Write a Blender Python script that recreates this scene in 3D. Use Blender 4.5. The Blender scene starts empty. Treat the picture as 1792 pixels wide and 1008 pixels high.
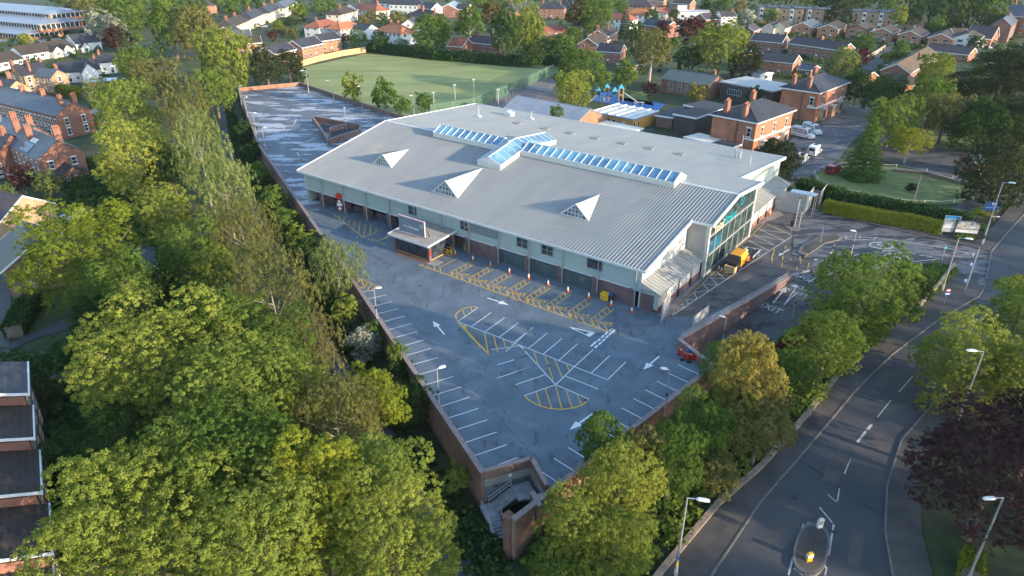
import bpy, math, random
import numpy as np
from mathutils import Vector, Matrix
R = math.radians
random.seed(11)
rng = np.random.default_rng(11)
S = bpy.context.scene
COL = S.collection

# ------------------------------------------------------------------ camera
FPX, PITCH, CAMH = 1210.0, R(27.4), 48.0          # focal length in photo pixels, downward tilt, height over the deck
cam = bpy.data.cameras.new('camera')
cam.sensor_width = 36
cam.lens = FPX / 1792 * 36
cam.clip_end = 6000
camo = bpy.data.objects.new('camera', cam)
camo.location = (0, 0, CAMH)
camo.rotation_euler = (R(90) - PITCH, 0, 0)
COL.objects.link(camo)
S.camera = camo
# ------------------------------------------------------------------ light
SUN_EL, SUN_AZ = 12.5, 122.0                        # degrees; azimuth clockwise from +Y
w = bpy.data.worlds.new('World')
S.world = w
w.use_nodes = True
nt = w.node_tree
sky = nt.nodes.new('ShaderNodeTexSky')
sky.sky_type = 'NISHITA'
sky.sun_disc = False
sky.sun_elevation = R(SUN_EL)
sky.sun_rotation = R(SUN_AZ)
sky.dust_density = 0.5
sky.ozone_density = 1.6
bg = nt.nodes['Background']
bg.inputs['Strength'].default_value = 0.15
nt.links.new(sky.outputs[0], bg.inputs[0])
sl = bpy.data.lights.new('sun', 'SUN')
sl.energy = 2.5
sl.angle = R(0.6)
sl.color = (1.0, 0.80, 0.56)
so = bpy.data.objects.new('sun', sl)
sd = Vector((math.sin(R(SUN_AZ)) * math.cos(R(SUN_EL)), math.cos(R(SUN_AZ)) * math.cos(R(SUN_EL)), math.sin(R(SUN_EL))))
so.rotation_euler = sd.to_track_quat('Z', 'Y').to_euler()
so.location = (150, -100, 150)
COL.objects.link(so)
S.view_settings.view_transform = 'Standard'
S.view_settings.look = 'None'
S.view_settings.exposure = 1.8
S.view_settings.gamma = 1
S.cycles.max_bounces = 5
S.cycles.diffuse_bounces = 2
S.cycles.glossy_bounces = 2
S.cycles.transmission_bounces = 2
S.cycles.transparent_max_bounces = 6

# ------------------------------------------------------------------ survey helpers
def P(px, py, z=0.0):
    """world point at height z seen at photo pixel (px,py)"""
    x = (px - 896) / FPX; y = -(py - 504) / FPX
    d = (x, math.cos(PITCH) + y * math.sin(PITCH), -math.sin(PITCH) + y * math.cos(PITCH))
    t = (z - CAMH) / d[2]
    return Vector((d[0] * t, d[1] * t, z))
def lerp(a, b, t): return a + (b - a) * t
def sst(a, b, x):
    t = min(1, max(0, (x - a) / (b - a))); return t * t * (3 - 2 * t)
DECK = [(0.2, 45.6), (24.3, 70.2), (21.6, 76.3), (43.1, 95.3), (52, 117), (42, 126), (-12, 178), (-34, 199.6), (-73.4, 244.8), (-91, 235.3), (-62.2, 167.4), (-23.4, 92.3)]
def inpoly(x, y, poly):
    c = False; j = len(poly) - 1
    for i in range(len(poly)):
        xi, yi = poly[i]; xj, yj = poly[j]
        if (yi > y) != (yj > y) and x < (xj - xi) * (y - yi) / (yj - yi) + xi: c = not c
        j = i
    return c
WEST = [(-100, 60), (45.6, 0.2), (92.3, -23.4), (167.4, -62.2), (235.3, -91), (300, -118), (1500, -600)]
def xwest(y):
    for (y0, x0), (y1, x1) in zip(WEST, WEST[1:]):
        if y <= y1: return x0 + (x1 - x0) * (y - y0) / (y1 - y0)
    return -600
RA = Vector((43.1, 95.3)); RD = Vector((-0.75, -0.66)).normalized(); RN = Vector((0.66, -0.75)).normalized()
def zroad(y): return max(-3.6, min(0.0, (y - 104) * 0.055))
def H0(x, y):
    ww = sst(7, -5, x - xwest(y)) * (1 - sst(230, 330, y))
    e = zroad(y)
    s = (Vector((x, y)) - RA).dot(RD); t = (Vector((x, y)) - RA).dot(RN)
    if -2 < s < 44 and t > -4:
        k = (1 - sst(9.5, 14, t)) * (1 - sst(30, 44, s))
        e = lerp(e, -min(3.3, max(0, 0.135 * s)), k)
    return lerp(e, -4.0, ww)
def H(x, y):
    return -4.6 if inpoly(x, y, DECK) else H0(x, y)
def at(px, py, dz=0.0):
    """world point dz above the terrain at photo pixel"""
    z = 0.0
    for _ in range(40):
        q = P(px, py, z); z = 0.5 * z + 0.5 * (H0(q.x, q.y) + dz)
    return P(px, py, z)
def scale_at(p): return FPX / (Vector((p[0], p[1], p[2])) - Vector((0, 0, CAMH))).dot(Vector((0, math.cos(PITCH), -math.sin(PITCH))))
# building frame: a along the front (to the right), b towards the back
BW = Vector((0.802, -0.597)); BV = Vector((0.597, 0.802)); BO = P(1150, 550).to_2d()
def L(px, py, z=0.0):
    q = P(px, py, z).to_2d() - BO
    return q.dot(BW), q.dot(BV)
def BWd(a, b, z=0.0):
    q = BO + a * BW + b * BV; return Vector((q.x, q.y, z))

# ------------------------------------------------------------------ object helpers
class MB:
    def __init__(s): s.v = []; s.f = []; s.m = []
    def add(s, vs, fs, mi=0):
        n = len(s.v); s.v += [tuple(v) for v in vs]; s.f += [tuple(i + n for i in f) for f in fs]; s.m += [mi] * len(fs); return s
    def box(s, cx, cy, cz, sx, sy, sz, rz=0, mi=0):
        c, k = math.cos(rz), math.sin(rz); vs = []
        for dz in (-.5, .5):
            for dx, dy in ((-.5, -.5), (.5, -.5), (.5, .5), (-.5, .5)):
                X, Y = dx * sx, dy * sy
                vs.append((cx + X * c - Y * k, cy + X * k + Y * c, cz + dz * sz))
        return s.add(vs, [(3, 2, 1, 0), (4, 5, 6, 7), (0, 1, 5, 4), (1, 2, 6, 5), (2, 3, 7, 6), (3, 0, 4, 7)], mi)
    def bb(s, x0, x1, y0, y1, z0, z1, mi=0): return s.box((x0 + x1) / 2, (y0 + y1) / 2, (z0 + z1) / 2, abs(x1 - x0), abs(y1 - y0), abs(z1 - z0), 0, mi)
    def prism(s, poly, z0, z1, mi=0):
        n = len(poly)
        zb = z0 if hasattr(z0, '__len__') else [z0] * n
        zt = z1 if hasattr(z1, '__len__') else [z1] * n
        ar = sum(poly[i][0] * poly[(i + 1) % n][1] - poly[(i + 1) % n][0] * poly[i][1] for i in range(n))
        if ar < 0: poly = poly[::-1]; zb = zb[::-1]; zt = zt[::-1]
        vs = [(p[0], p[1], z) for p, z in zip(poly, zb)] + [(p[0], p[1], z) for p, z in zip(poly, zt)]
        fs = [tuple(range(n - 1, -1, -1)), tuple(range(n, 2 * n))] + [(i, (i + 1) % n, n + (i + 1) % n, n + i) for i in range(n)]
        return s.add(vs, fs, mi)
    def tube(s, p, q, r1, r2=None, n=8, mi=0, cap=True):
        r2 = r1 if r2 is None else r2
        p, q = Vector(p), Vector(q); d = (q - p)
        if d.length < 1e-6: return s
        d.normalize(); u = d.orthogonal().normalized(); v = d.cross(u)
        vs = [p + (u * math.cos(2 * math.pi * i / n) + v * math.sin(2 * math.pi * i / n)) * r1 for i in range(n)] + [q + (u * math.cos(2 * math.pi * i / n) + v * math.sin(2 * math.pi * i / n)) * r2 for i in range(n)]
        fs = [(i, (i + 1) % n, n + (i + 1) % n, n + i) for i in range(n)]
        if cap: fs += [tuple(range(n - 1, -1, -1)), tuple(range(n, 2 * n))]
        return s.add(vs, fs, mi)
    def quad(s, a, b, c, d, mi=0): return s.add([a, b, c, d], [(0, 1, 2, 3)], mi)
    def slab(s, pts, th, mi=0):
        """thick sheet from a planar polygon pts (3D, counter-clockwise seen from its top side), thickness downwards along its normal"""
        pts = [Vector(p) for p in pts]; n = (pts[1] - pts[0]).cross(pts[2] - pts[1]).normalized()
        k = len(pts); vs = pts + [p - n * th for p in pts]
        return s.add(vs, [tuple(range(k)), tuple(range(2 * k - 1, k - 1, -1))] + [(i, k + i, k + (i + 1) % k, (i + 1) % k) for i in range(k)], mi)
    def extr(s, prof, x0, x1, mi=0):
        """profile of (y,z) swept along x"""
        n = len(prof)
        vs = [(x0, p[0], p[1]) for p in prof] + [(x1, p[0], p[1]) for p in prof]
        return s.add(vs, [tuple(range(n - 1, -1, -1)), tuple(range(n, 2 * n))] + [(i, (i + 1) % n, n + (i + 1) % n, n + i) for i in range(n)], mi)
    def mesh(s, name, mats):
        me = bpy.data.meshes.new(name); me.from_pydata(s.v, [], s.f); me.update()
        for m in (mats if isinstance(mats, (list, tuple)) else [mats]): me.materials.append(m)
        if any(s.m): me.polygons.foreach_set('material_index', s.m)
        return me
    def build(s, name, mats, parent=None, smooth=False):
        me = s.mesh(name, mats)
        if smooth: me.polygons.foreach_set('use_smooth', [True] * len(me.polygons))
        o = bpy.data.objects.new(name, me); COL.objects.link(o)
        if parent: o.parent = parent
        return o
LABELS = {}
def tag(o, label, cat, group=None, kind=None):
    o['label'] = label; o['category'] = cat
    if group: o['group'] = group
    if kind: o['kind'] = kind
    if not group and not kind and label in LABELS: print('DUP LABEL', label)
    LABELS[label] = 1
    return o
def thing(name, label, cat, loc=(0, 0, 0), rz=0, group=None):
    o = bpy.data.objects.new(name, None); COL.objects.link(o); o.location = loc; o.rotation_euler = (0, 0, rz)
    o.empty_display_size = 0.3
    return tag(o, label, cat, group)
def inst(me, name, parent, loc=(0, 0, 0), rz=0, sc=None):
    o = bpy.data.objects.new(name, me); COL.objects.link(o); o.parent = parent; o.location = loc; o.rotation_euler = (0, 0, rz)
    if sc: o.scale = sc
    return o
def copy_tree(o, parent=None):
    c = o.copy(); COL.objects.link(c)
    if parent: c.parent = parent
    for ch in list(o.children): copy_tree(ch, c)
    return c
def struct(name, mb, mat, label=None):
    o = mb.build(name, mat); o['kind'] = 'structure'
    if label: o['label'] = label; o['category'] = name.replace('_', ' ')
    return o
def text_mesh(txt, size, mat, depth=0.01, align='CENTER'):
    cu = bpy.data.curves.new('lettering', 'FONT'); cu.body = txt; cu.size = size; cu.extrude = depth; cu.align_x = align; cu.align_y = 'CENTER'
    cu.resolution_u = 2
    o = bpy.data.objects.new('lettering', cu); COL.objects.link(o)
    dg = bpy.context.evaluated_depsgraph_get(); dg.update()
    me = bpy.data.meshes.new_from_object(o.evaluated_get(dg)); bpy.data.objects.remove(o)
    me.name = 'lettering'; me.materials.clear(); me.materials.append(mat)
    return me

# ------------------------------------------------------------------ materials
def mat(name, c1, c2=None, scale=1.0, rough=0.8, metal=0.0, detail=4.0, bump=0.0, spec=0.5, coords='Object', stretch=None, lo=0.35, hi=0.65, extra=None):
    m = bpy.data.materials.new(name); m.use_nodes = True; t = m.node_tree; b = t.nodes['Principled BSDF']
    b.inputs['Roughness'].default_value = rough; b.inputs['Metallic'].default_value = metal
    b.inputs['Specular IOR Level'].default_value = spec
    b.inputs['Base Color'].default_value = (*c1, 1)
    if c2 is not None:
        tc = t.nodes.new('ShaderNodeTexCoord'); n = t.nodes.new('ShaderNodeTexNoise')
        n.inputs['Scale'].default_value = scale; n.inputs['Detail'].default_value = detail; n.inputs['Roughness'].default_value = 0.6
        src = tc.outputs[coords]
        if coords == 'World':
            pass
        if stretch:
            mp = t.nodes.new('ShaderNodeMapping'); mp.inputs['Scale'].default_value = stretch; t.links.new(src, mp.inputs[0]); src = mp.outputs[0]
        t.links.new(src, n.inputs['Vector'])
        r = t.nodes.new('ShaderNodeValToRGB'); r.color_ramp.elements[0].position = lo; r.color_ramp.elements[1].position = hi
        r.color_ramp.elements[0].color = (*c1, 1); r.color_ramp.elements[1].color = (*c2, 1)
        t.links.new(n.outputs['Fac'], r.inputs[0])
        out = r.outputs[0]
        for e in (extra or []):
            # extra = (colour, scale, stretch, lo, hi): a second patchy layer
            col, sc, st, l, h = e[:5]
            n2 = t.nodes.new('ShaderNodeTexNoise'); n2.inputs['Scale'].default_value = sc; n2.inputs['Detail'].default_value = 5; n2.inputs['Roughness'].default_value = 0.65
            mp2 = t.nodes.new('ShaderNodeMapping'); mp2.inputs['Scale'].default_value = st
            if len(e) > 5: mp2.inputs['Rotation'].default_value = (0, 0, e[5])
            t.links.new(tc.outputs[coords], mp2.inputs[0]); t.links.new(mp2.outputs[0], n2.inputs['Vector'])
            mr = t.nodes.new('ShaderNodeMapRange'); mr.inputs[1].default_value = l; mr.inputs[2].default_value = h
            t.links.new(n2.outputs['Fac'], mr.inputs[0])
            mx = t.nodes.new('ShaderNodeMix'); mx.data_type = 'RGBA'; mx.inputs[7].default_value = (*col, 1)
            t.links.new(mr.outputs[0], mx.inputs[0]); t.links.new(out, mx.inputs[6]); out = mx.outputs[2]
        t.links.new(out, b.inputs['Base Color'])
        if bump:
            bp = t.nodes.new('ShaderNodeBump'); bp.inputs['Strength'].default_value = bump; bp.inputs['Distance'].default_value = 0.05
            n3 = t.nodes.new('ShaderNodeTexNoise'); n3.inputs['Scale'].default_value = scale * 6; n3.inputs['Detail'].default_value = 3
            t.links.new(src, n3.inputs['Vector']); t.links.new(n3.outputs['Fac'], bp.inputs['Height']); t.links.new(bp.outputs[0], b.inputs['Normal'])
    return m
def brickmat(name, c1, c2, mortar=(0.3, 0.27, 0.24)):
    m = bpy.data.materials.new(name); m.use_nodes = True; t = m.node_tree; b = t.nodes['Principled BSDF']; b.inputs['Roughness'].default_value = 0.9
    tc = t.nodes.new('ShaderNodeTexCoord'); sp = t.nodes.new('ShaderNodeSeparateXYZ'); cb = t.nodes.new('ShaderNodeCombineXYZ'); ad = t.nodes.new('ShaderNodeMath')
    t.links.new(tc.outputs['Object'], sp.inputs[0]); t.links.new(sp.outputs[0], ad.inputs[0]); t.links.new(sp.outputs[1], ad.inputs[1])
    t.links.new(ad.outputs[0], cb.inputs[0]); t.links.new(sp.outputs[2], cb.inputs[1])
    br = t.nodes.new('ShaderNodeTexBrick'); br.inputs['Scale'].default_value = 1.0; br.inputs['Brick Width'].default_value = 0.45; br.inputs['Row Height'].default_value = 0.15; br.inputs['Mortar Size'].default_value = 0.012
    br.inputs['Color1'].default_value = (*c1, 1); br.inputs['Color2'].default_value = (*c2, 1); br.inputs['Mortar'].default_value = (*mortar, 1)
    t.links.new(cb.outputs[0], br.inputs['Vector'])
    n = t.nodes.new('ShaderNodeTexNoise'); n.inputs['Scale'].default_value = 0.5; n.inputs['Detail'].default_value = 5; t.links.new(tc.outputs['Object'], n.inputs['Vector'])
    mr = t.nodes.new('ShaderNodeMapRange'); mr.inputs[1].default_value = 0.3; mr.inputs[2].default_value = 0.7; mr.inputs[3].default_value = 0.72; mr.inputs[4].default_value = 1.15; t.links.new(n.outputs['Fac'], mr.inputs[0])
    mx = t.nodes.new('ShaderNodeMix'); mx.data_type = 'RGBA'; mx.blend_type = 'MULTIPLY'; mx.inputs[0].default_value = 1
    t.links.new(br.outputs['Color'], mx.inputs[6]); t.links.new(mr.outputs[0], mx.inputs[7]); t.links.new(mx.outputs[2], b.inputs['Base Color'])
    return m
def tilemat(name, c1, c2, rough=0.75, course=0.33, moss=None):
    """tiled roof: courses across the slope (by height), patchy weathering, optional moss"""
    m = bpy.data.materials.new(name); m.use_nodes = True; t = m.node_tree; b = t.nodes['Principled BSDF']; b.inputs['Roughness'].default_value = rough
    tc = t.nodes.new('ShaderNodeTexCoord')
    n = t.nodes.new('ShaderNodeTexNoise'); n.inputs['Scale'].default_value = 0.45; n.inputs['Detail'].default_value = 6; n.inputs['Roughness'].default_value = 0.65; t.links.new(tc.outputs['Object'], n.inputs['Vector'])
    n2 = t.nodes.new('ShaderNodeTexNoise'); n2.inputs['Scale'].default_value = 4.5; n2.inputs['Detail'].default_value = 2; t.links.new(tc.outputs['Object'], n2.inputs['Vector'])
    ad = t.nodes.new('ShaderNodeMath'); ad.operation = 'ADD'; t.links.new(n.outputs['Fac'], ad.inputs[0]); t.links.new(n2.outputs['Fac'], ad.inputs[1])
    r = t.nodes.new('ShaderNodeValToRGB'); r.color_ramp.elements[0].position = 0.42; r.color_ramp.elements[1].position = 0.6
    md = t.nodes.new('ShaderNodeMath'); md.operation = 'MULTIPLY'; md.inputs[1].default_value = 0.5; t.links.new(ad.outputs[0], md.inputs[0]); t.links.new(md.outputs[0], r.inputs[0])
    r.color_ramp.elements[0].color = (*c1, 1); r.color_ramp.elements[1].color = (*c2, 1)
    if moss:
        e = r.color_ramp.elements.new(0.66); e.color = (*moss, 1)
    wv = t.nodes.new('ShaderNodeTexWave'); wv.bands_direction = 'Z'; wv.wave_profile = 'SAW'; wv.inputs['Scale'].default_value = 1.0 / course / 2; t.links.new(tc.outputs['Object'], wv.inputs['Vector'])
    mr = t.nodes.new('ShaderNodeMapRange'); mr.inputs[3].default_value = 0.72; mr.inputs[4].default_value = 1.08; t.links.new(wv.outputs['Fac'], mr.inputs[0])
    mx = t.nodes.new('ShaderNodeMix'); mx.data_type = 'RGBA'; mx.blend_type = 'MULTIPLY'; mx.inputs[0].default_value = 1
    t.links.new(r.outputs[0], mx.inputs[6]); t.links.new(mr.outputs[0], mx.inputs[7]); t.links.new(mx.outputs[2], b.inputs['Base Color'])
    return m
def leafmat(name, c1, c2, trans=0.45):
    m = bpy.data.materials.new(name); m.use_nodes = True; t = m.node_tree
    for n in list(t.nodes): t.nodes.remove(n)
    out = t.nodes.new('ShaderNodeOutputMaterial'); df = t.nodes.new('ShaderNodeBsdfDiffuse'); tr = t.nodes.new('ShaderNodeBsdfTranslucent'); mx = t.nodes.new('ShaderNodeMixShader'); mx.inputs[0].default_value = trans
    a = t.nodes.new('ShaderNodeAttribute'); a.attribute_name = 'clump'
    r = t.nodes.new('ShaderNodeValToRGB'); r.color_ramp.elements[0].color = (*c1, 1); r.color_ramp.elements[1].color = (*c2, 1)
    t.links.new(a.outputs['Fac'], r.inputs[0])
    oi = t.nodes.new('ShaderNodeObjectInfo'); hs = t.nodes.new('ShaderNodeHueSaturation')
    m1 = t.nodes.new('ShaderNodeMapRange'); m1.inputs[3].default_value = 0.485; m1.inputs[4].default_value = 0.515; t.links.new(oi.outputs['Random'], m1.inputs[0]); t.links.new(m1.outputs[0], hs.inputs['Hue'])
    m2 = t.nodes.new('ShaderNodeMapRange'); m2.inputs[3].default_value = 1.2; m2.inputs[4].default_value = 0.82; t.links.new(oi.outputs['Random'], m2.inputs[0]); t.links.new(m2.outputs[0], hs.inputs['Value'])
    t.links.new(r.outputs[0], hs.inputs['Color'])
    t.links.new(hs.outputs[0], df.inputs[0]); t.links.new(hs.outputs[0], tr.inputs[0])
    t.links.new(df.outputs[0], mx.inputs[1]); t.links.new(tr.outputs[0], mx.inputs[2]); t.links.new(mx.outputs[0], out.inputs[0])
    return m
def glassmat(name, c, rough=0.06, spec=0.8):
    m = mat(name, tuple(x * 0.5 for x in c), tuple(x * 1.5 for x in c), scale=0.8, rough=rough, spec=spec, detail=1)
    return m
M = {}
M['deck'] = mat('deck_asphalt', (0.095, 0.13, 0.163), (0.145, 0.187, 0.225), scale=0.3, rough=0.75, detail=8, bump=0.15,
                extra=[((0.075, 0.09, 0.105), 0.11, (1.6, 0.8, 1), 0.57, 0.72), ((0.065, 0.078, 0.09), 1.1, (1, 0.3, 1), 0.58, 0.68, R(35)), ((0.2, 0.24, 0.27), 0.6, (1, .4, 1), .64, .72, R(-30))])
M['worn_deck'] = mat('worn_deck_coating', (0.115, 0.13, 0.16), (0.155, 0.17, 0.20), scale=0.2, rough=0.7, detail=8,
                     extra=[((0.09, 0.10, 0.12), 0.22, (1, 1, 1), 0.52, 0.60), ((0.44, 0.47, 0.52), 0.16, (0.55, 1.5, 1), 0.52, 0.55, R(-8)), ((0.42, 0.45, 0.5), 0.5, (0.5, 2.2, 1), 0.62, 0.65, R(-8))])
M['tar'] = mat('yard_tarmac', (0.07, 0.068, 0.07), (0.115, 0.11, 0.11), scale=0.3, rough=0.75, detail=8, bump=0.15, extra=[((0.045, 0.045, 0.05), 0.25, (1, 1.6, 1), 0.53, 0.58)])
M['wet_tar'] = mat('patchy_wet_tarmac', (0.12, 0.12, 0.125), (0.16, 0.157, 0.158), scale=0.3, rough=0.6, detail=8, bump=0.1,
                   extra=[((0.035, 0.037, 0.044), 0.20, (0.6, 2.4, 1), 0.50, 0.54, R(-20)), ((0.04, 0.042, 0.047), 0.7, (0.6, 2.0, 1), 0.54, 0.58, R(-30)), ((.2, .195, .19), .35, (.6, 1.6, 1), .6, .63, R(-25))])
M['road'] = mat('road_asphalt', (0.050, 0.055, 0.063), (0.072, 0.077, 0.086), scale=0.15, rough=0.75, detail=8, bump=0.15, extra=[((0.05, 0.052, 0.06), 0.35, (1, 1, 1), 0.60, 0.68), ((0.105, 0.09, 0.085), 0.08, (1, 1, 1), 0.56, 0.7)])
M['pave'] = mat('pavement', (0.05, 0.048, 0.048), (0.105, 0.095, 0.088), scale=0.25, rough=0.85, detail=7, bump=0.2)
M['conc'] = mat('pale_concrete', (0.27, 0.25, 0.23), (0.36, 0.34, 0.31), scale=0.8, rough=0.85)
M['kerb'] = mat('kerb_stone', (0.12, 0.112, 0.105), (0.2, 0.185, 0.17), scale=1.5, rough=0.85)
M['grass'] = mat('rough_grass', (0.025, 0.05, 0.016), (0.07, 0.085, 0.03), scale=0.25, rough=0.95, detail=8, extra=[((0.06, 0.05, 0.035), 0.08, (1, 1, 1), 0.56, 0.64), ((0.10, 0.10, 0.10), 0.03, (1, 1, 1), 0.62, 0.66)])
M['field'] = mat('mown_turf', (0.25, 0.28, 0.095), (0.32, 0.34, 0.125), scale=0.06, rough=0.95, detail=8, extra=[((0.19, 0.235, 0.075), 0.05, (0.4, 2.0, 1), 0.48, 0.62), ((0.34, 0.31, 0.15), 0.09, (1, 1, 1), 0.58, 0.7), ((0.21, 0.25, 0.085), 0.22, (.15, 2.5, 1), .5, .6, R(20))])
M['lawn'] = mat('lawn_turf', (0.115, 0.16, 0.045), (0.17, 0.205, 0.065), scale=0.25, rough=0.95, detail=8, extra=[((0.15, 0.11, 0.06), 0.12, (1, 1, 1), 0.56, 0.66)])
M['court'] = mat('tennis_court', (0.16, 0.13, 0.13), (0.2, 0.16, 0.15), scale=0.5, rough=0.85)
M['white'] = mat('white_road_paint', (0.72, 0.73, 0.72), (0.82, 0.82, 0.8), scale=3, rough=0.7)
M['worn_white'] = mat('worn_white_paint', (0.42, 0.41, 0.39), (0.66, 0.64, 0.6), scale=2.0, rough=0.75)
M['yellow'] = mat('yellow_road_paint', (0.72, 0.40, 0.03), (0.8, 0.47, 0.05), scale=3, rough=0.7)
M['worn_yellow'] = mat('worn_yellow_paint', (0.36, 0.25, 0.09), (0.55, 0.36, 0.1), scale=2.5, rough=0.8)
M['brick'] = brickmat('red_brick', (0.24, 0.082, 0.048), (0.31, 0.115, 0.065))
M['brick_orange'] = brickmat('orange_brick', (0.36, 0.14, 0.07), (0.43, 0.18, 0.09), (0.36, 0.29, 0.23))
M['brick_buff'] = brickmat('buff_brick', (0.42, 0.25, 0.14), (0.5, 0.31, 0.18), (0.42, 0.36, 0.3))
M['brick_brown'] = brickmat('brown_brick', (0.20, 0.10, 0.075), (0.27, 0.135, 0.10))
M['brick_plum'] = brickmat('plum_brick', (0.15, 0.085, 0.085), (0.2, 0.115, 0.11), (0.22, 0.19, 0.18))
M['coping'] = mat('brick_coping', (0.24, 0.18, 0.165), (0.34, 0.27, 0.25), scale=3, rough=0.9)
M['render_white'] = mat('white_render', (0.74, 0.73, 0.70), (0.82, 0.81, 0.78), scale=0.8, rough=0.85)
M['render_cream'] = mat('cream_render', (0.62, 0.55, 0.43), (0.72, 0.64, 0.5), scale=0.8, rough=0.85)
M['render_grey'] = mat('grey_render', (0.4, 0.41, 0.41), (0.5, 0.5, 0.5), scale=0.8, rough=0.85)
M['stone'] = mat('pale_stone', (0.26, 0.195, 0.145), (0.36, 0.28, 0.21), scale=1.2, rough=0.85)
M['slate'] = tilemat('blue_slate', (0.075, 0.09, 0.115), (0.125, 0.145, 0.175), 0.55)
M['slate_dark'] = tilemat('dark_slate', (0.034, 0.036, 0.046), (0.06, 0.061, 0.072), 0.6)
M['tile_purple'] = tilemat('purple_grey_tiles', (0.052, 0.042, 0.05), (0.085, 0.068, 0.078))
M['tile_brown'] = tilemat('brown_tiles', (0.046, 0.036, 0.03), (0.078, 0.06, 0.046), moss=(0.09, 0.075, 0.04))
M['tile_dark'] = tilemat('dark_brown_tiles', (0.038, 0.027, 0.02), (0.075, 0.054, 0.04))
M['villa_brick'] = brickmat('villa_brick', (0.40, 0.12, 0.05), (0.47, 0.16, 0.07))
M['pale_glass'] = glassmat('greyish_glass', (0.15, 0.18, 0.2), 0.2)
M['tile_mossy'] = tilemat('mossy_tiles', (0.10, 0.07, 0.045), (0.17, 0.115, 0.06), moss=(0.26, 0.19, 0.06))
M['tile_red'] = tilemat('red_clay_tiles', (0.27, 0.085, 0.05), (0.38, 0.14, 0.08))
M['tile_orange'] = tilemat('orange_clay_tiles', (0.40, 0.14, 0.06), (0.52, 0.21, 0.09))
M['felt_dark'] = mat('dark_felt', (0.035, 0.038, 0.048), (0.065, 0.068, 0.08), scale=0.7, rough=0.8)
M['felt_green'] = mat('grey_green_felt', (0.10, 0.125, 0.125), (0.135, 0.155, 0.15), scale=0.6, rough=0.8)
M['felt_light'] = mat('light_grey_roofing', (0.42, 0.40, 0.40), (0.54, 0.52, 0.5), scale=0.5, rough=0.6)
M['felt_white'] = mat('off_white_roofing', (0.60, 0.56, 0.48), (0.76, 0.73, 0.66), scale=0.6, rough=0.6)
M['steel_roof'] = mat('grey_steel_roof', (0.24, 0.28, 0.34), (0.30, 0.34, 0.40), scale=0.5, rough=0.45)
M['roof'] = mat('standing_seam_roof', (0.22, 0.236, 0.24), (0.275, 0.283, 0.28), scale=0.22, rough=0.5, detail=7, stretch=(1.0, 0.35, 1), spec=0.5, extra=[((0.36, 0.30, 0.23), 0.3, (0.25, 1.8, 1), 0.60, 0.72), ((0.24, 0.25, 0.255), 0.5, (2.5, 0.12, 1), 0.52, 0.7)])
M['clad'] = mat('pale_green_cladding', (0.36, 0.44, 0.42), (0.43, 0.51, 0.48), scale=0.5, rough=0.5, stretch=(0.3, 0.3, 6))
M['clad_cream'] = mat('cream_cladding', (0.52, 0.51, 0.48), (0.61, 0.595, 0.56), scale=0.5, rough=0.55, stretch=(1, 1, 0.5))
M['clad_grey'] = mat('grey_cladding', (0.33, 0.33, 0.33), (0.40, 0.40, 0.39), scale=0.6, rough=0.5)
M['trim'] = mat('pale_grey_trim', (0.55, 0.57, 0.58), (0.66, 0.67, 0.67), scale=1.0, rough=0.45)
M['upvc'] = mat('white_joinery', (0.74, 0.74, 0.73), (0.82, 0.82, 0.81), scale=1.0, rough=0.4)
M['dark_trim'] = mat('dark_joinery', (0.03, 0.03, 0.035), (0.05, 0.05, 0.055), scale=1.0, rough=0.5)
M['glass'] = glassmat('window_glass', (0.035, 0.045, 0.06))
M['glass_teal'] = glassmat('teal_glass', (0.035, 0.06, 0.062), 0.12, 0.4)
M['glass_blue'] = mat('blue_rooflight_glazing', (0.07, 0.17, 0.30), (0.14, 0.29, 0.42), scale=0.5, rough=0.12, spec=0.8, extra=[((0.22, 0.46, 0.56), 0.15, (1, 1, 1), 0.5, 0.62)])
M['galv'] = mat('galvanised_steel', (0.40, 0.41, 0.42), (0.52, 0.53, 0.54), scale=2, rough=0.4, metal=0.4)
M['lamp_head'] = mat('lamp_head_grey', (0.66, 0.66, 0.64), (0.74, 0.74, 0.72), scale=2, rough=0.4)
M['timber_fence'] = mat('new_timber', (0.45, 0.31, 0.16), (0.56, 0.4, 0.22), scale=0.4, rough=0.85, stretch=(3, 3, 0.3))
M['timber_grey'] = mat('weathered_timber', (0.26, 0.23, 0.2), (0.36, 0.33, 0.29), scale=0.6, rough=0.9, stretch=(3, 3, 0.3))
M['timber_dark'] = mat('dark_stained_timber', (0.055, 0.045, 0.045), (0.10, 0.08, 0.075), scale=1.0, rough=0.85, stretch=(3, 3, 0.2))
M['orange_panel'] = mat('orange_cladding', (0.60, 0.29, 0.06), (0.68, 0.35, 0.09), scale=0.6, rough=0.6)
M['blue_paint'] = mat('blue_paint', (0.012, 0.09, 0.32), (0.02, 0.12, 0.4), scale=1, rough=0.45)
M['sky_blue'] = mat('light_blue_plastic', (0.05, 0.35, 0.62), (0.08, 0.42, 0.7), scale=1, rough=0.4)
M['red'] = mat('red_plastic', (0.5, 0.035, 0.02), (0.6, 0.05, 0.03), scale=2, rough=0.45)
M['orange'] = mat('orange_plastic', (0.72, 0.2, 0.03), (0.8, 0.25, 0.05), scale=2, rough=0.5)
M['yellow_plastic'] = mat('yellow_plastic', (0.72, 0.40, 0.02), (0.8, 0.46, 0.03), scale=2, rough=0.45)
M['black'] = mat('black_rubber', (0.02, 0.02, 0.022), (0.035, 0.035, 0.037), scale=2, rough=0.7)
M['white_paint'] = mat('white_vehicle_paint', (0.76, 0.76, 0.75), (0.82, 0.82, 0.81), scale=1, rough=0.25)
M['red_paint'] = mat('dark_red_vehicle_paint', (0.32, 0.02, 0.02), (0.4, 0.03, 0.03), scale=1, rough=0.25)
M['car_blue'] = mat('blue_car_paint', (0.02, 0.12, 0.4), (0.03, 0.15, 0.46), scale=1, rough=0.25)
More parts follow.
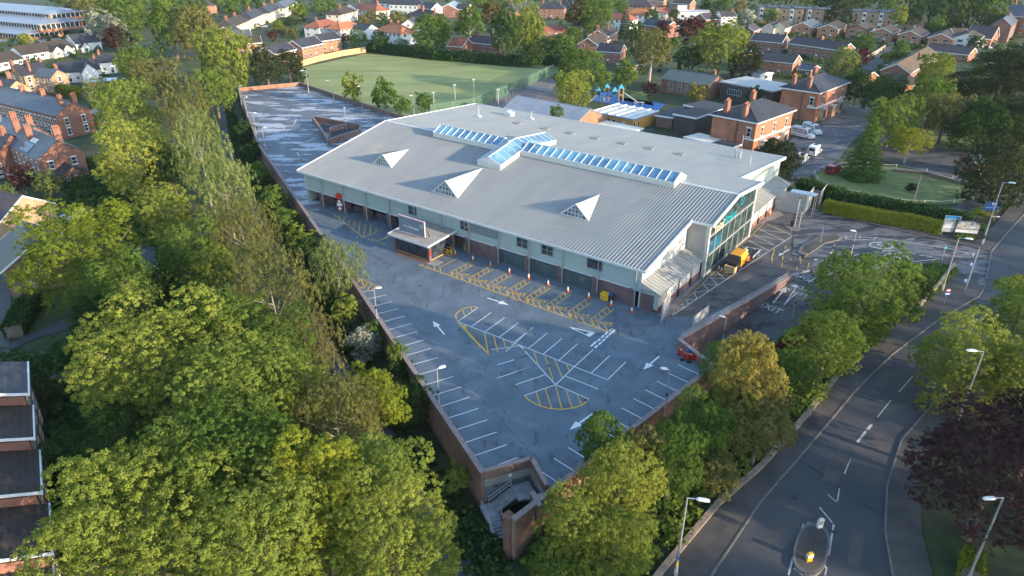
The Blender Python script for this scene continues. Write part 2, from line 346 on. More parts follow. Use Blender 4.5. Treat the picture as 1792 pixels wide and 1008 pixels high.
M['car_silver'] = mat('silver_car_paint', (0.42, 0.44, 0.47), (0.5, 0.52, 0.55), scale=1, rough=0.25, metal=0.3)
M['car_dark'] = mat('dark_car_paint', (0.03, 0.035, 0.045), (0.05, 0.055, 0.065), scale=1, rough=0.25)
M['bark'] = mat('bark', (0.10, 0.08, 0.06), (0.2, 0.165, 0.13), scale=3, rough=0.95)
M['bark_pale'] = mat('pale_bark', (0.3, 0.26, 0.21), (0.45, 0.4, 0.34), scale=3, rough=0.95)
M['teal'] = mat('teal_letters', (0.02, 0.36, 0.42), (0.03, 0.42, 0.48), scale=1, rough=0.5)
M['cream_letters'] = mat('cream_letters', (0.7, 0.68, 0.45), (0.78, 0.75, 0.52), scale=1, rough=0.5)
M['sign_grey'] = mat('sign_panel_grey', (0.16, 0.2, 0.25), (0.20, 0.24, 0.29), scale=0.5, rough=0.4)
M['pink'] = mat('pink_sign_edge', (0.72, 0.4, 0.42), (0.8, 0.5, 0.48), scale=0.5, rough=0.5)
M['pot'] = mat('clay_pot', (0.45, 0.17, 0.08), (0.55, 0.24, 0.12), scale=3, rough=0.85)
M['solar'] = mat('solar_panel', (0.015, 0.025, 0.045), (0.03, 0.045, 0.075), scale=1.5, rough=0.15)
M['poster_photo'] = mat('poster_photograph', (0.05, 0.09, 0.13), (0.62, 0.5, 0.38), scale=1.6, rough=0.4, extra=[((0.55, 0.62, 0.66), 1.2, (1, 1, 1), 0.52, 0.6)])
M['gravel'] = mat('bare_earth', (0.16, 0.125, 0.085), (0.24, 0.2, 0.145), scale=0.6, rough=0.95)
# foliage colours
LEAF = {
 'bright': leafmat('bright_spring_leaves', (0.18, 0.232, 0.045), (0.375, 0.42, 0.085)),
 'yellow': leafmat('yellow_green_leaves', (0.178, 0.233, 0.034), (0.365, 0.404, 0.054)),
 'fresh': leafmat('fresh_green_leaves', (0.125, 0.195, 0.042), (0.28, 0.36, 0.075)),
 'mid': leafmat('mid_green_leaves', (0.088, 0.158, 0.035), (0.201, 0.289, 0.060)),
 'deep': leafmat('deep_green_leaves', (0.040, 0.085, 0.027), (0.101, 0.169, 0.044)),
 'dark': leafmat('dark_evergreen_leaves', (0.026, 0.042, 0.022), (0.066, 0.085, 0.034), 0.15),
 'olive': leafmat('olive_catkin_leaves', (0.149, 0.158, 0.053), (0.299, 0.284, 0.098)),
 'pale': leafmat('pale_willow_leaves', (0.151, 0.201, 0.064), (0.287, 0.338, 0.115)),
 'gold': leafmat('golden_leaves', (0.239, 0.217, 0.052), (0.419, 0.373, 0.098)),
 'purple': leafmat('purple_beech_leaves', (0.045, 0.022, 0.025), (0.11, 0.055, 0.052), 0.25),
 'maroon': leafmat('maroon_leaves', (0.066, 0.022, 0.024), (0.143, 0.050, 0.044), 0.25),
 'redhedge': leafmat('red_tip_leaves', (0.099, 0.022, 0.015), (0.220, 0.044, 0.028), 0.25),
 'blossom': leafmat('white_blossom_leaves', (0.132, 0.176, 0.088), (0.605, 0.605, 0.528), 0.3),
 'hedge': leafmat('clipped_hedge_leaves', (0.190, 0.235, 0.027), (0.400, 0.400, 0.050)),
 'weed': leafmat('undergrowth_leaves', (0.036, 0.069, 0.023), (0.099, 0.168, 0.051), 0.2),
 'copper': leafmat('copper_leaves', (0.121, 0.099, 0.033), (0.209, 0.171, 0.066), 0.25),
}
# ------------------------------------------------------------------ terrain (one sheet to the horizon)
def axis(a0, a1, fine0, fine1, step, grow=1.16):
    xs = list(np.arange(fine0, fine1 + 1e-6, step)); s = step
    while xs[-1] < a1: s *= grow; xs.append(xs[-1] + s)
    s = step; lo = []
    x = fine0
    while x > a0: s *= grow; x -= s; lo.append(x)
    return lo[::-1] + xs
gx = axis(-1500, 1500, -120, 120, 1.5); gy = axis(-300, 3000, 25, 260, 1.5)
mb = MB()
nx, ny = len(gx), len(gy)
mb.v = [(x, y, H(x, y) - 0.03) for y in gy for x in gx]
mb.f = [(j * nx + i, j * nx + i + 1, (j + 1) * nx + i + 1, (j + 1) * nx + i) for j in range(ny - 1) for i in range(nx - 1)]
mb.m = [0] * len(mb.f)
g = struct('ground', mb, M['grass'])
for p in g.data.polygons: p.use_smooth = True

# car park deck: a raised slab, its faces set on the retaining walls
NOTCH = [(-2.9, 51.75)] + [tuple(P(*p).to_2d()) for p in [(931, 817), (956, 864), (950, 875)]] + [(3.9, 49.3)]
mb = MB(); mb.prism(NOTCH + DECK[1:], -4.5, 0.0); struct('car_park_deck', mb, M['deck'])
def sheet(poly, z, mb=None):
    mb = mb or MB(); n = len(poly)
    ar = sum(poly[i][0] * poly[(i + 1) % n][1] - poly[(i + 1) % n][0] * poly[i][1] for i in range(n))
    if ar < 0: poly = poly[::-1]
    return mb.add([(p[0], p[1], z) for p in poly], [tuple(range(n))])
back = [(-39, 123.5), (-61.9, 167.3), (-90.6, 234.6), (-73.4, 244.2), (-34, 199.0), (-15, 178), (-28, 140), (-36, 126)]
struct('worn_deck_surface', sheet(back, 0.008), M['worn_deck'])
# yard beside the glazed end, beyond the gate
pts = [P(*p).to_2d() for p in [(1160, 556), (1232, 553), (1383, 491), (1470, 425), (1465, 400), (1440, 372), (1385, 352), (1325, 388), (1297, 412)]]
struct('service_yard', sheet(pts, 0.008), M['tar'])
pts = [P(*p).to_2d() for p in [(1150, 551), (1166, 556), (1240, 478), (1327, 394), (1372, 377), (1340, 340), (1297, 413), (1232, 483)]]
struct('brick_paved_strip', sheet(pts, 0.016), mat('pinkish_paving', (0.20, 0.165, 0.15), (0.28, 0.235, 0.21), scale=0.8, rough=0.85))
def drape(name, left, right, material, dz=0.05, nl=60, nc=8, kind=True, nearest=False):
    """ground-hugging strip between two polylines given in world xy"""
    def res(pl, n):
        pl = [Vector(p) for p in pl]; ds = [0]
        for a, b in zip(pl, pl[1:]): ds.append(ds[-1] + (b - a).length)
        out = []
        for k in range(n):
            d = ds[-1] * k / (n - 1); i = 0
            while i < len(pl) - 2 and ds[i + 1] < d: i += 1
            out.append(pl[i].lerp(pl[i + 1], (d - ds[i]) / max(1e-6, ds[i + 1] - ds[i])))
        return out
    Lp, Rp = res(left, nl), res(right, nl); mb = MB()
    mb.v = []
    for k in range(nl):
        for c in range(nc):
            q = Lp[k].lerp(Rp[k], c / (nc - 1)); mb.v.append((q.x, q.y, H0(q.x, q.y) + dz))
    mb.f = [(k * nc + c, k * nc + c + 1, (k + 1) * nc + c + 1, (k + 1) * nc + c) for k in range(nl - 1) for c in range(nc - 1)]
    mb.m = [0] * len(mb.f)
    me = mb.f[0]; a, b, c = [Vector(mb.v[i]) for i in me[:3]]
    if (b - a).cross(c - b).z < 0: mb.f = [f[::-1] for f in mb.f]
    return struct(name, mb, material)
def W2(pl): return [at(*p).to_2d() for p in pl]
# main road: left kerb, right kerb (photo pixels, followed along the road)
lk = W2([(1180, 1120), (1250, 1000), (1330, 880), (1400, 800), (1492, 690), (1560, 622), (1640, 562), (1712, 520), (1722, 505)])
rk = W2([(1565, 1120), (1562, 1010), (1548, 930), (1552, 850), (1578, 770), (1640, 700), (1720, 620), (1792, 560), (1830, 530)])
drape('road', lk, rk, M['road'], 0.05, 80, 14)
lk2 = W2([(1722, 508), (1725, 490), (1735, 440), (1765, 405), (1815, 350), (1880, 280)]); rk2 = W2([(1830, 535), (1850, 520), (1880, 490), (1910, 440), (1950, 385), (1990, 310)])
drape('upper_road', lk2, rk2, M['road'], 0.055, 40, 10)
# side road into the site (mouth between the stone wall end and the signboards)
sa = W2([(1735, 440), (1690, 428), (1640, 418), (1560, 400), (1480, 380), (1430, 368), (1392, 352)]); sb = W2([(1722, 508), (1690, 485), (1664, 462), (1600, 462), (1500, 478), (1425, 487), (1384, 491)])
drape('site_access_road', sb, sa, M['wet_tar'], 0.07, 50, 14)
# ramp down beside the wall
ra = [(RA + RD * s + RN * 0.35)[:] for s in (-1, 10, 20, 29)]; rb = [(RA + RD * s + RN * 8.2)[:] for s in (-1, 10, 20, 29)]
drape('exit_ramp', ra, rb, M['tar'], 0.09, 40, 10)
# pavements
pl_ = W2([(1100, 1120), (1162, 1000), (1258, 892), (1335, 822), (1415, 730), (1470, 660), (1545, 590), (1600, 545), (1668, 468)])
drape('pavement', pl_, [Vector(q) for q in lk], M['pave'], 0.15, 80, 6)
pr_ = W2([(1640, 1120), (1632, 1010), (1612, 930), (1610, 850), (1640, 775), (1700, 715), (1775, 640), (1850, 585)])
drape('pavement', rk[:8], pr_, M['pave'], 0.15, 60, 5)
drape('pavement', W2([(1700, 428), (1740, 395), (1792, 330), (1860, 250)]), lk2[2:], M['pave'], 0.15, 30, 5)
drape('pavement', W2([(1735, 441), (1690, 431), (1640, 420), (1560, 402), (1480, 382), (1437, 372)]), W2([(1732, 428), (1690, 420), (1640, 409), (1560, 392), (1480, 373), (1444, 364)]), M['pave'], 0.16, 30, 4)
# kerbs
def kerb(pl, wd=0.18, z0=0.02, z1=0.2):
    pl = [Vector(p) for p in pl]; out = []
    for a, b in zip(pl, pl[1:]):
        n = max(1, int((b - a).length / 2.5)); out += [a.lerp(b, k / n) for k in range(n)]
    out.append(pl[-1]); mb = MB(); vs = []
    for i, p in enumerate(out):
        d = (out[min(i + 1, len(out) - 1)] - out[max(i - 1, 0)]).normalized(); nn = Vector((-d.y, d.x)) * wd / 2; h = H0(p.x, p.y)
        vs += [(p.x - nn.x, p.y - nn.y, h + z0), (p.x + nn.x, p.y + nn.y, h + z0), (p.x + nn.x, p.y + nn.y, h + z1), (p.x - nn.x, p.y - nn.y, h + z1)]
    fs = []
    for i in range(len(out) - 1):
        a = 4 * i; b = a + 4
        fs += [(a + k, a + (k + 1) % 4, b + (k + 1) % 4, b + k) for k in range(4)]
    mb.add(vs, fs); return mb
struct('kerb', kerb(lk), M['kerb']); struct('kerb', kerb(rk), M['kerb']); struct('kerb', kerb(lk2[1:]), M['kerb'])
struct('kerb', kerb(W2([(1735, 440), (1690, 430), (1640, 419), (1560, 401), (1480, 381), (1437, 371)])), M['kerb'])
# footpath through the trees on the left
pa = W2([(372, 150), (388, 200), (398, 262), (440, 350), (520, 490), (552, 572), (600, 650), (690, 790), (772, 940), (812, 1010), (850, 1100)])
drape('footpath', [p + Vector((-1.1, -0.4)) for p in pa], [p + Vector((1.1, 0.4)) for p in pa], M['road'], 0.06, 90, 4)
# left street and its spur, lane between far houses, school drive
pa = W2([(190, 330), (225, 365), (250, 400), (262, 440), (275, 480)])
drape('street', [p + Vector((-2.2, -0.4)) for p in pa], [p + Vector((2.2, 0.4)) for p in pa], M['road'], 0.06, 20, 4)
pa = W2([(-40, 640), (30, 600), (90, 575), (130, 565)]); drape('street', [p + Vector((0, 2.2)) for p in pa], [p + Vector((0, -2.2)) for p in pa], M['road'], 0.06, 20, 4)
pa = W2([(12, 420), (4, 520), (0, 620)]); drape('street', [p + Vector((-3, 0)) for p in pa], [p + Vector((1.4, 0)) for p in pa], M['road'], 0.07, 20, 4)
pa = W2([(1555, 72), (1547, 92), (1530, 112), (1490, 140)]); drape('lane', [p + Vector((-3.4, -1)) for p in pa], [p + Vector((3.4, 1)) for p in pa], M['road'], 0.06, 20, 4)
pa = W2([(1700, 92), (1735, 78)]); drape('parking_court', [p + Vector((-6, -10)) for p in pa], [p + Vector((6, 8)) for p in pa], M['road'], 0.06, 10, 6)
pa = W2([(-10, 52), (25, 66), (95, 74)]); drape('school_forecourt', [p + Vector((-4, -11)) for p in pa], [p + Vector((4, 9)) for p in pa], M['conc'], 0.06, 16, 6)
drape('school_drive', W2([(1375, 330), (1390, 300), (1372, 255), (1400, 232), (1437, 215), (1470, 180)]), W2([(1437, 300), (1468, 280), (1480, 262), (1500, 240), (1530, 215), (1540, 190)]), M['wet_tar'], 0.08, 40, 10)
drape('school_drive', W2([(1530, 240), (1620, 255), (1700, 268)]), W2([(1520, 275), (1600, 296), (1690, 322)]), M['tar'], 0.075, 20, 8)
drape('gate_drive', W2([(1690, 335), (1690, 352), (1660, 366), (1625, 372)]), W2([(1720, 345), (1722, 365), (1690, 385), (1650, 384)]), M['road'], 0.075, 20, 8)
# playing field beyond the deck wall, oval lawn, garden lawns
fld = [at(*p).to_2d() for p in [(527, 152), (530, 118), (640, 94), (760, 104), (900, 118), (985, 122), (860, 192), (740, 205), (690, 205)]]
struct('playing_field', sheet(fld, 0.02), M['field'])
struct('playground_surface', sheet([at(*p).to_2d() for p in [(1035, 176), (1045, 168), (1100, 172), (1165, 182), (1150, 196)]], 0.03), M['blue_paint'])
struct('tennis_court', sheet([at(*p).to_2d() for p in [(835, 192), (920, 140), (968, 138), (1000, 170), (905, 205)]], 0.03), M['court'])
mb = MB()
def gline(mb, p, q, wd, z=0.006, onground=False):
    a, b = (Vector((*p[:2],)), Vector((*q[:2],))); d = (b - a)
    if d.length < 1e-5: return
    d.normalize(); n = Vector((-d.y, d.x)) * wd / 2; k = max(1, int((b - a).length / 2.0)) if onground else 1
    for i in range(k):
        s, e = a.lerp(b, i / k), a.lerp(b, (i + 1) / k)
        za, zb = ((H0(s.x, s.y) + z, H0(e.x, e.y) + z) if onground else (z, z))
        mb.quad((s.x + n.x, s.y + n.y, za), (s.x - n.x, s.y - n.y, za), (e.x - n.x, e.y - n.y, zb), (e.x + n.x, e.y + n.y, zb))
for p, q in [((870, 190), (948, 143)), ((905, 197), (972, 148)), ((887, 180), (925, 186)), ((920, 160), (955, 165)), ((945, 145), (975, 150)), ((858, 188), (900, 204))]: gline(mb, at(*p), at(*q), 0.12, 0.036)
struct('court_markings', mb, M['worn_white'])
ov = []
ce = at(1565, 322); 
for k in range(48):
    t = 2 * math.pi * k / 48; ov.append((ce.x + math.cos(t) * 15.5, ce.y + 0.5 + math.sin(t) * 12.5 + math.cos(t) * -2.0))
struct('lawn', sheet(ov, 0.03), M['lawn'])
struct('lawn', sheet([at(*p).to_2d() for p in [(1075, 170), (1125, 160), (1145, 185), (1100, 178)]], 0.03), M['lawn'])
struct('lawn', sheet([at(*p).to_2d() for p in [(1600, 240), (1740, 235), (1760, 262), (1620, 262)]], 0.03), M['lawn'])
struct('lawn', sheet([at(*p).to_2d() for p in [(105, 345), (140, 328), (175, 345), (200, 370), (160, 372)]], -3.93), M['lawn'])
struct('lawn', sheet([at(*p).to_2d() for p in [(820, 108), (880, 100), (900, 118)]], 0.03), M['lawn'])

# ------------------------------------------------------------------ painted markings on the deck
k1 = 450 / 1792
def c1(x, y): return P(450 + x * k1, 500 + y * k1)
def c2(x, y): return P(900 + x * k1, 500 + y * k1)
white = MB(); yel = MB()
inn = [(820, 30), (905, 62), (943, 110), (985, 160), (1027, 211), (1072, 265), (1115, 320), (1163, 378), (1211, 437), (1262, 501), (1310, 568), (1367, 632), (1422, 705), (1480, 777), (1543, 855), (1604, 935), (1670, 1020), (1740, 1108)]
out = [(685, 50), (715, 105), (752, 157), (793, 207), (840, 262), (868, 319), (912, 375), (955, 437), (1000, 497), (1045, 560), (1095, 628), (1143, 700), (1197, 773), (1250, 850), (1308, 930), (1375, 1008), (1432, 1098), (1497, 1190)]
for a, b in zip(inn, out): gline(white, c1(*a), c1(*b), 0.11)
gline(white, P(844, 824), P(905, 801), 0.11)
for a, b in [((1142, 552), (1338, 640)), ((1070, 608), (1265, 698)), ((992, 665), (1190, 760)), ((912, 725), (1110, 823)), ((828, 785), (1033, 888)), ((745, 850), (945, 955)), ((657, 915), (862, 1025)), ((567, 983), (772, 1098))]: gline(white, c2(*a), c2(*b), 0.11)
def c3(x, y): return P(900 + x * k1, 755 + y * k1)
for a, b in [((473, 38), (680, 150)), ((376, 112), (560, 225)), ((277, 188), (465, 305)), ((172, 268), (378, 405))]: gline(white, c3(*a), c3(*b), 0.11)
def c2a(x, y): return P(780 + x * 400 / 1792, 380 + y * 400 / 1792)
for a, b in [((92, 820), (252, 710)), ((203, 857), (357, 747)), ((305, 900), (463, 787)), ((418, 943), (572, 825)), ((530, 985), (685, 866))]: gline(white, c2a(*a), c2a(*b), 0.11)
for a, b in [((-60, 460), (128, 290)), ((95, 440), (230, 330)), ((200, 478), (332, 368)), ((310, 520), (440, 405)), ((415, 567), (550, 445)), ((288, 690), (415, 567)), ((537, 608), (665, 488)), ((650, 655), (778, 530)), ((0, 400), (650, 655)), ((40, 418), (288, 690)), ((72, 765), (288, 690)), ((288, 690), (520, 790)), ((8, 690), (215, 620)), ((0, 602), (160, 550)), ((-120, 645), (160, 550)), ((0, 515), (100, 485)), ((-120, 552), (100, 485)), ((358, 630), (585, 720))]: gline(white, c2(*a), c2(*b), 0.11)
gline(white, c2a(92, 820), c2(0, 400), 0.11); gline(white, c2(-160, 445), c2(40, 418), 0.11)
for a, b in [((0, 515), (-130, 552))]: pass
for (x, y) in [(542, 415), (562, 398), (590, 378), (615, 355), (640, 333), (668, 308), (570, 425), (597, 403), (622, 380), (645, 357), (668, 337), (690, 317)]: gline(white, c2(x - 8, y + 8), c2(x + 10, y - 10), 0.28)
for a, b in [((60, 430), (78, 470)), ((138, 462), (165, 545)), ((215, 492), (272, 660)), ((285, 518), (333, 640)), ((365, 550), (383, 592)), ((152, 740), (182, 835)), ((215, 718), (260, 852)), ((288, 700), (332, 858)), ((360, 727), (403, 850)), ((440, 762), (468, 828))]: gline(yel, c2(*a), c2(*b), 0.12)
arc = [c2(*p) for p in [(72, 765), (105, 800), (160, 830), (240, 855), (330, 862), (420, 850), (480, 828), (520, 790)]]
for a, b in zip(arc, arc[1:]): gline(yel, a, b, 0.16)
for a, b in [((85, 815), (270, 1015)), ((140, 845), (165, 885)), ((227, 875), (250, 975))]: gline(yel, c2a(*a), c2a(*b), 0.12)
for a, b in [((1412, 260), (1618, 485)), ((1450, 275), (1462, 310)), ((1518, 300), (1538, 392)), ((1583, 325), (1613, 480)), ((1648, 350), (1678, 465)), ((1715, 372), (1737, 445)), ((1770, 400), (1785, 425))]: gline(yel, c1(*a), c1(*b), 0.13)
arc = [c2a(*p) for p in [(95, 818), (80, 790), (78, 765), (95, 745), (140, 718), (185, 704), (225, 700), (252, 710)]]
for a, b in zip(arc, arc[1:]): gline(yel, a, b, 0.14)
gline(yel, c2a(135, 735), c2a(150, 775), 0.12); gline(yel, c2a(198, 705), c2a(205, 735), 0.12)
# arrows
def arrow(mb, tail, head, wd=0.22, hw=0.5, hl=1.6, z=0.006, ong=False):
    a, b = Vector(tail[:2]), Vector(head[:2]); d = (b - a).normalized(); n = Vector((-d.y, d.x)); m = b - d * hl
    gline(mb, a, m, wd, z, ong)
    hz = (lambda p: H0(p.x, p.y) + z) if ong else (lambda p: z)
    p1, p2 = m + n * hw, m - n * hw
    mb.add([(p1.x, p1.y, hz(p1)), (p2.x, p2.y, hz(p2)), (b.x, b.y, hz(b))], [(0, 1, 2)])
arrow(white, c1(1305, 340), c1(1225, 245)); arrow(white, c1(1605, 85), c1(1755, 135)); arrow(white, c2(1010, 492), c2(900, 585)); arrow(white, c2(545, 893), c2(385, 1005))
# long triangle 'give way' mark
tri = [c2(385, 288), c2(555, 328), c2(525, 355)]
for a, b in zip(tri, tri[1:] + tri[:1]): gline(white, a, b, 0.16)
sq = [c2(515, 328), c2(550, 330), c2(525, 352), c2(500, 342)]
white.add([(p.x, p.y, 0.007) for p in sq], [(0, 1, 2, 3) if (sq[1] - sq[0]).cross(sq[2] - sq[1]).z > 0 else (3, 2, 1, 0)])
# accessible bays: one motif stepped along the front
def wheelchair(mb, c, u, v, s=1.0, z=0.006):
    """simple wheelchair symbol: c centre, u right, v up"""
    def q(x, y): return Vector((c[0], c[1])) + u * x * s + v * y * s
    pts = [q(0.34 * math.cos(t) - 0.08, 0.34 * math.sin(t) - 0.22) for t in [R(-75 + 25 * k) * -1 for k in range(11)]]
    for a, b in zip(pts, pts[1:]): gline(mb, a, b, 0.13 * s, z)
    for a, b in [((-0.1, 0.5), (-0.02, -0.05)), ((-0.02, -0.05), (0.3, -0.08)), ((0.3, -0.08), (0.45, -0.5)), ((-0.06, 0.2), (0.22, 0.18)), ((0.45, -0.5), (0.6, -0.46))]: gline(mb, q(*a), q(*b), 0.12 * s, z)
    p = q(-0.12, 0.66)
    mb.add([(p.x + 0.13 * s * math.cos(k * math.pi / 4), p.y + 0.13 * s * math.sin(k * math.pi / 4), z) for k in range(8)], [tuple(range(8))])
st = (c2a(1265, 703) - c2a(190, 352)).to_2d() / 7.0
cu = (c2a(1320, 720) - c2a(1190, 820)).to_2d().normalized(); cv = Vector((cu.y, -cu.x))
for k in range(-7, 1):
    off = st * k; off = Vector((off.x, off.y, 0))
    q = lambda x, y: c2a(x, y) + off
    for a, b in [((1190, 820), (1320, 720)), ((1130, 805), (1265, 703)), ((1265, 703), (1288, 745)), ((1165, 779), (1195, 818)), ((1197, 755), (1225, 796)), ((1232, 729), (1258, 770)), ((1130, 805), (1165, 860)), ((1165, 860), (1150, 858)), ((1130, 805), (1190, 825)), ((1190, 825), (1290, 855)), ((1190, 825), (1215, 882)), ((1240, 845), (1275, 893)), ((1150, 812), (1165, 860))]: gline(yel, q(*a), q(*b), 0.12)
    cc = q(1262, 833); wheelchair(yel, cc, cu, Vector((-cu.y, cu.x)), 1.15)
gline(yel, P(733, 463), c2a(1270, 897), 0.14)
gline(yel, c2a(1270, 897), c2a(1300, 868), 0.12)
def c6(x, y): return P(450 + x * k1, 250 + y * k1)
for a, b in [((1130, 855), (1155, 845)), ((1270, 870), (1395, 805)), ((1190, 855), (1200, 880)), ((1230, 850), (1240, 895)), ((1270, 860), (1285, 915)), ((1150, 850), (1180, 875))]: gline(yel, c6(*a), c6(*b), 0.12)
# hatched triangle left of the canopy
for a, b in [((525, 490), (740, 660)), ((740, 660), (870, 605)), ((572, 508), (578, 528)), ((608, 518), (604, 545)), ((642, 535), (640, 575)), ((680, 540), (672, 600)), ((718, 555), (706, 630)), ((755, 565), (742, 658)), ((793, 572), (785, 640)), ((830, 590), (828, 625)), ((825, 690), (925, 645)), ((905, 722), (985, 688))]: gline(yel, c6(*a), c6(*b), 0.13)
for p in [(797, 676), (875, 702), (957, 728)]: wheelchair(yel, c6(*p), cu, Vector((-cu.y, cu.x)), 1.0)
# yellow hatch by the west wall
for a, b in [((690, 5), (745, 18)), ((725, -50), (860, 12)), ((745, 18), (725, -50)), ((745, -8), (720, 15)), ((775, -30), (745, 15)), ((805, -15), (770, 30)), ((835, -5), (800, 30)), ((690, -10), (725, -50))]: gline(yel, c1(*a), c1(*b), 0.12)
struct('white_bay_markings', white, M['white']); struct('yellow_bay_markings', yel, M['yellow'])
# faint old marks on the back deck
old = MB()
for a, b in [((560, 510), (830, 485)), ((530, 500), (548, 545)), ((760, 660), (850, 625)), ((670, 765), (690, 800)), ((920, 670), (955, 715)), ((640, 490), (665, 440)), ((770, 715), (795, 750))]:
    gline(old, P(400 + a[0] * 320 / 1792, 130 + a[1] * 320 / 1792), P(400 + b[0] * 320 / 1792, 130 + b[1] * 320 / 1792), 0.3, 0.014)
struct('faded_bay_markings', old, M['worn_white'])
# yard hatching (white crosses) beside the glazed wall
yw = MB(); yy = MB()
def c4(x, y): return P(1100 + x * 320 / 1792, 400 + y * 320 / 1792)
def c5(x, y): return P(1100 + x * 320 / 1792, 280 + y * 320 / 1792)
gline(yw, c4(430, 850), c4(1290, 278), 0.14, 0.014); gline(yw, c4(1290, 278), c5(1655, 715), 0.14, 0.014)
for a, b in [((440, 845), (450, 800)), ((450, 800), (500, 805)), ((500, 805), (480, 780)), ((480, 780), (545, 770)), ((545, 770), (515, 745)), ((515, 745), (590, 735)), ((590, 735), (560, 700)), ((560, 700), (672, 688)), ((672, 688), (640, 625)), ((640, 625), (785, 605)), ((785, 605), (730, 545)), ((730, 545), (872, 548)), ((872, 548), (800, 480)), ((800, 480), (945, 495)), ((945, 495), (860, 420)), ((860, 420), (1030, 440)), ((1110, 175), (1290, 270)), ((1110, 175), (1375, 215)), ((1170, 118), (1375, 215)), ((1170, 118), (1430, 158)), ((1225, 65), (1430, 158)), ((1225, 65), (1530, 118))]: gline(yw, c4(*a), c4(*b), 0.12, 0.014)
for a, b in [((1280, 680), (1530, 790)), ((1280, 680), (1540, 715)), ((1350, 625), (1600, 738))]: gline(yw, c5(*a), c5(*b), 0.12, 0.014)
gline(yy, c5(1060, 880), c5(1335, 612), 0.14, 0.022); gline(yy, c4(400, 850), c4(860, 410), 0.12, 0.022); gline(yy, c5(1350, 625), c5(1500, 690), 0.12, 0.022)
struct('yard_hatching', yw, M['worn_white']); struct('yard_edge_line', yy, M['worn_yellow'])
# access road paint
aw = MB(); ay = MB()
def c7(x, y): return at(1342 + x * k1, 250 + y * k1)
def agl(a, b, wd=0.15, m=None): gline(m or aw, c7(*a), c7(*b), wd, 0.085, True)
for a, b in [((545, 655), (770, 665)), ((770, 665), (1250, 735)), ((645, 652), (650, 668)), ((545, 650), (555, 670)), ((770, 660), (740, 675)), ((540, 672), (700, 678)), ((600, 790), (640, 780)), ((640, 780), (790, 760)), ((800, 755), (890, 752)), ((920, 765), (990, 770)), ((1010, 775), (1040, 780)), ((1060, 785), (1095, 790)), ((1115, 793), (1150, 800)), ((1170, 803), (1205, 810)), ((840, 768), (960, 768)), ((960, 835), (1000, 830)), ((1020, 830), (1180, 815)), ((490, 860), (600, 815)), ((455, 835), (555, 800)), ((1250, 735), (1440, 780)), ((1440, 770), (1435, 795)), ((1300, 790), (1360, 800)), ((1290, 765), (1330, 770)), ((1380, 770), (1450, 778))]: agl(a, b)
for cx, cy in [(797, 718), (905, 800)]:
    cpt = c7(cx, cy); ring = [Vector((cpt.x + 1.9 * math.cos(t), cpt.y + 1.35 * math.sin(t))) for t in [k * math.pi / 12 for k in range(25)]]
    for a, b in zip(ring, ring[1:]): gline(aw, a, b, 0.22, 0.085, True)
    q = lambda x, y: Vector((cpt.x + x, cpt.y + y))
    for a, b in [((-.4, .6), (.4, .6)), ((-.4, .6), (-.4, .05)), ((-.4, .05), (.3, .05)), ((.4, .0), (.4, -.5)), ((.4, -.55), (-.4, -.55))]: gline(aw, q(*a), q(*b), 0.2, 0.085, True)
def c9(x, y): return at(1320 + x * 160 / 1792, 420 + y * 160 / 1792)
for a, b in [((310, 460), (590, 605)), ((640, 640), (720, 690)), ((395, 190), (310, 460)), ((560, 330), (515, 570)), ((720, 380), (655, 640)), ((900, 330), (880, 460)), ((620, 130), (600, 190)), ((1040, 440), (1045, 550)), ((980, 330), (1005, 360)), ((830, 640), (870, 500))]: gline(ay, c9(*a), c9(*b), 0.2, 0.086, True)
arrow(aw, c9(1225, 385), c9(930, 500), 0.35, 0.5, 1.2, 0.09, True); arrow(aw, c9(680, 190), c9(470, 320), 0.3, 0.45, 1.2, 0.09, True)
p4 = [c9(720, 670), c9(1090, 585), c9(1120, 625), c9(780, 708)]
struct('access_road_markings', aw, M['worn_white']); struct('yellow_box_markings', ay, M['worn_yellow'])
st_ = MB(); st_.add([(p.x, p.y, H0(p.x, p.y) + 0.1) for p in p4[::-1]], [(0, 1, 2, 3)]); struct('pale_stop_strip', st_, M['conc'])
# ramp paint
rw = MB()
def rpt(px, py): return at(px, py)
gline(rw, at(1393, 503), at(1372, 535), 0.14, 0.11, True)
arrow(rw, at(1353, 531), at(1376, 503), 0.25, 0.6, 1.6, 0.11, True); gline(rw, at(1372, 534), at(1395, 512), 0.14, 0.11, True); gline(rw, at(1405, 504), at(1428, 487), 0.14, 0.11, True)
struct('ramp_markings', rw, M['worn_white'])
def ground_text(txt, px, py, size, ang, z, mt, name='painted_words', sy=1.0):
    me = text_mesh(txt, size, mt, 0.003)
    p = at(px, py); o = bpy.data.objects.new(name, me); COL.objects.link(o)
    # lay on the local slope
    e = 0.5; n = Vector((-(H0(p.x + e, p.y) - H0(p.x - e, p.y)) / (2 * e), -(H0(p.x, p.y + e) - H0(p.x, p.y - e)) / (2 * e), 1)).normalized()
    u = Vector((math.cos(ang), math.sin(ang), 0)); u = (u - n * u.dot(n)).normalized(); v = n.cross(u)
    o.matrix_world = Matrix.Translation((p.x, p.y, H0(p.x, p.y) + z)) @ Matrix(((u.x, v.x * sy, n.x, 0), (u.y, v.y * sy, n.y, 0), (u.z, v.z * sy, n.z, 0), (0, 0, 0, 1)))
    o['kind'] = 'structure'
    return o
ta = math.atan2(-RN.y, -RN.x) + math.pi
ground_text('EXIT', 1347, 540, 1.75, ta, 0.115, M['worn_white'], sy=1.1)
ground_text('LOOK LEFT', 1382, 509, 1.1, ta, 0.115, M['worn_white'], sy=1.1)
ground_text('CAUTION', 1387, 500, 1.1, ta, 0.115, M['worn_white'], sy=1.1)
ground_text('STOP', 1406, 489, 1.2, ta, 0.115, M['worn_white'], sy=1.0)
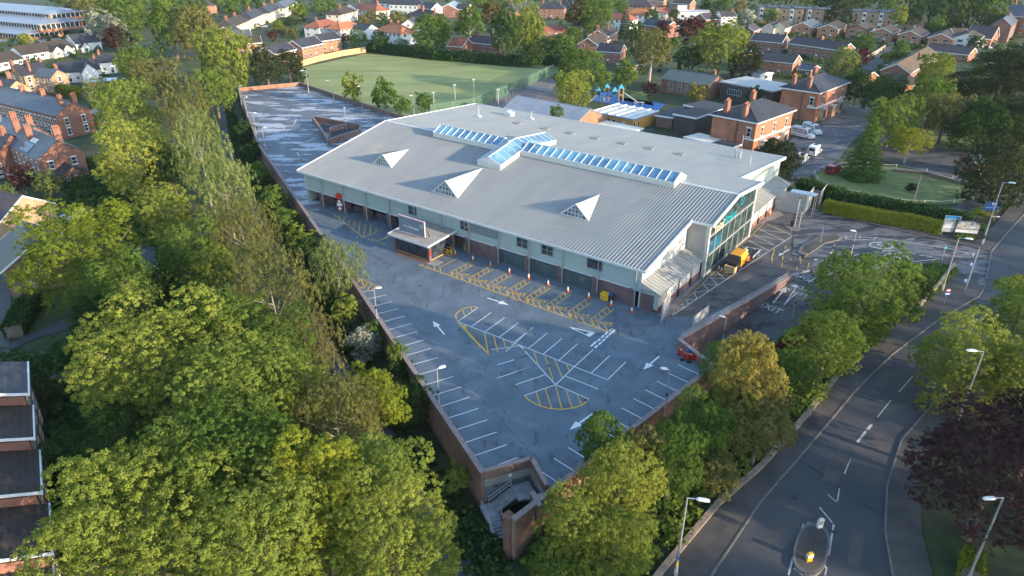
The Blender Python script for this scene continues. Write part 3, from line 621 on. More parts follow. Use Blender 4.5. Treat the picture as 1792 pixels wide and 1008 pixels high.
# main road centre paint
mw = MB()
def cA(x, y): return at(1342 + x * k1, 500 + y * k1)
def cB(x, y): return at(1342 + x * k1, 755 + y * k1)
for a, b, wd in [((1015, 635), (920, 742), 0.1), ((862, 803), (770, 918), 0.12), ((730, 970), (700, 1005), 0.3)]: gline(mw, cA(*a), cA(*b), wd, 0.06, True)
for a, b, wd in [((690, 0), (630, 78), 0.25), ((580, 135), (540, 190), 0.1), ((600, 145), (540, 298), 0.12), ((525, 228), (550, 245), 0.2), ((420, 440), (485, 495), 0.1), ((505, 400), (490, 490), 0.12), ((365, 530), (455, 638), 0.14), ((465, 650), (430, 865), 0.16), ((255, 650), (212, 780), 0.16), ((180, 885), (150, 1005), 0.18), ((385, 920), (415, 955), 0.2), ((415, 955), (405, 1005), 0.12), ((185, 955), (250, 1005), 0.18), ((282, 635), (300, 655), 0.15)]: gline(mw, cB(*a), cB(*b), wd, 0.06, True)
struct('road_centre_markings', mw, M['worn_white'])
# old trench patches
tp = MB()
for a, b, wd in [((205, 180), (790, 590), 0.35), ((100, 290), (290, 375), 0.15), ((290, 375), (400, 300), 0.15)]: gline(tp, cB(*a), cB(*b), wd, 0.056, True)
gline(tp, c7(1520, 712), c7(1670, 740), 1.6, 0.062, True)
struct('trench_patches', tp, M['felt_dark'])
pp = MB()
for a, b, wd in [((1440, 840), (1475, 780), 2.6), ((1330, 960), (1375, 905), 1.6), ((1520, 690), (1555, 650), 1.8), ((1490, 990), (1500, 930), 1.3), ((1225, 960), (1275, 905), 1.1), ((1345, 800), (1395, 745), .9)]: gline(pp, at(*a), at(*b), wd, .06 if wd > 1.2 else .165, True)
struct('patched_tarmac', pp, mat('patched_tarmac', (0.07, 0.066, 0.066), (0.1, 0.094, 0.09), scale=.6, rough=.8))
mh = MB()
for px, py in [(1390, 870), (1535, 735), (1460, 930), (1455, 395), (1560, 452)]:
    p = at(px, py); mh.prism([(p.x + .38 * math.cos(k * .785), p.y + .38 * math.sin(k * .785)) for k in range(8)], p.z + .02, p.z + .095 if px > 1450 and py < 460 else p.z + .066)
struct('manhole_covers', mh, M['felt_dark'])
sm = MB()                                              # sealed joints, drains and tyre-worn strips on the deck
for a, b in [((1300, 868), (1690, 835)), ((1320, 868), (1440, 755))]: gline(sm, c2a(*a), c2a(*b), .1, .005)
for a, b in [(P(640, 470), P(1120, 690)), (P(560, 380), P(935, 800)), (P(700, 600), P(880, 545)), (P(760, 760), P(1060, 655)), (P(1000, 770), P(1180, 640))]: gline(sm, a, b, .05, .004)
for px, py in [(914, 800), (820, 600), (1120, 648), (735, 500), (960, 640), (1025, 700), (668, 452)]: p = P(px, py); sm.prism([(p.x - .25, p.y - .2), (p.x + .25, p.y - .2), (p.x + .25, p.y + .2), (p.x - .25, p.y + .2)], .001, .009)
rpch = MB()
for a, b, wd in [(P(700, 500), P(735, 530), 1.4), (P(1010, 610), P(1060, 640), 1.8), (P(880, 650), P(905, 690), 1.1), (P(1110, 700), P(1135, 690), 1.6), (P(985, 815), P(1010, 800), 1.2), (P(620, 430), P(680, 462), 1.0)]: gline(rpch, a, b, wd, .003)
struct('deck_repairs', rpch, mat('deck_repair', (.085, .11, .13), (.13, .16, .185), scale=.8))
struct('deck_joints_and_drains', sm, mat('deck_joint', (.045, .055, .065), (.08, .095, .11), scale=1.5))
# ------------------------------------------------------------------ the leisure centre
RZB = math.atan2(BW.y, BW.x)
lc = thing('leisure_centre', 'large leisure centre with ribbed grey metal roof, blue rooflight and pale green walls', 'leisure centre', (BO.x, BO.y, 0), RZB)
EAV, SLP, RB = 6.2, 0.2, 23.8                     # eave height, front slope, ridge line
def zf(b): return EAV + SLP * (b + 1)
ZR = zf(RB)
def zr_(b): return ZR - 0.1 * (b - RB)
def ztop(b): return zf(b) if b <= RB else zr_(b)
# roof sheets with standing ribs (real profile)
def ribbed(a_list_fn, name, b0f, b1f, zfun, skew=0.0, pitch=0.54, hgt=0.085, x0=-77.2, x1=1.3, sk0_=0.0):
    mb = MB(); vs = []; fs = []
    n = int(round((x1 - x0) / pitch)); prof = [(0.0, 0), (0.36, 0), (0.44, 1), (0.60, 1)]
    rows = []
    for i in range(n):
        for (t, u) in prof:
            rows.append((x0 + (i + t / 0.68) * pitch, u * hgt))
    for (a, dz) in rows:
        b0, b1 = b0f(a), b1f(a)
        sk0 = skew * max(0, (-3 - a) / 74) * sk0_; sk1 = skew * max(0, (-3 - a) / 74)
        vs.append((a + sk0, b0, zfun(b0) + dz)); vs.append((a + sk1, b1, zfun(b1) + dz))
    for i in range(len(rows) - 1):
        k = 2 * i; fs.append((k, k + 2, k + 3, k + 1))
    mb.add(vs, fs); return mb
front = ribbed(None, 'x', lambda a: -0.6, lambda a: 13.9, zf, x1=-2.0)
f2 = ribbed(None, 'x', lambda a: 13.9, lambda a: RB, zf); front.add(f2.v, f2.f)
ro = front.build('front_roof', M['roof'], lc)
rear = ribbed(None, 'x', lambda a: RB, lambda a: 35.4, zr_, skew=-6.0 * (35.4 - RB) / (61.5 - RB), hgt=0.05)
f2 = ribbed(None, 'x', lambda a: 35.4, lambda a: 61.5, zr_, skew=-6.0, hgt=0.05, x1=-2.5, sk0_=(35.4 - RB) / (61.5 - RB)); rear.add(f2.v, f2.f)
ro2 = rear.build('rear_roof', M['roof'], lc)
# underside / edge trims and ridge cap
t = MB()
def edge(p, q, wd=0.25, hh=0.35, up=0.08):
    p, q = Vector(p), Vector(q); d = (q - p).normalized(); n = Vector((-d.y, d.x, 0)).normalized() * wd / 2
    t.add([p - n + Vector((0, 0, -hh)), p + n + Vector((0, 0, -hh)), q + n + Vector((0, 0, -hh)), q - n + Vector((0, 0, -hh)), p - n + Vector((0, 0, up)), p + n + Vector((0, 0, up)), q + n + Vector((0, 0, up)), q - n + Vector((0, 0, up))],
          [(3, 2, 1, 0), (4, 5, 6, 7), (0, 1, 5, 4), (1, 2, 6, 5), (2, 3, 7, 6), (3, 0, 4, 7)])
def rp(a, b): return (a, b, ztop(b))
edge(rp(-77.2, -0.62), rp(-2.0, -0.62), 0.22, 0.3, 0.04); edge(rp(-2.0, -0.5), rp(-2.0, 13.8), 0.2, 0.35, 0.2); edge(rp(-1.9, 13.85), rp(1.3, 13.85), 0.2, 0.3, 0.04)
edge(rp(1.33, 13.85), rp(1.33, RB), 0.2, 0.4, 0.2); edge(rp(1.33, RB), rp(1.33, 35.4), 0.2, 0.4, 0.16); edge(rp(-2.6, 35.45), rp(1.33, 35.45), 0.2, 0.3, 0.06); edge(rp(-2.58, 35.5), rp(-2.58, 61.5), 0.2, 0.4, 0.16)
edge(rp(-77.3, -0.6), rp(-77.3, RB), 0.2, 0.35, 0.18); edge(rp(-77.3, RB), (-83.2, 61.5, zr_(61.5)), 0.2, 0.35, 0.14); edge((-83.2, 61.55, zr_(61.5)), (-2.6, 61.55, zr_(61.5)), 0.2, 0.35, 0.1)
t.build('roof_edging', M['trim'], lc)
t = MB(); t.extr([(RB - 0.35, ZR - 0.0), (RB, ZR + 0.17), (RB + 0.35, ZR + 0.06), (RB, ZR - 0.12)], -77.2, 1.3); t.build('ridge_cap', M['trim'], lc)
# body walls under the roof
t = MB()
WF = 0.25                                             # face of the upper front wall
t.prism([(-76, WF), (-3.2, WF), (-3.2, 60.5), (-76, 60.5)], 2.75, [zf(WF) - 0.35, zf(WF) - 0.35, zr_(60.5) - 0.4, zr_(60.5) - 0.4])
up = t.build('front_wall', M['clad'], lc)
# right gable wall, follows the roof line
def gable_wall(a0, a1, bs, z0, dz=0.36):
    t = MB(); prof = [(bs[0], z0)] + [(b, ztop(b) - dz) for b in bs] + [(bs[-1], z0)]
    return t.extr(prof, a0, a1)
gable_wall(-3.19, -2.9, [WF - 0.05, 7, 14.9], 0.0).build('side_wall', M['clad_cream'], lc)
gable_wall(-4.2, -3.9, [35.2, 47, 60.4], 0.0).build('side_wall', M['clad_cream'], lc)
t = MB(); t.extr([(60.4, 0.0), (60.4, zr_(60.4) - 0.36), (60.7, zr_(60.4) - 0.36), (60.7, 0.0)], -76, -3.9); t.build('rear_wall', M['clad'], lc)
t = MB(); t.bb(-76.2, -75.95, WF, 60.4, 0, 6.2); t.build('side_wall', M['clad'], lc)
# bay return and pillars
t = MB(); t.bb(-3.05, 0.05, 14.9, 15.15, 3.2, zf(14.9) - 0.36); t.build('bay_return_wall', M['clad_grey'], lc)
t = MB(); t.bb(0.1, 0.62, 14.75, 15.25, 0, zf(14.9) - 0.34); t.build('bay_pillar', M['clad_cream'], lc)
t = MB(); t.bb(0.1, 0.62, 34.5, 35.1, 0, zr_(34.8) - 0.34); t.build('bay_pillar', M['clad_cream'], lc)
gl = gable_wall(0.25, 0.4, [15.25, RB, 34.5], 0.25).build('glazed_gable', M['glass_teal'], lc)
t = MB()
for z in (3.4, 6.6): t.bb(0.4, 0.56, 15.25, 34.5, z - 0.1, z + 0.1)
t.bb(0.4, 0.56, 15.25, 34.5, 0.0, 0.3)
for i, b in enumerate(np.arange(15.3, 34.6, 2.74)):
    t.bb(0.4, 0.5, b - 0.07, b + 0.07, 0.3, 6.6 if i % 2 else 6.6)
fr = t.build('glazing_bars', M['clad_grey'], gl)
for txt, b, z, s, mt in [('total', 19.0, 7.25, 2.0, M['cream_letters']), ('fitness', 23.6, 7.35, 2.0, M['teal'])]:
    me = text_mesh(txt, s, mt, 0.05); o = bpy.data.objects.new('sign_letters', me); COL.objects.link(o); o.parent = gl
    o.matrix_local = Matrix.Translation((0.5, b, z)) @ Matrix(((0, 0, 1, 0), (1, 0, 0, 0), (0, 1, 0, 0), (0, 0, 0, 1)))
t = MB()
for k in range(10):
    u, v = R(36 * k), R(36 * k + 22); t.tube((0.5, 28.2 + 0.7 * math.cos(u), 8.7 + 0.7 * math.sin(u)), (0.5, 28.2 + 0.7 * math.cos(v), 8.7 + 0.7 * math.sin(v)), 0.1, n=5)
t.build('sign_ring', M['teal'], gl)
# reception inside the glass: blue floor and a counter are seen dimly, built as the blue lower panel
t = MB(); t.bb(0.41, 0.44, 15.6, 21.0, 3.6, 5.6); t.build('blue_interior_panel', mat('blue_interior_panel', (0.015, 0.09, 0.16), (0.02, 0.16, 0.26), scale=0.7, rough=0.1), gl)
# lean-to wings
def wing(b0, b1, a_in, a_out, zi, zo, name):
    t = MB()
    t.prism([(a_in, b0), (a_out - 0.35, b0), (a_out - 0.35, b1), (a_in, b1)], 0.9, [zi - 0.3, zo - 0.16, zo - 0.16, zi - 0.3]); w_ = t.build('wing_wall', M['clad_cream'], lc)
    t = MB(); t.bb(a_in, a_out - 0.31, b0 - 0.03, b1 + 0.03, 0, 0.9); t.build('wing_plinth', M['brick'], lc)
    t = MB(); n = int((b1 - b0 + 0.8) / 0.75)
    for i in range(n):
        b = b0 - 0.4 + i * 0.75
        t.add([(a_in, b, zi), (a_out, b, zo), (a_out, b + .66, zo), (a_in, b + .66, zi)], [(0, 1, 2, 3)])
        t.add([(a_in, b + .66, zi), (a_out, b + .66, zo), (a_out, b + .66, zo + .07), (a_in, b + .66, zi + .07), (a_in, b + .75, zi), (a_out, b + .75, zo), (a_out, b + .75, zo + .07), (a_in, b + .75, zi + .07)], [(0, 1, 2, 3), (3, 2, 6, 7), (5, 4, 7, 6)])
    t.bb(a_out - 0.06, a_out + 0.08, b0 - 0.4, b1 + 0.4, zo - 0.24, zo + 0.04); t.bb(a_in, a_out, b0 - 0.45, b0 - 0.3, zo - 0.24, zo + 0.02)
    t.build('wing_roof', M['felt_light'] if False else mat('weathered_wing_roof_' + name, (0.26, 0.265, 0.245), (0.40, 0.40, 0.37), scale=0.8, rough=0.6, stretch=(0.3, 2, 1)), lc)
    for b in np.arange(b0 + 2.2, b1, 4.3):
        t = MB(); t.tube((a_out - 0.22, b, 0), (a_out - 0.22, b, zo - 0.2), 0.07, n=6); t.bb(a_out - 0.3, a_out - 0.05, b - 0.18, b + 0.18, 0, 1.1); t.build('downpipe', M['dark_trim'], lc)
wing(0.3, 14.8, -2.9, 0.2, 4.2, 3.1, 'front'); wing(35.3, 58.5, -3.9, -0.1, 4.3, 3.2, 'rear')
# front wing end: brick with a pale corner post
t = MB(); t.bb(-2.9, -0.75, 0.12, 0.27, 0, 2.6); t.build('wing_end_wall', M['brick_plum'], lc)
t = MB(); t.bb(-0.75, -0.1, 0.1, 0.27, 0.5, 2.9); t.bb(-3.3, -0.1, 0.05, 0.27, 2.6, 3.0); t.build('wing_corner_panel', M['clad'], lc)
# ground floor: brick piers on the grid, dark glazing set back
cols = [-3.7 - 6.13 * k for k in range(12)]
for a in cols:
    t = MB(); t.bb(a - 1.0, a - 0.15, 0.1, 0.9, 0, 2.75); t.build('brick_pier', M['brick_plum'], lc)
    t = MB(); t.tube((a, 0.02, 0), (a, 0.02, 6.1), 0.09, n=6); t.bb(a - 0.09, a + 0.09, -0.55, 0.1, 5.95, 6.1); t.bb(a - 0.35, a + 0.3, 0.0, 0.16, 2.55, 2.75); t.build('downpipe', M['galv'], lc)
t = MB(); t.bb(-77.0, -3.2, 0.12, 0.2, 2.6, 2.85); t.bb(-76.2, -75.9, 0.1, 0.4, 2.6, 6.1); t.build('wall_trim', M['trim'], lc)
for k in range(11):
    a1, a0 = cols[k] - 1.0, cols[k + 1] - 0.15
    t = MB()
    if k in (0, 4):
        t.bb(a0, a1, 0.3, 0.6, 0, 2.75); t.build('brick_panel', M['brick_plum'], lc)
    elif k in (1, 2, 3):
        t.bb(a0, a1, 0.35, 0.5, 0, 2.75); gp = t.build('shopfront_glazing', mat('teal_shopfront', (0.055, 0.085, 0.095), (0.09, 0.13, 0.14), scale=0.6, rough=0.15), lc)
        t = MB()
        for x in np.arange(a0 + 0.05, a1 + 0.1, (a1 - a0 - 0.1) / 4): t.bb(x - 0.04, x + 0.04, 0.28, 0.35, 0, 2.75)
        t.bb(a0, a1, 0.28, 0.35, 2.0, 2.08); t.bb(a0, a1, 0.28, 0.35, 0.0, 0.12); t.build('glazing_bars', mat('grey_teal_frame', (0.09, 0.13, 0.14), (0.12, 0.16, 0.17), scale=1, rough=0.4) if k == 1 else bpy.data.materials['grey_teal_frame'], gp)
    elif k == 5:
        t.bb(a0, a1, 1.9, 2.2, 0, 2.75); t.build('brick_panel', M['brick_plum'], lc)
    else:
        t.bb(a0, a1, 2.4, 2.6, 0.9, 2.75); t.build('shopfront_glazing', M['glass'], lc)
        t = MB(); t.bb(a0, a1, 2.35, 2.65, 0, 0.9); t.build('brick_panel', M['brick_plum'], lc)
t = MB(); t.bb(-76, -70.5, 2.3, 2.6, 0, 2.75); t.build('brick_panel', M['brick_plum'], lc)
t = MB(); t.bb(-76, -3.2, 0.3, 2.6, 2.7, 2.745); t.build('soffit', M['clad_grey'], lc)
# upper windows
def lwin(a0, a1, z0, z1, nx_=2, nz_=2, name='window', gm=None):
    t = MB(); t.bb(a0, a1, WF - 0.03, WF + 0.05, z0, z1); o = t.build(name, gm or M['glass'], lc)
    t = MB()
    for i in range(nx_ + 1):
        x = a0 + (a1 - a0) * i / nx_; t.bb(x - 0.06, x + 0.06, WF - 0.1, WF - 0.02, z0 - 0.06, z1 + 0.06)
    for i in range(nz_ + 1):
        z = z0 + (z1 - z0) * i / nz_; t.bb(a0, a1, WF - 0.09, WF - 0.025, z - 0.05, z + 0.05)
    t.build('frame', mat('grey_window_frame', (0.2, 0.24, 0.25), (0.27, 0.31, 0.32), scale=1, rough=0.4) if 'grey_window_frame' not in bpy.data.materials else bpy.data.materials['grey_window_frame'], o)
for px0, px1, nx_, nz_ in [(1023, 1048, 1, 1), (941, 962, 2, 2), (897, 917, 2, 2), (796, 813, 2, 2), (703, 721, 2, 2)]:
    m_ = (px0 + px1) / 2; py = 297 + (m_ - 521) * (474 - 297) / (1128 - 521) + 16
    a = L(m_, py + 6, 4.4)[0]; wd = (px1 - px0) / 9.2 / 0.95 / 1.15
    lwin(a - wd / 2, a + wd / 2, 3.9, 5.45, nx_, nz_)
a0, a1 = cols[5] + 0.25, cols[4] - 0.3
t = MB()
for i in range(14): t.box((a0 + a1) / 2, WF - 0.06, 4.0 + i * 0.125, a1 - a0, 0.1, 0.1)
t.bb(a0, a1, WF - 0.04, WF + 0.04, 3.9, 5.75); t.build('louvre_panel', mat('louvre_grey', (0.2, 0.25, 0.28), (0.26, 0.31, 0.34), scale=0.5, rough=0.5), lc)
# small roof vents let into the rear slope, flues
for i, (px, py) in enumerate([(906, 213), (955, 223), (998, 231), (1042, 240), (1090, 249), (1137, 258), (1190, 268)]):
    a, b = L(px, py, 9.3); t = MB(); t.bb(a - 0.8, a + 0.8, b - 0.8, b + 0.8, zr_(b) - 0.1, zr_(b) + 0.22); t.build('roof_vent', mat('vent_grey', (0.2, 0.2, 0.19), (0.27, 0.27, 0.26), scale=2, rough=0.6) if i == 0 else bpy.data.materials['vent_grey'], ro2)
for px, py, h, r in [(1286, 275, 1.5, 0.16), (1294, 277, 1.2, 0.24), (1311, 291, 1.3, 0.16), (1297, 265, 3.6, 0.06)]:
    a, b = L(px, py, 8.4); t = MB(); t.tube((a, b, zr_(b) - 0.1), (a, b, zr_(b) + h), r, n=8); t.tube((a, b, zr_(b) + h), (a, b, zr_(b) + h + 0.15), r * 1.6, n=8); t.build('flue', M['galv'], ro2)
for px, py, h in [(838, 207, 2.4), (930, 205, 1.9)]:
    a, b = L(px, py, 8.6); t = MB(); t.tube((a, b, zr_(b) - 0.1), (a, b, zr_(b) + h), 0.06, n=6); t.bb(a - 0.5, a + 0.5, b - 0.4, b + 0.4, zr_(b) - 0.1, zr_(b) + 0.3)
    for d in (-.5, .5): t.tube((a, b, zr_(b) + h * .8), (a + d, b, zr_(b) + h * .95), 0.04, n=5)
    t.build('roof_antenna', M['lamp_head'], ro2)
a, b = L(891, 199, 8.6); t = MB(); t.bb(a - 1.0, a + 1.0, b - 0.8, b + 0.8, zr_(b) - 0.1, zr_(b) + 0.9); t.tube((a, b, zr_(b) + 0.9), (a, b, zr_(b) + 1.2), 0.6, 0.5, n=10); t.build('roof_plant_unit', M['lamp_head'], ro2)
# ridge rooflight with a cross arm
def rooflight(name, a0, a1, b0, b1, along_a, zb_fn, zc, zrdg):
    t = MB()
    if along_a:
        bm = (b0 + b1) / 2
        t.bb(a0, a1, b0, b1, zc - 1.9, zc)
        o = t.build(name, M['clad_cream'], lc)
        g_ = MB(); g_.extr([(b0 + 0.05, zc + 0.004), (bm, zrdg), (b1 - 0.05, zc + 0.004)], a0 + 0.15, a1 - 0.15); gg = g_.build('glazing', M['glass_blue'], o)
        f_ = MB(); n = int((a1 - a0) / 1.55)
        for i in range(n + 1):
            x = a0 + 0.1 + (a1 - a0 - 0.2) * i / n
            for (p, q) in (((x, b0, zc + .05), (x, bm, zrdg + .06)), ((x, b1, zc + .05), (x, bm, zrdg + .06))): f_.tube(p, q, 0.085, n=4)
        f_.tube((a0, bm, zrdg + .05), (a1, bm, zrdg + .05), 0.1, n=6)
        for x in (a0, a1): f_.add([(x, b0, zc), (x, b1, zc), (x, bm, zrdg + .04), (x + (.16 if x == a0 else -.16), b0, zc), (x + (.16 if x == a0 else -.16), b1, zc), (x + (.16 if x == a0 else -.16), bm, zrdg + .04)], [(0, 1, 2), (5, 4, 3), (0, 2, 5, 3), (1, 4, 5, 2)])
        f_.bb(a0 - .05, a1 + .05, b0 - .07, b0 + .04, zc - .12, zc + .06); f_.bb(a0 - .05, a1 + .05, b1 - .04, b1 + .07, zc - .12, zc + .06)
        f_.build('glazing_bars', M['trim'], o)
    else:
        am = (a0 + a1) / 2; zc0, zc1 = ztop(b0) + zc, ztop(b1) + zc; za = lambda y: lerp(zc0, zc1, (y - b0) / (b1 - b0))
        t.prism([(a0, b0), (a1, b0), (a1, b1), (a0, b1)], [zc0 - 1.2, zc0 - 1.2, zc1 - 1.2, zc1 - 1.2], [zc0, zc0, zc1, zc1])
        o = t.build(name, M['clad_cream'], lc)
        g_ = MB(); g_.add([(a0 + .05, b0 + .15, zc0 + .004), (am, b0 + .15, zc0 + zrdg), (a1 - .05, b0 + .15, zc0 + .004), (a0 + .05, b1 - .15, zc1 + .004), (am, b1 - .15, zc1 + zrdg), (a1 - .05, b1 - .15, zc1 + .004)], [(0, 2, 1), (3, 4, 5), (0, 1, 4, 3), (1, 2, 5, 4)]); g_.build('glazing', M['glass_blue'], o)
        f_ = MB(); n = int((b1 - b0) / 1.55)
        for i in range(n + 1):
            y = b0 + 0.1 + (b1 - b0 - 0.2) * i / n
            for x in (a0, a1): f_.tube((x, y, za(y) + .05), (am, y, za(y) + zrdg + .06), 0.085, n=4)
        f_.tube((am, b0, zc0 + zrdg + .05), (am, b1, zc1 + zrdg + .05), 0.1, n=6)
        for y, z, s in ((b0, zc0, .16), (b1, zc1, -.16)): f_.add([(a0, y, z), (a1, y, z), (am, y, z + zrdg + .04), (a0, y + s, z), (a1, y + s, z), (am, y + s, z + zrdg + .04)], [(0, 1, 2), (5, 4, 3), (0, 2, 5, 3), (1, 4, 5, 2)])
        for x in (a0, a1): f_.tube((x, b0, zc0), (x, b1, zc1), .09, n=4)
        f_.build('glazing_bars', M['trim'], o)
rooflight('ridge_rooflight', -61.3, -44.7, RB - 2.3, RB + 2.3, True, None, ZR + 0.5, ZR + 1.55)
rooflight('ridge_rooflight', -39.4, -8.7, RB - 2.3, RB + 2.3, True, None, ZR + 0.5, ZR + 1.55)
rooflight('cross_rooflight', -44.7, -39.4, 15.2, RB, False, None, 0.95, 1.05)
rooflight('cross_rooflight', -44.7, -39.4, RB, 33.4, False, None, 0.85, 1.05)
# three pyramid dormers on the front slope
for am, b0, hw, pk, br in [(-18.6, 7.2, 2.65, 10.0, 14.9), (-43.0, 4.1, 3.0, 9.7, 14.7), (-62.1, 7.8, 2.55, 10.05, 15.2)]:
    zb, zt = zf(b0), zf(br)
    t = MB(); A, B_, Pk, Rr = (am - hw, b0, zb + .06), (am + hw, b0, zb + .06), (am, b0 + 0.35, pk), (am, br, zt + .1)
    t.slab([B_, Rr, Pk], 0.12); t.slab([A, Pk, Rr], 0.12)
    d_ = t.build('pyramid_dormer', M['clad_cream'], lc)
    t = MB(); t.add([(am - hw * .93, b0 + .14, zb + .02), (am + hw * .93, b0 + .14, zb + .02), (am, b0 + .42, pk - .2)], [(0, 1, 2)]); t.build('window', M['pale_glass'], d_)
    t = MB(); t.tube(A, B_, 0.12, n=4); t.tube(A, Pk, 0.13, n=4); t.tube(B_, Pk, 0.13, n=4)
    for k in range(-3, 4):
        x = am + k * hw / 4; hh = (pk - zb) * (1 - abs(k) / 4); t.tube((x, b0 + .1, zb), (x, b0 + .1 + .3 * (hh / (pk - zb)), zb + hh * .95), 0.045, n=4)
    for k in (0.3, 0.6): t.tube((am - hw * (1 - k), b0 + .1 + .3 * k, zb + (pk - zb) * k), (am + hw * (1 - k), b0 + .1 + .3 * k, zb + (pk - zb) * k), 0.045, n=4)
    t.build('glazing_bars', M['trim'], d_)
# entrance canopy with its sign board
fl, fr_, bl, br_ = L(680, 408, 3.0), L(748, 432, 3.0), (0, 0), (0, 0)
ca0, ca1, cb0 = fl[0], fr_[0], (fl[1] + fr_[1]) / 2
print('canopy', ca0, ca1, cb0)
t = MB(); n = int((ca1 - ca0) / 0.5)
t.slab([(ca0, cb0, 3.0), (ca1, cb0, 3.0), (ca1, 0.1, 3.45), (ca0, 0.1, 3.45)], 0.14)
for i in range(n + 1):
    x = ca0 + (ca1 - ca0) * i / n; t.tube((x, cb0, 3.02), (x, 0.1, 3.47), 0.05, n=4)
cr = t.build('canopy_roof', mat('weathered_canopy_roof', (0.26, 0.25, 0.23), (0.36, 0.345, 0.32), scale=0.6, rough=0.6), lc)
t = MB(); t.bb(ca0 - .05, ca1 + .05, cb0 - .12, cb0 + .03, 2.72, 3.05)
for x in (ca0, ca1): t.add([(x - .08, cb0, 2.74), (x + .08, cb0, 2.74), (x + .08, .1, 3.18), (x - .08, .1, 3.18), (x - .08, cb0, 3.08), (x + .08, cb0, 3.08), (x + .08, .1, 3.52), (x - .08, .1, 3.52)], [(3, 2, 1, 0), (4, 5, 6, 7), (0, 1, 5, 4), (1, 2, 6, 5), (2, 3, 7, 6), (3, 0, 4, 7)])
t.build('fascia', M['trim'], cr)
for x in (ca0 + 0.9, ca1 - 0.5):
    for y in (cb0 + 0.7, -0.4):
        t = MB(); t.bb(x - .22, x + .22, y - .22, y + .22, 0, 2.9); t.build('canopy_column', M['brick_plum'], lc)
t = MB(); t.bb(ca0 + 1.1, ca1 - 0.7, cb0 + .75, cb0 + .85, 0.05, 2.75); t.bb(ca1 - .6, ca1 - .5, cb0 + .8, -.4, .05, 2.75); lob = t.build('entrance_glazing', M['glass'], lc)
t = MB(); t.bb(ca0 + 1.1, ca1 - .7, cb0 + .66, cb0 + .75, 0, .16); t.bb(ca1 - .5, ca1 - .42, cb0 + .8, -.4, 0, .16); t.build('yellow_threshold', M['worn_yellow'], lob)
t = MB(); t.bb(ca1 - .28, ca1 - .22, cb0 + .5, cb0 + .85, 1.0, 2.0); t.build('red_poster', M['red'], lob)
t = MB()
for x in np.linspace(ca0 + 1.1, ca1 - .7, 6): t.bb(x - .04, x + .04, cb0 + .7, cb0 + .76, .1, 2.75)
t.build('glazing_bars', M['dark_trim'], lob)
s0, s1 = L(699, 403, 3.3), L(744, 417, 3.3)
sy = (s0[1] + s1[1]) / 2; zb_ = 3.3
t = MB(); t.bb(s0[0], s1[0], sy - .08, sy + .08, zb_ + .15, zb_ + 2.75); sg = t.build('sign_board', M['sign_grey'], lc)
t = MB(); t.bb(s0[0] - .02, s1[0] + .1, sy - .12, sy + .1, zb_ + 2.75, zb_ + 2.9); t.bb(s1[0], s1[0] + .12, sy - .12, sy + .1, zb_ + .15, zb_ + 2.75); t.build('sign_edging', M['pink'], sg)
t = MB()
for x in (s0[0] + .1, s1[0] - .1): t.tube((x, sy + .25, zb_ - .2), (x, sy + .25, zb_ + 2.7), .09, n=6); t.tube((x, sy + 1.2, zb_ - .1), (x, sy + .2, zb_ + 2.0), .06, n=6)
t.build('sign_post', M['dark_trim'], sg)
for txt, fx, s, mt in [('total', -0.62, .78, M['trim']), ('fitness', 0.62, .78, M['upvc'])]:
    me = text_mesh(txt, s, mt, 0.03); o = bpy.data.objects.new('sign_letters', me); COL.objects.link(o); o.parent = sg
    o.matrix_local = Matrix.Translation(((s0[0] + s1[0]) / 2 + fx * 1.35 - .2, sy - .12, zb_ + 1.25)) @ Matrix(((1, 0, 0, 0), (0, 0, -1, 0), (0, 1, 0, 0), (0, 0, 0, 1)))
t = MB(); cx = s1[0] - .55
for k in range(10):
    u, v = R(36 * k), R(36 * k + 30); t.tube((cx + .3 * math.cos(u), sy - .1, zb_ + 1.95 + .3 * math.sin(u)), (cx + .3 * math.cos(v), sy - .1, zb_ + 1.95 + .3 * math.sin(v)), .05, n=5)
t.build('sign_ring', M['upvc'], sg)

# ------------------------------------------------------------------ deck parapets, stair, stairwells
def wall_run(pl, zb, zt, th=0.35, cop=True, name='parapet_wall', label='', cat='wall', m=None, cm=None, group=None):
    """wall along a world polyline; zb(x,y) ground at its foot"""
    pl = [Vector(p[:2]) for p in pl]; o = pl[0]
    root = thing(name, label, cat, (o.x, o.y, 0), 0, group)
    def offs(wd, i):
        a = pl[max(i - 1, 0)]; b = pl[min(i + 1, len(pl) - 1)]
        if i == 0: d = (pl[1] - pl[0]).normalized()
        elif i == len(pl) - 1: d = (pl[-1] - pl[-2]).normalized()
        else: d = ((pl[i] - a).normalized() + (b - pl[i]).normalized()).normalized()
        k = 1.0
        if 0 < i < len(pl) - 1:
            k = 1 / max(0.45, d.dot((b - pl[i]).normalized()))
        return Vector((-d.y, d.x)) * wd / 2 * k
    def ribbon(wd, z0f, z1f, mt, nm):
        mb = MB(); vs = []
        for i, p in enumerate(pl):
            n = offs(wd, i); q = p - o; z0, z1 = z0f(p), z1f(p)
            vs += [(q.x - n.x, q.y - n.y, z0), (q.x + n.x, q.y + n.y, z0), (q.x + n.x, q.y + n.y, z1), (q.x - n.x, q.y - n.y, z1)]
        fs = [(3, 2, 1, 0)]
        for i in range(len(pl) - 1):
            a = 4 * i; b = a + 4; fs += [(a + k, a + (k + 1) % 4, b + (k + 1) % 4, b + k) for k in range(4)]
        e = 4 * (len(pl) - 1); fs.append((e, e + 1, e + 2, e + 3))
        fs = [f[::-1] for f in fs]
        mb.add(vs, fs); return mb.build(nm, mt, root)
    ribbon(th, zb, (lambda p: zt(p) - (0.12 if cop else 0)), m or M['brick_brown'], 'wall')
    if cop: ribbon(th + 0.16, (lambda p: zt(p) - 0.118), zt, cm or M['coping'], 'coping')
    return root
hz = lambda p: H0(p.x, p.y) - 0.4
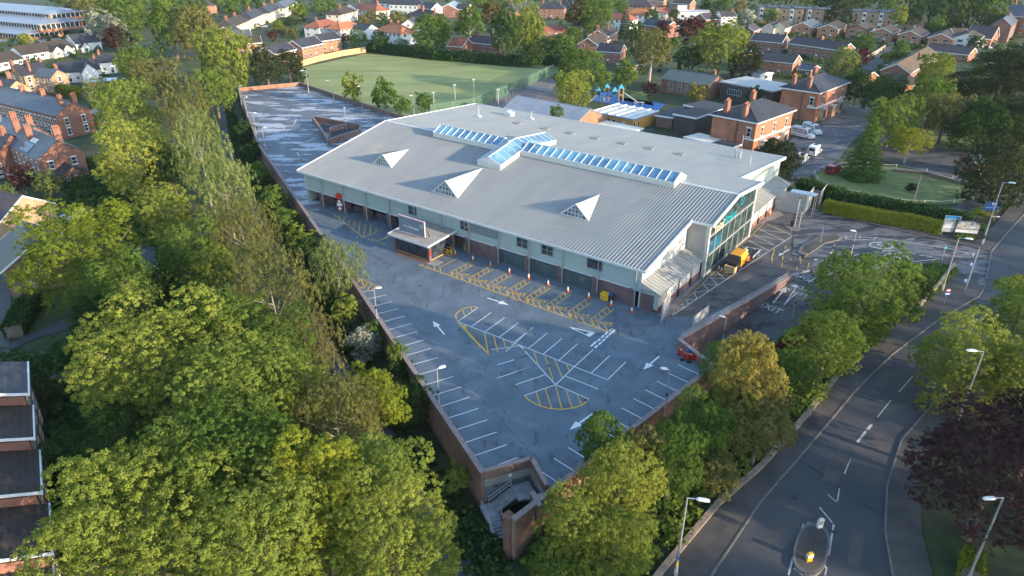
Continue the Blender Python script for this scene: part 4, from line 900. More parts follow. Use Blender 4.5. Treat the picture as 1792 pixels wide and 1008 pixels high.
def subdiv(pl, st=6.0):
    out = []
    for a, b in zip(pl, pl[1:]):
        a, b = Vector(a[:2]), Vector(b[:2]); n = max(1, int((b - a).length / st)); out += [a.lerp(b, k / n) for k in range(n)]
    out.append(Vector(pl[-1][:2])); return out
wc = P(846, 833)                                       # where the stair enclosure meets the west wall
wall_run(subdiv([(-2.85, 51.55), (-23.5, 92.2), (-62.3, 167.4), (-91.1, 235.2)]), hz, lambda p: 1.1, 0.4, label='long brick parapet on the tree side of the car park, beside the footpath')
wall_run(subdiv([(-91.1, 235.4), (-73.4, 244.9)]), lambda p: -0.4, lambda p: 1.2, label='short sunlit orange brick wall across the far end of the car park', m=M['brick_orange'])
wall_run(subdiv([(-73.2, 244.8), (-34, 199.6), (-14, 180.5)]), lambda p: -0.4, lambda p: 1.2, label='brown brick wall between the worn car park and the playing field')
wall_run(subdiv([(0.1, 45.5), (24.4, 70.1)]), hz, lambda p: 1.1, 0.4, label='brick parapet on the road side of the car park, running from the stair corner')
wall_run([(24.3, 70.3), (21.6, 76.2)], lambda p: -0.05, lambda p: 1.15, 0.4, label='short brick wall over the ramp mouth, behind the red barriers')
wall_run(subdiv([(21.7, 76.4), (43.0, 95.2)], 2), hz, lambda p: 1.0, 0.35, label='brick retaining wall with handrail beside the exit ramp', m=M['brick_plum'])
for s_ in (0,):
    pl = subdiv([(21.9, 76.5), (41.8, 94.1)], 2.2); r_ = thing('handrail', 'galvanised handrail on top of the ramp retaining wall', 'handrail', (pl[0].x, pl[0].y, 1.0)); mb = MB(); o = pl[0]
    for p in pl: mb.tube((p.x - o.x, p.y - o.y, 0), (p.x - o.x, p.y - o.y, .75), .03, n=6)
    mb.build('post', M['galv'], r_); mb = MB()
    for z in (.75, .4):
        for a, b in zip(pl, pl[1:]): mb.tube((a.x - o.x, a.y - o.y, z), (b.x - o.x, b.y - o.y, z), .03, n=6)
    mb.build('rail', M['galv'], r_)
# lower mouth of the ramp: dark opening under the short wall
mb = MB(); mb.prism([(24.2, 70.9), (22.1, 75.7), (22.0, 75.6), (24.1, 70.8)], -3.2, -0.5); 
# stair tower at the near corner
cs = [P(846, 833), P(934, 814), P(960, 862), P(930, 890)]
sw = thing('stairwell', 'brick walled open stairwell with concrete steps at the near corner of the car park', 'stairwell', (0.2, 47.5, -4.2))
o = Vector((0.2, 47.5))
def rel(p): return Vector((p[0] - o.x, p[1] - o.y))
nw, ne, se = rel((-2.75, 51.7)), rel(P(930, 816, 0.0)), rel(P(957, 864, 0.0))
def wseg(a, b, z0, z1, th, mt, nm):
    mb = MB(); d = (b - a).normalized(); n = Vector((-d.y, d.x)) * th / 2
    mb.prism([a - n, b - n, b + n, a + n], z0, z1); return mb.build(nm, mt, sw)
for a, b in ((nw, ne), (ne, se)):
    wseg(a, b, 4.25, 5.25, .34, M['brick_brown'], 'wall'); wseg(a, b, 5.252, 5.38, .46, M['coping'], 'coping'); wseg(a, b, 3.3, 4.245, .3, M['conc'], 'concrete_beam')
ms = rel(P(931, 871, 0.3)); me_ = rel(P(945, 896, .3))
wseg(ms, me_, 3.0, 5.2, .4, M['brick_brown'], 'wall'); wseg(ms, me_, 5.202, 5.32, .5, M['coping'], 'coping')
cp = rel((-1.0, 47.2)); 
mb = MB(); mb.box(-.5, -1.35, 2.4, .75, .75, 5.2, R(45)); mb.box(-.5, -1.35, 5.08, .9, .9, .16, R(45)); mb.build('corner_pier', M['brick_brown'], sw)
# landing, upper flight towards the west wall, lower flight towards the corner
dE = (ne - nw).normalized(); dS = Vector((dE.y, -dE.x))
cst = MB(); L0 = nw + dE * 3.0 + dS * .4
def stepbox(mb, c, along, wide, ln, wd, z, th=.16):
    mb.box(c.x, c.y, z - th / 2, ln, wd, th, math.atan2(along.y, along.x))
stepbox(cst, nw + dE * 3.7 + dS * 1.3, dE, dS, 2.0, 2.2, 2.6)
for k in range(7): stepbox(cst, nw + dE * (2.55 - .28 * k) + dS * 1.05, dE, dS, .3, 1.5, 2.45 - .17 * k)
stepbox(cst, nw + dE * .1 + dS * 1.3, dE, dS, 1.5, 2.0, 1.25)
for k in range(8): stepbox(cst, nw + dE * .1 + dS * (2.45 + .29 * k), dS, dE, .31, 1.4, 1.1 - .17 * k)
for k in range(5): stepbox(cst, nw + dE * (4.0 + .1 * k) + dS * (2.5 + .3 * k), dS, dE, .32, 1.3, 2.75 + .3 * k)
cst.build('concrete_steps', mat('worn_step_concrete', (0.26, 0.27, 0.29), (0.38, 0.39, 0.41), scale=1.4, rough=.85), sw)
rl = MB()
def r2(a, b): rl.tube(a, b, .035, n=6)
for dz in (.5, .95):
    a_, b_, c_ = nw + dE * 2.7 + dS * .45, nw + dE * .3 + dS * .45, nw - dE * .55 + dS * .6; e_ = nw - dE * .55 + dS * 4.8
    r2((a_.x, a_.y, 2.6 + dz), (b_.x, b_.y, 1.25 + dz)); r2((c_.x, c_.y, 1.25 + dz), ((nw - dE * .55 + dS * 2.4).x, (nw - dE * .55 + dS * 2.4).y, 1.2 + dz)); r2(((nw - dE * .55 + dS * 2.4).x, (nw - dE * .55 + dS * 2.4).y, 1.2 + dz), (e_.x, e_.y, -.1 + dz))
    f_ = nw + dE * .85 + dS * 2.3; h_ = nw + dE * .85 + dS * 4.8; r2((f_.x, f_.y, 1.2 + dz), (h_.x, h_.y, -.1 + dz))
    i_ = nw + dE * 4.65 + dS * .4; j_ = nw + dE * 4.65 + dS * 3.6; r2((i_.x, i_.y, 2.6 + dz), (j_.x, j_.y, 3.4 + dz))
for s in (0.3, 1.5, 2.7): q = nw + dE * s + dS * .45; r2((q.x, q.y, 1.2 + .5 * s), (q.x, q.y, 2.2 + .5 * s))
for s in (.6, 1.8, 3.0, 4.2): q = nw - dE * .55 + dS * s; r2((q.x, q.y, 1.2 - .2 * s), (q.x, q.y, 2.2 - .2 * s))
rl.build('handrail', M['galv'], sw)
mb = MB(); q = rel(P(893, 830, .6)) ; mb.tube((q.x, q.y - .22, 4.9), (q.x, q.y - .3, 4.9), .16, n=10); mb.build('bulkhead_lamp', M['lamp_head'], sw)
mb = MB(); mb.prism([nw + dE * .3 + dS * 2.2, nw + dE * 4.2 + dS * 3, nw + dE * 2.6 + dS * 5.2, nw + dE * .3 + dS * 5.0], .02, .1); mb.build('floor', M['felt_dark'], sw)
# triangular stairwell in the worn deck
tw = thing('stairwell', 'triangular brown brick stairwell standing in the worn white-patched deck', 'stairwell', P(585, 235)); o = P(585, 235).to_2d()
def t400(x, y): return rel2(P(400 + x * 320 / 1792, 130 + y * 320 / 1792, 0))
def rel2(p): return Vector((p[0] - o.x, p[1] - o.y))
V0, V1, V2, V3, V4 = t400(825, 455), t400(985, 690), t400(1290, 590), t400(1300, 545), t400(1160, 530)
mb = MB(); cb_ = MB()
def seg2(a, b, z0=0, z1=1.35, th=.3):
    d = (b - a).normalized(); n = Vector((-d.y, d.x)) * th / 2
    mb.prism([a - n, b - n, b + n, a + n], z0, z1); cb_.prism([a - n * 1.4, b - n * 1.4, b + n * 1.4, a + n * 1.4], z1 + .002, z1 + .1)
for a, b in ((V0, V1), (V1, V2), (V2, V3), (V3, V0)): seg2(a, b)
seg2(t400(1000, 570), t400(1150, 535)); seg2(t400(1000, 600), t400(1010, 560))
mb.build('wall', M['brick_brown'], tw); cb_.build('coping', M['coping'], tw)
mb = MB(); mb.prism([V0 * .9, V1 * .9, V2 * .9, V3 * .9], .012, .03); mb.build('floor', M['felt_dark'], tw)
mb = MB(); mb.add([(p.x, p.y, .04) for p in (t400(940, 600), t400(990, 615), t400(1000, 570), t400(945, 570))], [(0, 1, 2, 3)]); mb.build('landing', M['conc'], tw)
for (x, y) in [(1225, 590), (1248, 580), (1120, 545)]:
    mb = MB(); q = t400(x, y + 12); mb.tube((q.x, q.y - .2, 1.0), (q.x - .03, q.y - .34, 1.0), .14, n=8); mb.build('bulkhead_lamp', M['lamp_head'], tw)
# ------------------------------------------------------------------ trees
def leaf_mesh(name, pts, nrm, size, clump, aspect=1.0, hang=0.0):
    """many small leaf sprays: pts (n,3), normals (n,3), size (n,)"""
    n = len(pts)
    ref = rng.normal(size=(n, 3)); ref /= np.linalg.norm(ref, axis=1)[:, None]
    u = np.cross(nrm, ref); u /= (np.linalg.norm(u, axis=1)[:, None] + 1e-9); v = np.cross(nrm, u)
    if hang:
        dn = np.tile(np.array([0, 0, -1.0]), (n, 1)) + rng.normal(scale=0.25, size=(n, 3)); dn /= np.linalg.norm(dn, axis=1)[:, None]
        v = dn; u = np.cross(nrm, v); u /= (np.linalg.norm(u, axis=1)[:, None] + 1e-9)
    s = size[:, None]
    fold = nrm * s * 0.25
    a = pts + u * s * 0.55 - fold; b = pts + v * s * 0.5 * aspect + fold * .4; c = pts - u * s * 0.55 - fold; d = pts - v * s * 0.62 * aspect + fold * .4
    co = np.stack([a, b, c, d], 1).reshape(-1, 3)
    me = bpy.data.meshes.new(name)
    me.vertices.add(4 * n); me.loops.add(4 * n); me.polygons.add(n)
    me.vertices.foreach_set('co', co.astype(np.float32).ravel())
    me.loops.foreach_set('vertex_index', np.arange(4 * n, dtype=np.int32))
    me.polygons.foreach_set('loop_start', np.arange(0, 4 * n, 4, dtype=np.int32)); 
    me.update(calc_edges=True)
    at_ = me.attributes.new('clump', 'FLOAT', 'FACE'); at_.data.foreach_set('value', np.clip(clump, 0, 1).astype(np.float32))
    me.materials.append(None)
    return me
def sph(n, zmin=-1.0):
    z = rng.uniform(zmin, 1, n); t = rng.uniform(0, 2 * np.pi, n); r = np.sqrt(np.maximum(0, 1 - z * z)); return np.stack([r * np.cos(t), r * np.sin(t), z], 1)
def crown(kind, n, seed):
    """unit crown: radius about 1, centre at the origin"""
    global rng
    rng = np.random.default_rng(seed)
    if kind in ('round', 'loose', 'feather', 'shrub'):
        nl = {'round': 42, 'loose': 30, 'feather': 44, 'shrub': 22}[kind]
        d = sph(nl, -0.5 if kind != 'shrub' else -0.1)
        for _ in range(10):                                # spread the main boughs out
            df = d[:, None, :] - d[None, :, :]; r2_ = (df ** 2).sum(-1) + 0.02; d = d + (df / r2_[..., None] ** 1.5).sum(1) * 0.004; d /= np.linalg.norm(d, axis=1)[:, None]
        rad = rng.uniform(0.45, 0.88, nl) if kind == 'loose' else rng.uniform(0.52, 0.84, nl)
        az = np.arctan2(d[:, 1], d[:, 0]); ph = rng.uniform(0, 6.28, 3)
        rad *= 1 + .13 * np.sin(2 * az + ph[0]) + .09 * np.sin(3 * az + ph[1]) + .08 * np.sin(7 * d[:, 2] + ph[2])
        lc_ = d * rad[:, None]; lr = rng.uniform(.17, .34, nl)
        # small leaf clusters over each bough, leaves over each cluster
        nc = max(60, int(n / (36 if n > 30000 else 30 if n > 9000 else 20))); li = rng.choice(nl, nc, p=lr ** 2 / (lr ** 2).sum())
        q = sph(nc); out = d[li]; fl = (q * (out * .9 + np.array([0, 0, .5]))).sum(1) < rng.uniform(-.7, .2, nc); q[fl] *= -1
        cc = lc_[li] + q * (lr[li] * rng.uniform(.7, 1.12, nc))[:, None]
        if kind == 'feather': cc[:, 2] -= .2 * rng.uniform(0, 1, nc) ** 2 * (.4 + cc[:, 0] ** 2 + cc[:, 1] ** 2)
        cr = 1.75 / math.sqrt(nc) * rng.uniform(.55, 1.35, nc) * (.85 if kind == 'feather' else 1)
        ci = rng.integers(0, nc, n); p = sph(n); f2 = (p * (q[ci] * .6 + np.array([0, 0, .6]))).sum(1) < rng.uniform(-.8, .3, n); p[f2] *= -1
        sq = np.array([1, 1, .75]) if kind != 'feather' else np.array([.75, .75, 1.5])
        pts = cc[ci] + p * sq * (cr[ci] * rng.uniform(.55, 1.1, n))[:, None]
        k = int(n * .14); bl = rng.integers(0, nl, k); pts[:k] = lc_[bl] * rng.uniform(.55, .95, (k, 1)) + sph(k) * (lr[bl] * .75)[:, None]
        nr = p * .5 + q[ci] * .65 + rng.normal(scale=.4, size=(n, 3)); nr /= np.linalg.norm(nr, axis=1)[:, None]
        size = (3.5 if kind != 'feather' else 2.2) / math.sqrt(n) * rng.uniform(.6, 1.4, n) * 1.35
        cl = rng.uniform(0, 1, nl)[li][ci] * .4 + rng.uniform(0, 1, nc)[ci] * .35 + rng.uniform(0, .25, n)
        if kind == 'shrub': pts[:, 2] = np.maximum(pts[:, 2], -.25 + rng.uniform(0, .1, n))
        return leaf_mesh('crown', pts, nr, size, cl, aspect=(1.6 if kind == 'feather' else 1.0))
    if kind == 'conifer':
        z = 1 - 2 * rng.uniform(0, 1, n) ** .62; lay = np.round((z + 1) * 7) / 7 - 1; z = lay * .6 + z * .4
        t = rng.uniform(0, 2 * np.pi, n); br = np.round(t / (2 * np.pi) * 13); prof = (1 - z) / 2 * .75 + .07
        r_ = prof * np.sqrt(rng.uniform(.25, 1, n)) * (1 + .22 * np.sin(br * 3.7 + lay * 9))
        pts = np.stack([r_ * np.cos(t), r_ * np.sin(t), z - r_ * .25], 1)
        nr = np.stack([np.cos(t) * .6, np.sin(t) * .6, np.full(n, .8)], 1) + rng.normal(scale=.4, size=(n, 3)); nr /= np.linalg.norm(nr, axis=1)[:, None]
        return leaf_mesh('crown', pts, nr, 3.6 / math.sqrt(n) * rng.uniform(.7, 1.4, n), rng.uniform(0, 1, n), 1.2)
    if kind == 'cedar':
        nl = 90; zz = rng.uniform(-.9, .95, nl); t = rng.uniform(0, 2 * np.pi, nl); rr = rng.uniform(.15, .85, nl) * np.sqrt(np.maximum(.08, 1 - np.abs(zz) ** 1.6))
        c = np.stack([rr * np.cos(t), rr * np.sin(t), zz], 1); pr = rng.uniform(.22, .42, nl); idx = rng.integers(0, nl, n)
        e = rng.normal(size=(n, 3)) * np.array([.55, .55, .09]); pts = c[idx] + e * pr[idx][:, None]; pts[:, 2] -= .22 * (np.hypot(pts[:, 0], pts[:, 1]) ** 2)
        nr = np.array([0, 0, 1.0]) + rng.normal(scale=.4, size=(n, 3)); nr /= np.linalg.norm(nr, axis=1)[:, None]
        return leaf_mesh('crown', pts, nr, 4.2 / math.sqrt(n) * rng.uniform(.7, 1.4, n), rng.uniform(0, .6, n) + .4 * rng.uniform(0, 1, nl)[idx], 1.3)
TPL = {}
def crown_tpl(kind, n, var):
    key = (kind, n, var)
    if key not in TPL: TPL[key] = crown(kind, n, 100 + hash((len(kind), ord(kind[0]), n, var)) % 9973)
    return TPL[key]
tcount = 0
def tree(name, label, cat, px, py, rpx, zc, leaf, kind='round', asp=1.0, group=None, pos=None, radius=None, trunk=True, bark=None, rx=1.0):
    """crown seen centred at photo pixel (px,py) with pixel radius rpx, its centre zc metres above the ground"""
    global tcount
    tcount += 1
    c = Vector(pos) if pos else at(px, py, zc)
    r = radius or rpx / scale_at(c)
    gz = H0(c.x, c.y); rz = r * asp
    root = thing(name, label, cat, (c.x, c.y, gz), random.uniform(0, 6.28), group)
    zc_ = c.z - gz
    vis = rpx if rpx else 20
    n = 90000 if vis > 95 else 52000 if vis > 55 else 20000 if vis > 30 else 3600 if vis > 15 else 1500
    me = crown_tpl(kind, n, tcount % 5)
    o = inst(me, 'crown', root, (0, 0, max(zc_, rz * (.3 if kind == 'shrub' else .75))), random.uniform(0, 6.28), (r * rx, r, rz))
    o.material_slots[0].link = 'OBJECT'; o.material_slots[0].material = LEAF[leaf]
    if trunk:
        cz = o.location.z; mb = MB(); tr = max(.1, r * (.03 if kind == 'feather' else .055)); top = cz + rz * .25; fork = max(.6, cz - rz * .55)
        bend = Vector((random.uniform(-.05, .05) * r, random.uniform(-.05, .05) * r, 0))
        mb.tube((0, 0, -.4), (bend.x, bend.y, fork), tr * 1.35, tr, n=8); mb.tube((bend.x, bend.y, fork), (0, 0, top), tr, tr * .3, n=7)
        for k in range(6):
            t = 2 * math.pi * (k + random.random() * .5) / 6; z0 = fork + (top - fork) * random.uniform(0, .5); ll = random.uniform(.55, .8)
            e1 = Vector((math.cos(t) * r * ll * .5, math.sin(t) * r * ll * .5, z0 + rz * random.uniform(.2, .4))); e2 = Vector((math.cos(t) * r * ll, math.sin(t) * r * ll, z0 + rz * random.uniform(.45, .75)))
            mb.tube((bend.x * .6, bend.y * .6, z0), e1, tr * .5, tr * .3, n=5, cap=False); mb.tube(e1, e2, tr * .3, tr * .1, n=5, cap=False)
        mb.build('trunk', M[bark or 'bark'], root)
    return root
def T(*a, **k): return tree('broadleaf_tree', *a, **k)
BT = 'tree'
GW = 'trees in the belt between the houses and the car park'
# (label, px, py, r px, crown centre height, leaf, kind, aspect)
belt = [
 ('huge yellow-green tree filling the bottom left corner, right of the lowest stepped roof', 265, 925, 165, 10, 'bright', 'round', .95),
 ('big lime tree at the bottom edge, second from the corner', 470, 950, 120, 10, 'fresh', 'round', 1.0),
 ('rounded lime tree at the bottom edge beside the dark footpath', 690, 945, 112, 9.5, 'bright', 'round', .95),
 ('bright tree with a golden yellow top near the bottom of the belt', 560, 850, 85, 12, 'yellow', 'loose', 1.0),
 ('leafy green tree between the golden-topped tree and the corner giant', 400, 815, 120, 11, 'mid', 'round', .95),
 ('yellow-green tree overhanging the footpath below the pale olive one', 655, 830, 80, 10, 'fresh', 'loose', 1.0),
 ('pale olive willow-like tree above the footpath bend near the bottom', 590, 735, 85, 10, 'olive', 'feather', 1.1),
 ('vivid yellow small tree leaning over the footpath opposite the lower car park lamp', 655, 700, 55, 9, 'yellow', 'loose', 1.2),
 ('great round spring-green tree in the middle of the left belt', 275, 635, 128, 11, 'bright', 'round', .95),
 ('spring-green tree right of the great round one', 425, 700, 110, 11, 'fresh', 'round', .95),
 ('deep green tree squeezed below the great round one', 215, 760, 62, 7, 'deep', 'round', .9),
 ('bushy tree with white flowers amid the belt', 480, 620, 70, 10, 'mid', 'loose', 1.0),
 ('bright green tree behind the flowering one in the belt', 385, 585, 75, 11, 'fresh', 'round', 1.0),
 ('olive birch hanging over the footpath opposite the top of the bay lines', 475, 520, 85, 10, 'olive', 'feather', 1.25),
 ('olive birch below the first footpath birch', 535, 610, 58, 8, 'olive', 'feather', 1.2),
 ('tall yellow-leaved tree with visible limbs beside the brick gable house', 145, 450, 108, 9, 'yellow', 'loose', .95),
 ('green tree tucked behind the yellow-leaved one', 210, 500, 65, 8, 'mid', 'round', 1.0),
 ('fresh green tree by the street end left of the belt', 290, 378, 55, 9, 'bright', 'round', 1.05),
 ('dull green tree between street and birches', 330, 445, 62, 9, 'mid', 'loose', 1.0),
 ('small bright tree with pale limbs near the street end', 375, 470, 45, 9, 'bright', 'loose', 1.0),
 ('slender pale birch with visible trunk in the belt', 395, 335, 55, 11, 'pale', 'feather', 1.4),
 ('broad olive birch below the slender pale one', 425, 415, 65, 10, 'olive', 'feather', 1.2),
 ('feathery pale birch over the upper footpath', 350, 265, 52, 12, 'pale', 'feather', 1.4),
 ('large lime tree right of the blue slate terrace', 222, 205, 62, 10, 'fresh', 'round', 1.05),
 ('yellow-green tree below the terrace lime', 235, 285, 72, 9, 'bright', 'round', 1.0),
 ('dark green undergrown tree between the limes and birches', 300, 300, 45, 7, 'deep', 'round', 1.1),
 ('olive weeping tree in the upper belt', 325, 195, 48, 12, 'olive', 'feather', 1.35),
 ('olive round tree behind the weeping one', 275, 140, 42, 11, 'olive', 'round', 1.1),
 ('hazy grey-green tree above the shed', 240, 115, 36, 10, 'mid', 'round', 1.0),
 ('dark narrow yew beside the white cottages', 222, 90, 22, 7, 'dark', 'conifer', 2.0),
 ('purple leaved tree behind the cottages', 204, 68, 22, 7, 'purple', 'round', 1.0),
 ('cream flowering chestnut behind the purple tree', 184, 50, 30, 8, 'blossom', 'round', 1.1),
 ('broad green tree by the school at the top left', 160, 22, 38, 9, 'olive', 'round', 1.1),
 ('green tree right of the flowering chestnut', 214, 32, 45, 10, 'mid', 'round', 1.1),
 ('green tree at the top edge left of the brown roofs', 262, 14, 40, 10, 'mid', 'round', 1.1),
 ('yellowish tree over the top of the belt', 300, 50, 45, 12, 'mid', 'loose', 1.1),
 ('wide olive tree below the brown-roofed villas', 345, 55, 42, 11, 'olive', 'round', 1.2),
 ('tall fresh green tree beside the far corner of the car park', 392, 112, 50, 12, 'bright', 'round', 1.45),
 ('green tree below the tall one by the far corner', 375, 160, 36, 10, 'mid', 'loose', 1.3),
 ('olive willow right of the hedge and shed', 180, 165, 34, 6, 'pale', 'feather', .9),
 ('small bushy tree at the foot of the great round tree', 62, 700, 40, 3, 'dark', 'round', 1.0),
 ('shady tree below the stepped houses garden', 130, 790, 48, 4.5, 'deep', 'round', 1.0),
 ('grey-green leafless-looking tree under the yellow tree', 165, 560, 45, 5, 'deep', 'loose', 1.0),
 ('yellow-green tree low in the belt by the bottom edge', 560, 960, 80, 8, 'yellow', 'loose', 1.0),
 ('lime tree in front of the flowering one in the belt', 520, 690, 62, 11, 'bright', 'round', 1.0),
]
for (lb, px, py, r, zc, lf, kd, asp) in belt:
    T(lb, BT, px, py, r * (1.1 if py > 540 else 1.0), zc, lf, kd, asp, GW, bark='bark_pale' if kd == 'feather' else None)
GS = 'shrubs along the tree-side wall of the car park'
ws = [('dark shrub at the top of the tree-side wall by the twin lamps', 428, 232, 19, 3, 'deep'), ('dark green shrub second down the tree-side wall', 441, 268, 20, 3, 'deep'),
 ('leafy shrub beside the wall below the worn deck', 452, 305, 22, 3, 'mid'), ('green shrub on the wall opposite the left eave', 478, 352, 30, 3.5, 'mid'),
 ('rounded green shrub under the road signs on the wall side', 503, 388, 28, 3.2, 'mid'), ('light shrub by the yellow hatched wall end', 522, 425, 30, 3.2, 'bright'),
 ('dense shrub behind the weeping tree at the wall', 548, 440, 28, 3, 'deep'), ('dark shrub below the weeping tree', 565, 520, 32, 3, 'deep'),
 ('bright sapling at the wall by the first lamp', 605, 545, 28, 4, 'bright'), ('white flowering shrub midway down the wall', 640, 600, 34, 2.6, 'blossom'),
 ('deep green shrub at the wall under the white one', 655, 590, 26, 2.5, 'mid'), ('dark rounded shrub at the wall by the second lamp', 722, 705, 46, 3, 'deep'),
 ('dark shrub below the wall opening', 700, 655, 28, 2.5, 'deep'), ('fresh green bush near the stair end of the wall', 800, 838, 26, 2.2, 'bright')]
for (lb, px, py, r, zc, lf) in ws: tree('shrub', lb, 'shrub', px, py, r, zc, lf, 'loose', 1.0, GS)
T('weeping pale tree leaning over the car park below the hatched corner', BT, 590, 470, 46, 7, 'pale', 'feather', 1.35, bark='bark_pale')
T('slim young tree poking above the tree-side wall between two bay lines', BT, 694, 622, 17, 4.5, 'mid', 'loose', 1.7)
GE = 'trees between the car park wall and the main road'
east = [('vivid lime tree at the near corner by the stairwell', 1010, 915, 66, 6, 'bright', 'round', 1.0), ('vivid lime tree above the corner one along the wall', 1085, 850, 68, 7, 'bright', 'round', 1.1),
 ('vivid lime tree by the tall street lamp at the bottom', 1080, 945, 62, 5.5, 'bright', 'round', .95), ('dull green tree at the bottom edge by the corner', 975, 985, 48, 3.5, 'mid', 'loose', 1.0),
 ('thin grey-green tree leaning over the bay lines', 1055, 775, 48, 8, 'mid', 'loose', 1.1), ('olive spiky tree at the road side wall', 1112, 795, 44, 7, 'olive', 'loose', 1.2), ('green tree below the olive spiky one', 1175, 805, 62, 6, 'mid', 'round', 1.0),
 ('mid green tree over the pavement bend', 1225, 760, 60, 6.5, 'mid', 'loose', 1.05), ('golden catkin tree rising over the ramp', 1310, 665, 66, 9, 'gold', 'loose', 1.45),
 ('olive gold tree below the golden one', 1330, 740, 55, 6, 'olive', 'loose', 1.1), ('grey-green willow by the barriers', 1262, 640, 36, 6, 'mid', 'feather', 1.3),
 ('round bright green tree beside the pavement above the golden one', 1444, 605, 56, 6.5, 'fresh', 'round', 1.0), ('small tree between the golden and the round green tree', 1385, 650, 38, 5.5, 'mid', 'loose', 1.1),
 ('large dark green tree at the ramp top beside the road', 1513, 522, 80, 6.5, 'mid', 'round', 1.0), ('dark tree behind the large one near the stone wall end', 1588, 497, 36, 4.2, 'deep', 'round', 1.15),
 ('low gold-green tree over the bottom pavement', 1250, 820, 45, 4, 'olive', 'loose', .9)]
for (lb, px, py, r, zc, lf, kd, asp) in east: T(lb, BT, px, py, r * 1.12, zc - .2, lf, kd, asp, GE)
GR = 'trees on the far side of the main road'
road_t = [('big fresh green tree beside the bend of the main road', 1697, 642, 97, 4.8, 'bright', 'round', 1.0), ('green tree behind the big roadside one at the right edge', 1780, 560, 62, 7, 'mid', 'round', 1.0),
 ('yellow tree at the right edge by the junction', 1782, 512, 36, 6, 'yellow', 'loose', 1.0), ('green tree lower at the right edge', 1800, 650, 62, 7, 'bright', 'round', 1.0)]
for (lb, px, py, r, zc, lf, kd, asp) in road_t: T(lb, BT, px, py, r, zc, lf, kd, asp, GR)
T('huge dark purple beech at the bottom right', BT, 1735, 835, 125, 7.5, 'purple', 'round', .95)
T('second purple beech crown at the right edge', BT, 1815, 760, 85, 8, 'purple', 'round', .95)
# trees round the drive and oval lawn
T('dark yew behind the corner of the leisure centre roof', BT, 1368, 280, 34, 4, 'dark', 'round', 1.1)
T('dark yew beside the red brick villa, left of the other yew', BT, 1345, 268, 24, 4, 'dark', 'round', 1.0)
T('broad conical green tree on the oval lawn', BT, 1519, 262, 53, 6.3, 'mid', 'conifer', 1.1)
T('small golden yellow tree beyond the oval lawn', BT, 1592, 248, 34, 5, 'hedge', 'round', .8, bark='bark_pale')
T('brown-green yew at the junction beside the tall road lamp', BT, 1745, 310, 66, 5.5, 'dark', 'round', 1.0)
T('olive yew beside the junction yew at the right edge', BT, 1792, 290, 45, 6, 'olive', 'loose', 1.1)
T('huge spreading cedar at the right edge', BT, 1745, 165, 95, 9, 'dark', 'cedar', .8)
T('dense dark evergreen filling in below the huge cedar', BT, 1715, 225, 62, 6, 'deep', 'loose', .9)
T('dark evergreen behind the huge cedar at the right edge', BT, 1790, 120, 48, 8, 'dark', 'loose', 1.0)
T('sparse grey-green tree between the drive and the cedar', BT, 1655, 205, 40, 7, 'olive', 'loose', 1.2)
T('cedar with layered branches behind the huge one', BT, 1785, 220, 60, 7, 'dark', 'cedar', .8)
T('thin grey-green tree left of the cedar', BT, 1625, 180, 36, 8, 'mid', 'loose', 1.4)
T('drab green tree right of the parked minibuses', BT, 1560, 215, 46, 6, 'mid', 'round', 1.1)
T('bright green tree behind the long mossy roof', BT, 1640, 130, 38, 8, 'bright', 'loose', 1.1)
T('dark round tree behind the red villa car park', BT, 1548, 165, 38, 6, 'deep', 'round', 1.0)
T('dark tree between the villa and the mossy bungalow', BT, 1502, 150, 26, 6, 'deep', 'round', 1.1)
T('pale green tree behind the second red villa', BT, 1475, 118, 33, 8, 'pale', 'loose', 1.2)
T('grey-green shrubby tree beside the mossy bungalow', BT, 1690, 160, 24, 5, 'deep', 'loose', 1.0)
# round the playing field and the nursery
T('broad round tree beside the tennis court', BT, 1018, 128, 50, 8, 'mid', 'round', .9)
T('bright lime tree in front of the broad tree by the tennis court', BT, 1003, 158, 32, 7, 'bright', 'round', 1.25)
T('very bright lime tree behind the nursery hall', BT, 1262, 84, 48, 10, 'bright', 'round', .95)
T('dark yew under the lime behind the nursery hall', BT, 1303, 112, 32, 5, 'dark', 'round', 1.0)
T('olive catkin tree on a bare trunk behind the playground', BT, 1140, 88, 40, 11, 'olive', 'round', 1.0, bark='bark_pale')
T('dark tree behind the nursery hall, left of the lime', BT, 1208, 100, 24, 6, 'deep', 'round', 1.1)
T('copper red tree behind the nursery lime', BT, 1208, 55, 26, 8, 'maroon', 'round', 1.0)
T('second copper red tree in front of the dark roof', BT, 1160, 52, 16, 7, 'maroon', 'round', 1.0)
T('tall yellow-green poplar at the right end of the field hedge', BT, 918, 55, 34, 11, 'bright', 'round', 1.55)
T('dark poplar left of the yellow-green one', BT, 882, 60, 28, 11, 'deep', 'round', 1.5)
T('large tree at the top edge right of the white-topped brick house', BT, 1045, 25, 36, 11, 'mid', 'loose', 1.3)
T('brownish tree beside the large one at the top edge', BT, 1010, 28, 20, 10, 'copper', 'loose', 1.7)
T('broad tree behind the field hedge beside the red house', BT, 755, 62, 38, 8, 'mid', 'round', 1.0)
T('rounded tree on a clear trunk at the field edge', BT, 822, 45, 28, 10, 'mid', 'round', 1.05, bark='bark_pale')
T('willow behind the timber fence of the field', BT, 628, 68, 17, 5, 'mid', 'feather', 1.1)
T('second willow right of the timber fence end', BT, 664, 72, 18, 5, 'deep', 'loose', 1.0)
T('white blossoming tree behind the field hedge', BT, 703, 80, 15, 3, 'blossom', 'round', .9)
T('brownish tree behind the field hedge houses', BT, 862, 25, 26, 9, 'copper', 'round', .9)
T('dark bushy tree at the near corner of the playing field', BT, 505, 118, 33, 5, 'dark', 'loose', 1.0)
T('dark bushy tree left of the field corner one', BT, 465, 122, 36, 6, 'dark', 'loose', 1.0)
